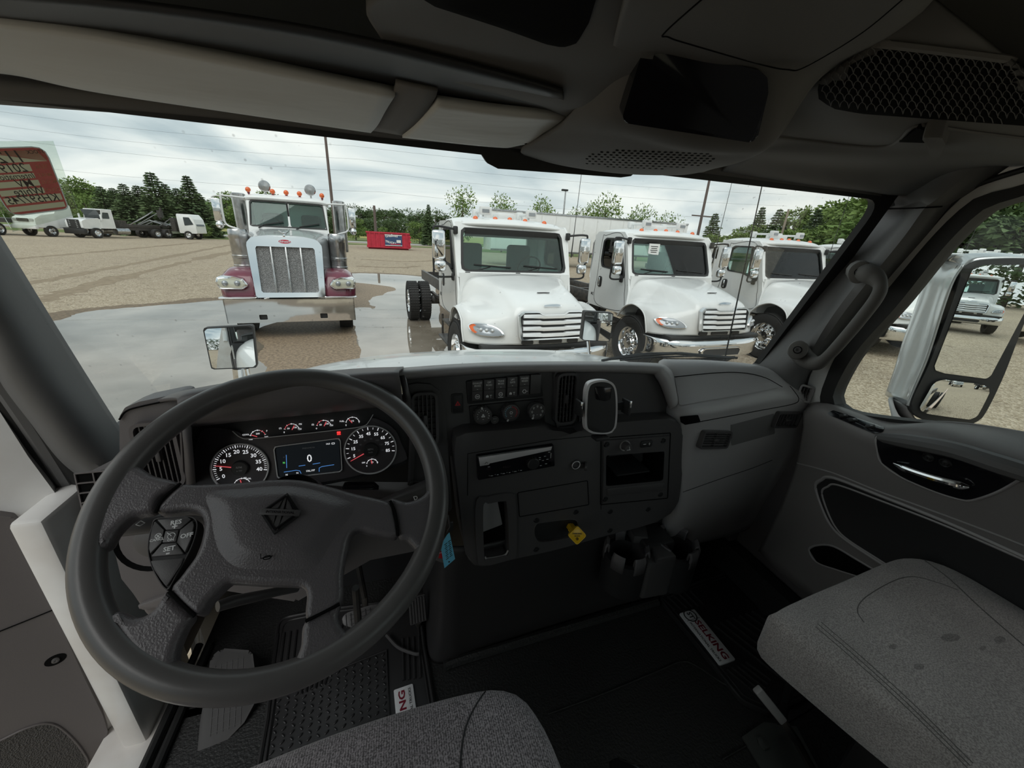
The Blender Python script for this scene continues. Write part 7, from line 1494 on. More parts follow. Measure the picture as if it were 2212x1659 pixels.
def fmat(name, label, pts, ribs, plate, txt, zz=1.052, tread=None):
    t = thing(name, label, 'floor mat', (*np.mean(flo(pts, zz), 0), zz)); q = rpoly(flo(pts, zz), .03, 5); b = MB(); b.prism(q, zz-.001, zz+.008, 0, r=.002); c = np.mean(q, 0)
    b.tube([(x, y, zz+.009) for x, y in [tuple(c+(np.array(p)-c)*.985) for p in q]], .005, 6, closed=True); b.tube([(x, y, zz+.008) for x, y in [tuple(c+(np.array(p)-c)*.93) for p in q]], .0035, 6, closed=True)
    for (a, c_) in ribs: b.tube([PZ(*a, zz+.0095), PZ(*c_, zz+.0095)], .0042, 6)
    b.build('mat_body', M['rubbermat'], t)
    return t
ribs = []
A = [(1500, 1290), (1420, 1295)]
def fan(p0, p1, q0, q1, n): return [((p0[0]+(p1[0]-p0[0])*k/(n-1), p0[1]+(p1[1]-p0[1])*k/(n-1)), (q0[0]+(q1[0]-q0[0])*k/(n-1), q0[1]+(q1[1]-q0[1])*k/(n-1))) for k in range(n)]
ribs = fan((1542, 1350), (1680, 1300), (1700, 1475), (1860, 1420), 11)+fan((1430, 1292), (1490, 1276), (1458, 1318), (1522, 1308), 6)+fan((1570, 1446), (1610, 1430), (1640, 1505), (1665, 1470), 5)
t = fmat('floor_mat', 'black ribbed passenger floor mat with a full silver logo plate', [(1418, 1292), (1500, 1262), (1640, 1215), (1760, 1300), (1900, 1440), (1660, 1548), (1600, 1520)], ribs, None, None)
pl = [(1468, 1323), (1505, 1314), (1587, 1417), (1560, 1432)]
o_ = PZ(1525, 1372, 1.066); ux = nrm(PZ(1572, 1424, 1.066)-PZ(1487, 1318, 1.066)); lf_ = Fr(o_, ux, np.cross((0, 0, 1), ux)); q = lf_.pxs(pl); wq = max(p[0] for p in q)-min(p[0] for p in q); hq = np.mean([abs(q[0][1]-q[1][1]), abs(q[2][1]-q[3][1])])
def tw(s, bold): v = text_mesh(s, bold)[0]; return max(p[0] for p in v)-min(p[0] for p in v)
def logo(fr, w_, h_, parent):
    b = MB(); b.prism(rrect(0, 0, w_, h_, .003), -.006, .0, 0, fr.M, r=.001); b.text('SELKING', h_*.46, fr.at(w_*.085, h_*.10, .0006), 1, .03, w_*.74/(h_*.46*tw('SELKING', .03))); b.text('INTERNATIONAL TRUCKS', h_*.17, fr.at(w_*.085, -h_*.30, .0006), 2, .02, w_*.74/(h_*.17*tw('INTERNATIONAL TRUCKS', .02)))
    b.ring(circ(-w_*.405, 0, h_*.36, 24), circ(-w_*.405, 0, h_*.30, 24), 0, .0006, 2, fr.M, 24); b.text('ST', h_*.36, fr.at(-w_*.405, 0, .0006), 2, .03); b.box((-w_*.325, 0, .0003), (.0012, h_*.8, .0006), 2, fr.M); return b.build('logo_plate', [M['metalplate'], M['logo_red'], M['ink']], parent)
logo(lf_, wq, hq, t)
ribs = fan((655, 1350), (745, 1330), (650, 1500), (700, 1480), 6)+fan((870, 1380), (905, 1375), (872, 1470), (908, 1465), 4)+fan((600, 1370), (640, 1362), (590, 1440), (632, 1430), 4)
t = fmat('floor_mat', 'black driver floor mat with tread plate pattern below the steering wheel', [(600, 1340), (700, 1320), (860, 1300), (905, 1290), (918, 1400), (945, 1560), (900, 1760), (540, 1760), (575, 1560)], ribs, None, None)
b = MB(); q0, q1, q2, q3 = [np.array(PZ(x, y, 1.062)) for x, y in ((595, 1500), (835, 1405), (845, 1640), (560, 1740))]
for i in range(14):
    for j in range(16):
        u_, v_ = (i+.5)/14, (j+.5)/16; p = q0*(1-u_)*(1-v_)+q1*u_*(1-v_)+q2*u_*v_+q3*(1-u_)*v_; b.ball((0, 0, 0), .0065, 0, T(*p) @ RZ(.8 if (i+j) % 2 else -.8) @ SCL(1.0, .38, .35), 8)
b.build('tread_studs', M['rubbermat'], t, angle=180)
b = MB(); b.tube([tuple(p) for p in (q0, q1, q2, q3)], .0035, 6, closed=True); b.build('mat_border', M['rubbermat'], t)
o_ = PZ(884, 1600, 1.066); ux = nrm(PZ(884, 1480, 1.066)-PZ(894, 1560, 1.066)); lf2 = Fr(o_, ux, np.cross((0, 0, 1), ux))
e_ = lf2.px(884, 1479); lf2 = Fr(lf2.P(e_[0]-wq/2, 0), lf2.u, lf2.v); logo(lf2, wq, abs(lf2.px(864, 1482)[1]-lf2.px(906, 1478)[1]), t)
# pedals, dead pedal, heater duct
pdl = thing('brake_pedal', 'wide grey rubber brake pedal pad behind the wheel rim', 'pedal', PZ(785, 1330, 1.10)); pf_ = Fr(PZ(790, 1328, 1.13), (1, .1, 0), (0, 1, .9)); q = pf_.pxs([(738, 1335), (748, 1324), (800, 1307), (835, 1302), (842, 1325), (820, 1345), (760, 1356), (741, 1350)]); b = MB(); b.prism(rpoly(q, .008, 3), -.012, 0, 0, pf_.M, r=.002)
for k in range(6):
    p = q; x0 = min(a[0] for a in q)+.012+k*.014; b.box((x0, np.mean([a[1] for a in q]), .001), (.0015, .035, .002), 1, pf_.M)
for k in range(3): b.box((np.mean([a[0] for a in q]), np.mean([a[1] for a in q])-.012+.012*k, .001), (.08, .0015, .002), 1, pf_.M)
b.build('pedal_pad', [M['stack'], M['darkp']], pdl); b = MB(); b.tube([pf_.P(0, 0, -.01), pf_.P(.0, .05, -.03), PY(770, 1200, .98)], .009, 8); b.build('pedal_arm', M['blackmetal'], pdl)
ac = thing('accelerator_pedal', 'ribbed black accelerator pedal beside the engine cover', 'pedal', PZ(905, 1350, 1.06)); af = Fr(PZ(903, 1325, 1.13), (1, 0, 0), (0, .45, 1)); q = af.pxs([(882, 1292), (918, 1283), (923, 1340), (886, 1352)]); b = MB(); b.prism(rpoly(q, .003, 2), -.012, 0, 0, af.M, r=.001)
for k in range(6): u_ = (k+.5)/6; p0 = np.array(q[0])*(1-u_)+np.array(q[1])*u_; p1 = np.array(q[3])*(1-u_)+np.array(q[2])*u_; b.tube([af.P(*(p0*.95+p1*.05), .001), af.P(*(p0*.05+p1*.95), .001)], .0028, 6)
b.build('pedal_pad', M['stack'], ac); b = MB(); b.tube([af.P(0, -.03, -.012), (af.P(0, -.03)[0], af.P(0, -.03)[1]+.03, 1.055)], .01, 8); b.build('pedal_hinge', M['blackmetal'], ac)
dp_ = thing('dead_pedal', 'grey footrest pad with square grid at the left of the footwell', 'footrest', PZ(500, 1480, 1.05))
df_ = Fr(PZ(500, 1450, 1.12), (1, .15, 0), (0, 1, .55)); q = df_.pxs([(455, 1420), (478, 1400), (545, 1405), (552, 1460), (560, 1500), (528, 1560), (470, 1620), (425, 1640), (432, 1560), (446, 1480)]); b = MB(); b.prism(rpoly(q, .015, 4), -.06, 0, 0, df_.M, r=.008)
c0 = np.mean(q, 0)
for k in range(6): b.box((c0[0]-.03+.0125*k, c0[1], .0006), (.0012, .15, .0012), 1, df_.M)
for k in range(10): b.box((c0[0], c0[1]-.07+.0155*k, .0006), (.068, .0012, .0012), 1, df_.M)
b.build('footrest_pad', [mat('dark_rubber_pad', (.045, .043, .043), .7), M['darkp']], dp_)
b = MB(); b.tube(crspline([PZ(835, 1372, 1.075), PZ(860, 1398, 1.075), PZ(895, 1412, 1.075), PZ(905, 1412, 1.075)], 14), .005, 8); tag(b.build('floor_hose', M['stack']), 'thin dark hose lying over the driver mat ribs beside the pedals', 'hose')
# seat adjust lever on the floor
lv = thing('seat_lever', 'black metal floor lever standing between the seats on a bolted plate', 'lever', PZ(1660, 1600, 1.055))
b = MB(); p0, p1 = PZ(1636, 1489, 1.30), PZ(1690, 1556, 1.20); fr = Fr((p0+p1)/2, nrm(p1-p0), np.cross(nrm(CAM-(p0+p1)/2), nrm(p1-p0))); L_ = np.linalg.norm(p1-p0); b.box((0, 0, 0), (L_, .020, .016), 0, fr.M, r=.004); b.build('lever_grip', M['dash'], lv)
b = MB(); b.tube([p1, PZ(1720, 1600, 1.15), PZ(1770, 1690, 1.07)], .010, 8); b.build('lever_rod', M['blackmetal'], lv)
b = MB(); q = flo([(1603, 1592), (1650, 1560), (1720, 1570), (1800, 1720), (1680, 1720)], 1.056); b.prism(q, 1.052, 1.058); a = PZ(1648, 1606, 1.06); b.lathe([(.014, 1.058), (.014, 1.064), (.0005, 1.066)], 6, 0, T(a[0], a[1], 0)); b.build('floor_plate', M['galv'], lv)
bl = thing('seat_buckle', 'black seat belt buckle with a chrome edge at the bottom edge of the photo', 'seat belt buckle', PZ(1350, 1655, 1.10)); f3 = Fr(PZ(1350, 1652, 1.30), (1, .1, 0), (0, 1, .3)); q = f3.pxs([(1322, 1640), (1336, 1636), (1390, 1655), (1395, 1680), (1330, 1700)]); b = MB(); b.prism(rpoly(q, .003, 2), -.02, 0, 0, f3.M, r=.002); b.tube([f3.P(*f3.px(x, y), .001) for x, y in ((1336, 1638), (1350, 1645), (1388, 1653))], .0012, 6, 1); b.build('buckle_body', [M['gloss'], M['chrome']], bl); b = MB(); b.tube([f3.P(0, -.03, -.01), (f3.P(0, -.03)[0], f3.P(0, -.03)[1]-.05, 1.06)], .012, 6, flat=.3); b.build('belt_stalk', M['darkp'], bl)
# ================================================================ OVERHEAD
sv = thing('sun_visor', 'light grey padded sun visor folded up above the steering wheel with a dark strap', 'sun visor', (-.45, .70, 2.42))
def visor(rows, name, mt):
    b = MB(); b.loft(G3(rows), 14, 40); return b.build(name, mt, sv, angle=70, solid=.012)
visor([[(-80, 10, 'Y', .60), (0, 22, 'Y', .60), (200, 52, 'Y', .60), (500, 112, 'Y', .60), (853, 186, 'Y', .60)], [(-80, 60, 'Y', .635), (0, 72, 'Y', .635), (200, 110, 'Y', .635), (500, 155, 'Y', .635), (832, 220, 'Y', .635)], [(-60, 100, 'Y', .68), (20, 118, 'Y', .68), (200, 158, 'Y', .68), (500, 205, 'Y', .68), (815, 250, 'Y', .68)], [(-40, 130, 'Y', .715), (40, 140, 'Y', .715), (200, 175, 'Y', .715), (500, 222, 'Y', .715), (800, 268, 'Y', .715)]], 'visor_pad', M['vinyl'])
visor([[(945, 205, 'Y', .60), (1060, 222, 'Y', .60), (1150, 232, 'Y', .60), (1215, 238, 'Y', .61), (1228, 246, 'Y', .62)], [(915, 235, 'Y', .64), (1040, 248, 'Y', .64), (1130, 252, 'Y', .64), (1195, 258, 'Y', .645), (1205, 262, 'Y', .65)], [(890, 260, 'Y', .68), (1020, 278, 'Y', .68), (1090, 284, 'Y', .68), (1150, 286, 'Y', .685), (1160, 288, 'Y', .685)], [(868, 279, 'Y', .715), (1000, 294, 'Y', .715), (1060, 300, 'Y', .715), (1090, 302, 'Y', .715), (1110, 298, 'Y', .715)]], 'visor_pad', M['vinyl'])
b = MB(); b.loft(G3([[(855, 168, 'Y', .585), (945, 186, 'Y', .585)], [(850, 188, 'Y', .60), (938, 205, 'Y', .60)], [(825, 232, 'Y', .65), (908, 247, 'Y', .65)], [(798, 272, 'Y', .717), (870, 284, 'Y', .717)]]), 14, 4); b.build('visor_strap', M['strap'], sv, solid=.006)
b = MB(); b.box(tuple(PY(1110, 300, .705)), (.045, .03, .014), r=.004); b.tube([PY(1085, 300, .70), PY(1125, 304, .70)], .004, 8); b.build('visor_clip', M['gloss'], sv)
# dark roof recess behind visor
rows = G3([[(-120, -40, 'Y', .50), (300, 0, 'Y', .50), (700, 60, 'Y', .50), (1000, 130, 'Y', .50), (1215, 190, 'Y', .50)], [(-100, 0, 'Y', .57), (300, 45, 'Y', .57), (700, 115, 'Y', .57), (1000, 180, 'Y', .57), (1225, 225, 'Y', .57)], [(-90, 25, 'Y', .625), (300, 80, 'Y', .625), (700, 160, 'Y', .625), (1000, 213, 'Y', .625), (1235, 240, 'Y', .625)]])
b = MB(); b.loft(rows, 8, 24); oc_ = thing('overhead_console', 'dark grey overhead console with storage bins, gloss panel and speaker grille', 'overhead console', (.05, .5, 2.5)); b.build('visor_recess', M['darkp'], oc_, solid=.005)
rows = G3([[(840, -60, 'Y', .40), (1000, -60, 'Y', .40), (1200, -60, 'Y', .38), (1500, -60, 'Y', .36)],
           [(790, -10, 'Y', .46), (900, 20, 'Y', .46), (1120, 60, 'Y', .45), (1420, 80, 'Y', .42)],
           [(820, 55, 'Y', .50), (900, 70, 'Y', .50), (1150, 120, 'Y', .49), (1400, 150, 'Y', .46)],
           [(850, 100, 'Y', .535), (960, 130, 'Y', .535), (1160, 180, 'Y', .53), (1360, 205, 'Y', .50)],
           [(852, 118, 'Y', .56), (960, 152, 'Y', .56), (1150, 198, 'Y', .56), (1345, 235, 'Y', .53)],
           [(856, 126, 'Y', .60), (965, 160, 'Y', .60), (1150, 206, 'Y', .60), (1240, 240, 'Y', .60)]])
b = MB(); b.loft(rows, 26, 30); b.build('shelf_front', M['console'], oc_, angle=60, solid=.01)
# centre pod
rows = G3([[(1360, -60, 'Y', .34), (1500, -60, 'Y', .33), (1700, -60, 'Y', .31), (1985, -60, 'Y', .30), (2040, -60, 'Y', .33)],
           [(1330, 60, 'Y', .42), (1460, 70, 'Y', .40), (1640, 95, 'Y', .385), (1860, 70, 'Y', .375), (1925, 62, 'Y', .40)],
           [(1310, 150, 'Y', .48), (1400, 110, 'Y', .445), (1540, 135, 'Y', .43), (1700, 150, 'Y', .42), (1765, 152, 'Y', .44)],
           [(1240, 235, 'Y', .56), (1350, 240, 'Y', .49), (1500, 285, 'Y', .475), (1645, 290, 'Y', .465), (1672, 285, 'Y', .485)],
           [(1195, 275, 'Y', .63), (1330, 280, 'Y', .53), (1480, 312, 'Y', .515), (1610, 322, 'Y', .505), (1635, 318, 'Y', .53)],
           [(1150, 300, 'Y', .69), (1300, 312, 'Y', .585), (1450, 335, 'Y', .565), (1560, 342, 'Y', .56), (1590, 338, 'Y', .58)],
           [(1128, 312, 'Y', .72), (1230, 330, 'Y', .67), (1380, 352, 'Y', .65), (1500, 356, 'Y', .64), (1540, 352, 'Y', .66)],
           [(1135, 322, 'Y', .755), (1220, 345, 'Y', .735), (1340, 362, 'Y', .73), (1460, 366, 'Y', .72), (1520, 360, 'Y', .74)]])
b = MB(); b.loft(rows, 50, 50); b.build('console_pod', M['console'], oc_, angle=60, solid=.01)
def ofr(cx_, cy_, Y0, vy=.62): return Fr(PY(cx_, cy_, Y0), (1, -.18, 0), (0, -vy, 1))
lf_o = ofr(1505, 205, .435, .75); q = lf_o.pxs([(1405, 92), (1470, 112), (1640, 152), (1658, 168), (1660, 200), (1636, 300), (1620, 308), (1350, 266), (1345, 250), (1385, 120)]); b = MB(); b.prism(rpoly(q, .008, 4), -.02, .0, 0, lf_o.M, r=.002); b.build('gloss_panel', M['gloss'], oc_)
OSK = Skin(bpy.data.objects['shelf_front'], bpy.data.objects['console_pod'])
b = MB(); OSK.patch([(866, -30), (940, 15), (1080, 60), (1180, 96), (1215, 103), (1245, 95), (1272, 50), (1296, -30)], b, .003, rc=14, sink=0, c=(1150, 20)); b.build('storage_bin', M['recess'], oc_)
b = MB(); OSK.line([(1560, -40), (1440, 66), (1445, 80), (1500, 98), (1640, 138), (1700, 150), (1740, 144), (1860, 72), (1960, -10)], .0008, b, 80); b.build('bin_lid', M['recess'], oc_)
# speaker perforations
b = MB(); sf = Fr(PY(1400, 343, .60), (1, -.13, 0), (0, -1.0, .30)); 
for i in range(22):
    for j in range(9):
        x, y = 1268+i*13+(j % 2)*6, 322+j*5.2+i*.5
        if not (((x-1400)/150)**2+((y-343)/22)**2 < 1): continue
        b.prism(circ(0, 0, .0022, 8), -.004, .0006, 0, OSK.frame(x, y, .0003).M)
b.build('speaker_holes', M['recess'], oc_)
# passenger overhead shelf with net
rows = G3([[(1640, 290, 'Y', .56), (1700, 190, 'Y', .50), (1790, 150, 'Y', .44), (1870, 95, 'Y', .40), (2000, -20, 'Y', .36)],
           [(1640, 300, 'Y', .60), (1760, 255, 'Y', .53), (1900, 260, 'Y', .47), (2060, 272, 'Y', .44), (2400, 300, 'Y', .40)],
           [(1640, 305, 'Y', .62), (1760, 290, 'Y', .57), (1900, 302, 'Y', .53), (2060, 312, 'Y', .50), (2400, 335, 'Y', .46)],
           [(1625, 315, 'Y', .64), (1760, 322, 'Y', .60), (1900, 330, 'Y', .57), (2060, 330, 'Y', .53), (2400, 350, 'Y', .50)],
           [(1610, 330, 'Y', .68), (1760, 345, 'Y', .67), (1900, 355, 'Y', .66), (2040, 355, 'Y', .62), (2300, 352, 'Y', .58)],
           [(1580, 345, 'Y', .72), (1740, 375, 'Y', .72), (1880, 395, 'Y', .72), (1960, 400, 'Y', .70), (2140, 372, 'Y', .66)],
           [(1560, 360, 'Y', .75), (1720, 385, 'Y', .75), (1880, 405, 'Y', .75), (1935, 412, 'Y', .74), (2060, 415, 'Y', .70)]])
b = MB(); b.loft(rows, 40, 40); b.build('passenger_shelf', M['console'], oc_, angle=60, solid=.01)
NSK = Skin(bpy.data.objects['passenger_shelf'])
ne = [(1782, 128), (1830, 105), (1880, 95), (2212, 135), (2420, 165), (2420, 290), (2212, 272), (1860, 246), (1800, 235), (1768, 215), (1766, 190)]
b = MB(); NSK.patch(ne, b, .003, rc=8, sink=0, c=(2050, 190)); ns = b.build('shelf_opening', M['recess'], oc_)
q = np.array(rpoly(ne, 8, 3))
def inside(p):
    c = False; n = len(q)
    for i in range(n):
        (xa, ya), (xb, yb) = q[i], q[i-1]
        if (ya > p[1]) != (yb > p[1]) and p[0] < (xb-xa)*(p[1]-ya)/(yb-ya)+xa: c = not c
    return c
b = MB(); S_ = 13.0; H_ = 15.0     # diamond net knotted in rows
for j in range(14):
    for i in range(34):
        x = 1765+i*S_*1.5; y = 90+j*H_+(x-1765)*.11
        for dx, dy in ((S_*.75, H_*.5), (-S_*.75, H_*.5)):
            e1 = (x+(S_*.75 if j % 2 else 0), y); e2 = (e1[0]+dx, e1[1]+H_)
            if inside(e1) and inside(e2): m1 = ((e1[0]+e2[0])/2+(2 if dx > 0 else -2), (e1[1]+e2[1])/2-2); b.tube([NSK.hit(*e1, .006), NSK.hit(*m1, .006), NSK.hit(*e2, .006)], .0005, 4, caps=False)
b.build('storage_net', M['console'], ns)
b = MB(); NSK.line([(1784, 126), (1830, 102), (1880, 92), (2212, 132), (2420, 160)], .004, b, 40, off=.004); b.build('net_hem', M['strap'], ns)
hkf = NSK.frame(2005, 300, .004); b = MB(); b.prism(rpoly(hkf.pxs([(1942, 304), (1985, 273), (2005, 283), (2010, 306)]), .003, 3), -.01, .002, 0, hkf.M); b.build('coat_recess', M['recess'], oc_)
b = MB(); b.prism(rpoly(hkf.pxs([(1995, 272), (2042, 272), (2050, 290), (2042, 318), (2022, 323), (2012, 312), (2004, 284)]), .006, 4), -.01, .014, 0, hkf.M, r=.004); b.build('coat_hook', M['console'], oc_)
b = MB(); NSK.line([(1655, 293), (1700, 298), (1850, 314), (1915, 314), (1945, 300), (1985, 270), (2100, 284), (2230, 300)], .003, b, 60); b.build('shelf_edge', M['console'], oc_)

# ================================================================ LEFT PILLAR, OPEN DRIVER DOOR
rows = G3([[(-120, 350, 'Y', .84), (-140, 470, 'Y', .77), (-160, 560, 'Y', .75), (-170, 600, 'X', -.92)], [(0, 538, 'Y', .868), (-15, 630, 'Y', .80), (-30, 690, 'Y', .79), (-30, 730, 'X', -.915)], [(60, 634, 'Y', .885), (45, 720, 'Y', .815), (30, 790, 'Y', .80), (25, 830, 'X', -.912)],
           [(130, 745, 'Y', .90), (112, 825, 'Y', .83), (95, 880, 'Y', .815), (80, 905, 'X', -.91)], [(200, 855, 'Y', .92), (182, 920, 'Y', .85), (160, 965, 'Y', .83), (140, 985, 'X', -.905)], [(255, 940, 'Y', .94), (240, 985, 'Y', .875), (220, 1015, 'Y', .85), (195, 1035, 'X', -.90)], [(290, 990, 'Y', .95), (275, 1035, 'Y', .90), (255, 1060, 'Y', .87), (225, 1080, 'X', -.90)]])
b = MB(); b.loft(rows, 40, 14, flip=True); o = b.build('trim_7', M['pillar'], solid=.01); tag(o, kind='structure')
def band(pts, r, m, name, X=-.93): b = MB(); b.tube(crspline([PX(x, y, X) for x, y in pts], 30), r, 8); return tag(b.build(name, M[m]), kind='structure')
band([(-120, 610), (0, 775), (80, 895), (150, 1005), (205, 1090), (240, 1180), (290, 1300), (330, 1420)], .013, 'seal', 'trim_9', -.925)
band([(-120, 655), (0, 822), (80, 940), (140, 1035), (185, 1110), (215, 1200), (260, 1320), (300, 1430)], .014, 'pillar', 'trim_10', -.945)
band([(-120, 700), (0, 868), (80, 985), (130, 1062), (170, 1125), (200, 1210), (240, 1320), (280, 1440)], .013, 'seal', 'trim_11', -.965)
# sill and lower jamb of the body
b = MB(); b.box((-.95, .35, 1.01), (.13, 1.1, .10), r=.01); b.box((-.935, .88, 1.35), (.05, .22, .75), r=.01); tag(b.build('door_sill', M['doorwhite']), kind='structure')
d1 = tag(bpy.data.objects.new('door_1', None), kind='structure'); COL.objects.link(d1)
LD = Fr((-.985, .84, 1.5), (.88, .475, 0), (0, 0, 1))
shell = [(-260, 560), (-60, 800), (0, 890), (60, 985), (130, 1080), (172, 1110), (165, 1180), (150, 1205), (165, 1262), (200, 1350), (240, 1440), (262, 1520), (270, 1560), (255, 1610), (235, 1680), (200, 1760), (-260, 2300)]
b = MB(); b.prism(rpoly(LD.pxs(shell), .01, 3), -.07, 0, 0, LD.M, r=.008, seg=3); b.build('door_shell', M['doorwhite'], d1)
pan = [(-300, 1120), (-100, 1110), (0, 1114), (28, 1118), (45, 1135), (62, 1175), (95, 1270), (130, 1350), (180, 1460), (222, 1545), (233, 1580), (225, 1610), (195, 1680), (150, 1760), (-300, 2300)]
b = MB(); b.prism(rpoly(LD.pxs(pan, .018), .008, 3), -.01, .018, 0, LD.M, r=.010, seg=3); b.build('door_panel', M['trim'], d1)
b = MB(); b.tube([LD.P(*LD.px(x, y, .019), .0185) for x, y in ((-60, 1385), (0, 1364), (60, 1340), (114, 1318))], .0014, 6); b.build('panel_seam', M['recess'], d1)
b = MB(); a, c = LD.px(120, 1426, .019); b.prism(circ(a, c, .016, 26, .013), .010, .0185, 0, LD.M); b.lathe([(.006, .0), (.006, .003), (.003, .004), (.0005, .003)], 12, 1, LD.at(a, c, .0185)); b.build('screw_recess', [M['recess'], M['stack']], d1)
sg = [(-120, 1660), (0, 1600), (60, 1572), (105, 1563), (140, 1580), (180, 1625), (188, 1660), (150, 1740), (-120, 1800)]
b = MB(); sq = crspline(np.array(LD.pxs(sg, .019)), 50, True); b.tube([LD.P(x, y, .019) for x, y in sq], .0022, 6, closed=True)
b.prism([tuple(p) for p in sq], .016, .0195, 1, LD.M); b.build('speaker_grille', [M['trim'], mat('fine_speaker_mesh', (.05, .047, .046), .6, bump=1.0, bs=330, btype='V', dist=.003)], d1)
b = MB(); hp = [LD.P(*LD.px(x, y, .0), .012) for x, y in ((104, 1098), (112, 1128), (135, 1142), (162, 1132), (174, 1112))]; b.tube(crspline(hp, 16), .006, 6, flat=.6); b.tube([hp[1], hp[3]], .009, 6, flat=.4); b.build('door_hinge', mat('primer_hinge', (.50, .42, .36), .6, var=.5, vs=40, col2=(.28, .15, .10)), d1)
b = MB(); hp = [LD.P(*LD.px(x, y, .0), .014) for x, y in ((258, 1462), (262, 1490), (280, 1500), (300, 1485))]; b.tube(crspline(hp, 12), .006, 6, flat=.6); b.box((0, 0, 0), (.02, .016, .01), 1, LD.at(*LD.px(272, 1478, .0), .012), r=.002); b.build('door_check', [M['doorwhite'], M['recess']], d1)
b = MB(); q = flo([(262, 1560), (300, 1490), (344, 1490), (352, 1600), (345, 1800), (200, 1800)], 1.0); b.prism(q, .80, 1.0); tag(b.build('step_well', mat('bright_white_step', (.78, .78, .76), .35)), 'white painted cab step seen between the open door and driver floor', 'step')
b = MB(); P = [(-.885, 1.0, 1.07), (-.885, .7, 1.07), (-.885, .2, 1.07)]; b.tube(P, .010, 8); P = [(-.862, 1.0, 1.06), (-.862, .2, 1.06)]; b.tube(P, .010, 8); tag(b.build('sill_seal', M['seal']), kind='structure')

# ================================================================ WINDSHIELD STICKER
wk = Fr(WS.P(0, 0, .001), WS.u, WS.v)
stt = thing('windshield_label', 'dealer stock label in a clear sleeve on the windshield, seen from behind', 'label', WS.P(*WS.px(70, 390), 0))
sl = WS.pxs([(-90, 305), (116, 304), (172, 462), (30, 500), (12, 470), (-60, 330)]); b = MB(); b.prism(sl, .001, .002, 0, WS.M); b.build('clear_sleeve', glassmat('clear_sleeve', (.88, .92, .88), 1.3, dirt=0, haze=0), stt)
def bil(u_, v_):
    q = [(-62, 322), (98, 317), (150, 449), (28, 464)]; return tuple(np.array(q[0])*(1-u_)*(1-v_)+np.array(q[1])*u_*(1-v_)+np.array(q[2])*u_*v_+np.array(q[3])*(1-u_)*v_)
def lrect(u0, v0, u1, v1): return [WS.px(*bil(u_, v_)) for u_, v_ in ((u0, v0), (u1, v0), (u1, v1), (u0, v1))]
M['labred'] = paper('label_red', (.62, .15, .13)); M['labtan'] = paper('label_tan', (.80, .70, .50)); M['labink'] = mat('label_ink', (.07, .06, .05), .8)
b = MB(); wo, ro = rpoly(lrect(-.02, -.02, 1.02, 1.02), .012, 3), rpoly(lrect(0, 0, 1, 1), .010, 3)
tan = [lrect(*r_) for r_ in ((.03, .04, .97, .225), (.03, .26, .70, .37), (.03, .40, .70, .48), (.03, .51, .72, .60), (.03, .635, .74, .72), (.03, .75, .97, .85), (.03, .885, .97, .965))]
b.flat(wo, [ro], .003, 0, WS.M); b.flat(ro, tan, .003, 1, WS.M)
for q in tan: b.flat(q, (), .003, 2, WS.M)
ex = np.array(WS.px(*bil(1, .5)))-np.array(WS.px(*bil(0, .5))); ra_ = math.atan2(ex[1], ex[0])
sh = np.array(WS.px(*bil(.5, 0)))-np.array(WS.px(*bil(.5, 1)))
for s, u_, v_, sz, k in (('1127', .42, .145, .040, 3), ('2019', .45, .315, .030, 3), ('International', .36, .44, .020, 3), ('MV', .50, .555, .028, 3), ('White', .50, .68, .028, 3), ('KH597745', .50, .80, .028, 3), ('STOCK', .86, .07, .012, 3), ('YEAR', .86, .31, .012, 2), ('MAKE', .86, .44, .012, 2), ('MODEL', .88, .555, .012, 2), ('COLOR', .88, .68, .012, 2)):
    a, c = WS.px(*bil(u_, v_)); sz *= .52; b.text(s, sz, WS.at(a, c, .0036, ra_) @ SCL(-1, 1, 1), k, .004)
b.build('label_card', [paper('label_white', (.8, .8, .78)), M['labred'], M['labtan'], M['labink']], stt)
# glass washer / rubber at lower left corner
b = MB(); b.tube([WS.P(*WS.px(x, y), .004) for x, y in ((225, 934), (300, 952))], .006, 6); tag(b.build('window_gasket', M['seal']), kind='structure')

# ================================================================ OWN TRUCK OUTSIDE
ow_ = thing('truck_body', 'white hood and cab skin of the truck the photo is taken from', 'truck', (0, 1.6, 1.2))
rows = []
for y, z, w_ in ((1.02, 1.862, .92), (1.15, 1.852, .93), (1.35, 1.828, .93), (1.6, 1.757, .92), (1.9, 1.663, .90), (2.15, 1.565, .86), (2.35, 1.44, .80), (2.45, 1.25, .74)):
    rows.append([(0, y, z), (w_*.35, y, z-.012), (w_*.62, y, z-.05), (w_*.82, y, z-.11), (w_*.95, y, z-.21), (w_, y, z-.40), (w_+.02, y, z-.75)])
b = MB(); b.loft(rows, 30, 24, mirror=True, flip=True); b.build('hood', M['white'], ow_, angle=50, solid=.02)
for s in (-1, 1):
    rows = []
    for y, z in ((1.25, 1.0), (1.35, 1.22), (1.55, 1.34), (1.85, 1.38), (2.15, 1.33), (2.38, 1.18), (2.45, 1.0)): rows.append([(s*.85, y, z+.03), (s*1.0, y, z+.02), (s*1.12, y, z-.02), (s*1.18, y, z-.12)])
    b = MB(); b.loft(rows, 24, 10, flip=s > 0); b.build('fender', M['white'], ow_, solid=.02)
b = MB(); b.box((0, 1.03, 1.78), (1.84, .16, .03), 0, r=.01); b.build('cowl_grille', M['blackp'], ow_)
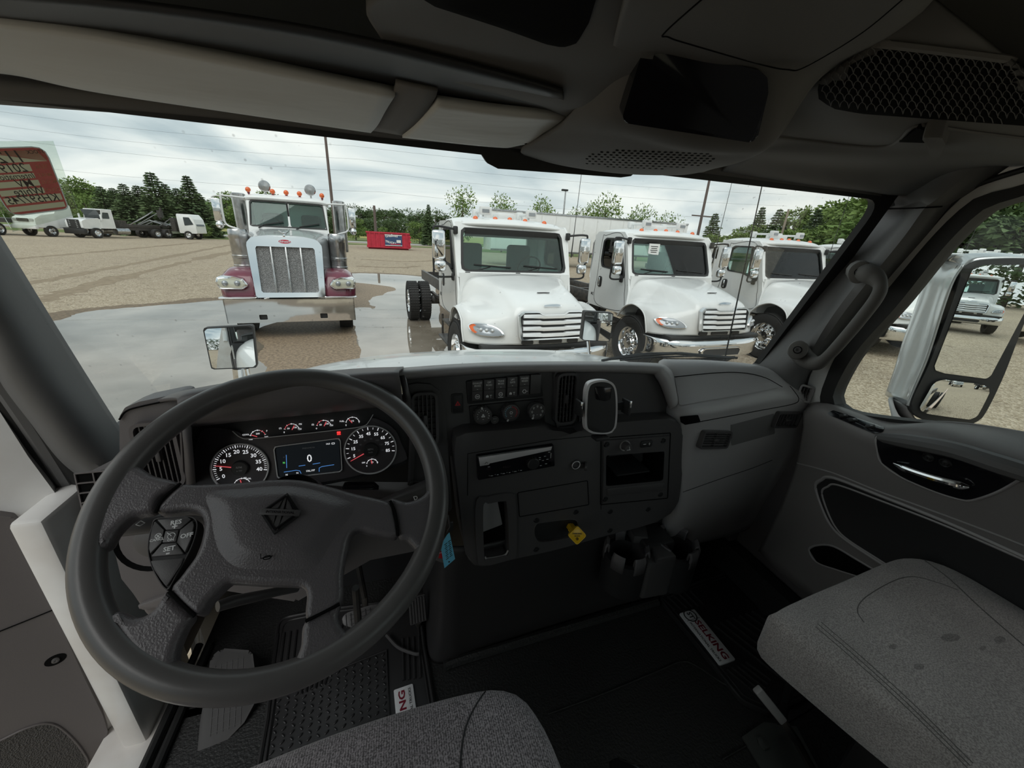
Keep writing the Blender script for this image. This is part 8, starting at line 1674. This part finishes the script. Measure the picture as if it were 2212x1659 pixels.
# outer skin: roof, doors, rear wall
b = MB(); b.box((0, -.05, 2.70), (2.0, 1.75, .08), r=.03); b.box((0, -.96, 1.85), (2.0, .05, 1.7)) if False else None; b.build('roof_skin', M['white'], ow_)
b = MB(); b.box((0, .84, 2.56), (1.9, .16, .20), r=.05)
for s in (-1, 1): b.tube([(s*1.03, .93, 1.80), (s*1.03, .70, 2.46)], .035, 8)
b.build('cab_front_skin', M['white'], ow_)
b = MB(); b.box((1.01, -.08, 1.34), (.05, 1.75, .88), r=.015); b.build('side_skin', M['white'], ow_)
b = MB(); b.box((.45, -4, .95), (.10, 5.5, .26)); b.box((-.45, -4, .95), (.10, 5.5, .26)); b.box((0, -2, .95), (.8, .1, .2)); b.box((0, -5, .95), (.8, .1, .2)); b.build('frame_rail', M['blackmetal'], ow_)
wheel(ow_, 1.05, -5.2, .5, .26, 1, lug=True); wheel(ow_, .75, -5.2, .5, .26, 1, lug=True); wheel(ow_, -1.05, -5.2, .5, .26, -1); wheel(ow_, 1.0, 1.85, .5, .28, 1); wheel(ow_, -1.0, 1.85, .5, .28, -1)
b = MB(); b.box((1.15, -3.4, 1.22), (.05, 4.6, .06)); b.box((1.12, -3.4, 1.10), (.06, 4.6, .16), 1); b.build('bed_rail', [mat('primer_rail', (.55, .42, .34), .7), M['blackmetal']], ow_)
# hood mirrors
def hmirror(quad, Y0, label, lookat, posts, px_post, group):
    c = PY(np.mean([p[0] for p in quad]), np.mean([p[1] for p in quad]), Y0); t = thing('hood_mirror', label, 'mirror', c)
    n = nrm(nrm(CAM-c)+nrm(np.array(lookat)-c)); n[2] *= .6; n = nrm(n)
    u_ = nrm(np.cross((0, 0, 1), n)); fr = Fr(c, u_, np.cross(n, u_)); q = rpoly(fr.pxs(quad), .012, 4); qc = np.mean(q, 0)
    b = MB(); b.prism(q, -.06, 0, 0, fr.M, r=.01); b.ring(q, [tuple(qc+(np.array(p)-qc)*.93) for p in q], -.01, .006, 0, fr.M, 60); b.build('mirror_housing', M['blackp'], t)
    # convex glass
    b = MB(); g = [tuple(qc+(np.array(p)-qc)*.95) for p in q]; P = resamp(g, 60); rings = [[fr.P(*(qc+(p-qc)*s), .002+.55*(.022-float(np.sum(((p-qc)*s)**2)))) for p in P] for s in np.linspace(1, .001, 14)]; b.grid(rings, closed=True); b.build('mirror_glass', M['mirror'], t, angle=180)
    for (x0, y0, x1, y1, r) in posts: b = MB(); A = PY(x0, y0, Y0+.03); Bp = PY(x1, y1, Y0+.03); d = (Bp-A)*3; b.tube([A, A+d*.33, np.array([A[0]+d[0]*.5, A[1]+.02, 1.36 if abs(A[0]) > .9 else 1.6])], r, 10); b.build('mirror_post', M['chrome'], t)
hmirror([(438, 708), (547, 702), (556, 794), (457, 798)], 2.05, 'square hood mirror on two chrome posts, left of the hood', (-.95, .6, 1.9), [(513, 796, 516, 822, .022), (532, 796, 537, 822, .013)], 0, None)
hmirror([(1263, 672), (1325, 676), (1317, 738), (1256, 735)], 2.05, 'small hood mirror reflecting the white cab, right of the hood crown', (.98, .8, 1.75), [(1270, 736, 1273, 765, .010)], 0, None)
# wiper and antenna
wpr = thing('windshield_wiper', 'black wiper resting along the foot of the windshield on the passenger side', 'wiper', (.6, .99, 1.86))
b = MB(); b.tube([PY(x, y, .985) for x, y in ((1300, 779), (1345, 770), (1400, 764), (1470, 763), (1545, 770))], .0045, 6); b.build('wiper_arm', M['blackp'], wpr)
b = MB(); b.tube([PY(x, y, .978) for x, y in ((1318, 776), (1390, 768), (1460, 764), (1540, 769), (1592, 773))], .004, 6); b.tube([PY(x, y, .972) for x, y in ((1340, 778), (1420, 771), (1500, 769), (1585, 774))], .003, 6); b.build('wiper_blade', M['seal'], wpr)
at = thing('whip_antenna', 'thin black whip antenna rising in front of the passenger windshield', 'antenna', PY(1562, 792, 1.05))
A_ = PY(1562, 792, 1.05); B_ = PY(1648, 392, 1.05); b = MB(); b.tube([A_, (A_+B_)/2, B_], [.0028, .0022, .0016], 6); b.build('mast', M['blackp'], at)
b = MB(); b.tube([A_-np.array([0, 0, .06]), A_], .008, 8); b.build('mast_base', M['blackp'], at)

# ================================================================ RIGHT DOOR MIRROR
mc = PX(2075, 740, 1.28); n = nrm(np.array([-.62, -1.0, .02])); u_ = nrm(np.cross((0, 0, 1), n)); MF = Fr(mc, u_, np.cross(n, u_))
rm = thing('door_mirror', 'large silver-backed side mirror with a convex lower glass outside the right window', 'mirror', mc)
bez = [(2082, 568), (2110, 558), (2160, 556), (2290, 566), (2330, 600), (2235, 800), (2150, 855), (2128, 895), (2095, 918), (2030, 915), (1985, 902), (1966, 880), (1970, 860), (2000, 800), (2055, 650), (2072, 590)]
bq_ = resamp(crspline(np.array(MF.pxs(bez)), 160, True), 90)
bezm = [(2085, 575), (2118, 562), (2212, 558), (2270, 572), (2212, 700), (2165, 820), (2120, 905), (2085, 918), (2010, 912), (1972, 893), (1972, 862), (2010, 780), (2058, 650), (2074, 600)]
bq_ = resamp(crspline(np.array(MF.pxs(bezm)), 160, True), 90)
b = MB(); b.prism([tuple(p) for p in bq_], -.03, 0, 0, MF.M, r=.006); b.build('bezel', M['blackp'], rm)
gu = [(2100, 582), (2125, 572), (2212, 572), (2262, 580), (2140, 810), (2130, 818), (2040, 806), (2020, 800), (2018, 790), (2092, 600)]
b = MB(); b.prism(rpoly(MF.pxs(gu), .01, 4), -.002, .002, 0, MF.M); b.build('flat_mirror_glass', M['mirror'], rm)
gl_ = [(2020, 822), (2036, 818), (2115, 828), (2132, 836), (2134, 846), (2108, 898), (2092, 905), (2000, 892), (1985, 885), (1984, 876), (2010, 830)]
q = rpoly(MF.pxs(gl_), .006, 3); qc = np.mean(q, 0); P = resamp(q, 60); b = MB(); rings = [[MF.P(*(qc+(p-qc)*s), .002+.8*(.012-float(np.sum(((p-qc)*s)**2)))) for p in P] for s in np.linspace(1, .001, 14)]; b.grid(rings, closed=True); b.build('convex_mirror_glass', M['mirror'], rm, angle=180)
# silver shell wrapping the front side
e0 = [(2088, 572), (2066, 605), (2045, 660), (2010, 770), (1985, 830), (1966, 878)]; e1 = [(2040, 562), (2015, 600), (1998, 650), (1965, 740), (1945, 800), (1922, 858)]; e2 = [(2030, 566), (2005, 600), (1990, 645), (1958, 735), (1938, 800), (1919, 852)]
rows = [[MF.P(*MF.px(x, y), -.004) for x, y in e0], [MF.P(*MF.px(x+.4*(x2-x), y+.4*(y2-y), -.05), -.05) for (x, y), (x2, y2) in zip(e0, e1)], [MF.P(*MF.px(x, y, -.10), -.10) for x, y in e1], [MF.P(*MF.px(x, y, -.15), -.15) for x, y in e2], [MF.P(*(np.array(MF.px(x, y, -.15))+np.array([.06, 0])), -.17) for x, y in e2]]
b = MB(); b.loft(rows, 30, 24); b.build('mirror_shell', M['silver'], rm, angle=70, solid=.006)
b = MB(); top = [MF.P(*MF.px(x, y), -.004) for x, y in ((2085, 573), (2120, 560), (2212, 557), (2290, 570))]; tp2 = [p+np.array([0, .05, .010]) for p in top]; tp2[0] = MF.P(*MF.px(2040, 562, -.10), -.10); tp3 = [p+np.array([-.01, .12, -.02]) for p in top]; b.loft([top, tp2, tp3], 8, 16); b.build('shell_top', M['silver'], rm, solid=.005)
b = MB(); a0 = MF.P(*MF.px(1945, 880, -.05), -.05); b.loft([[MF.P(*MF.px(x, y, -.02), -.02) for x, y in ((1966, 876), (1980, 905), (2030, 918))], [MF.P(*MF.px(x, y, -.08), -.08) for x, y in ((1920, 858), (1935, 900), (1990, 930))], [PX(x, y, 1.06) for x, y in ((1925, 905), (1960, 925), (2060, 942))], [PX(x, y, 1.0) for x, y in ((1900, 915), (1960, 940), (2080, 955))]], 14, 8); b.build('mirror_arm', M['dash'], rm, solid=.01)
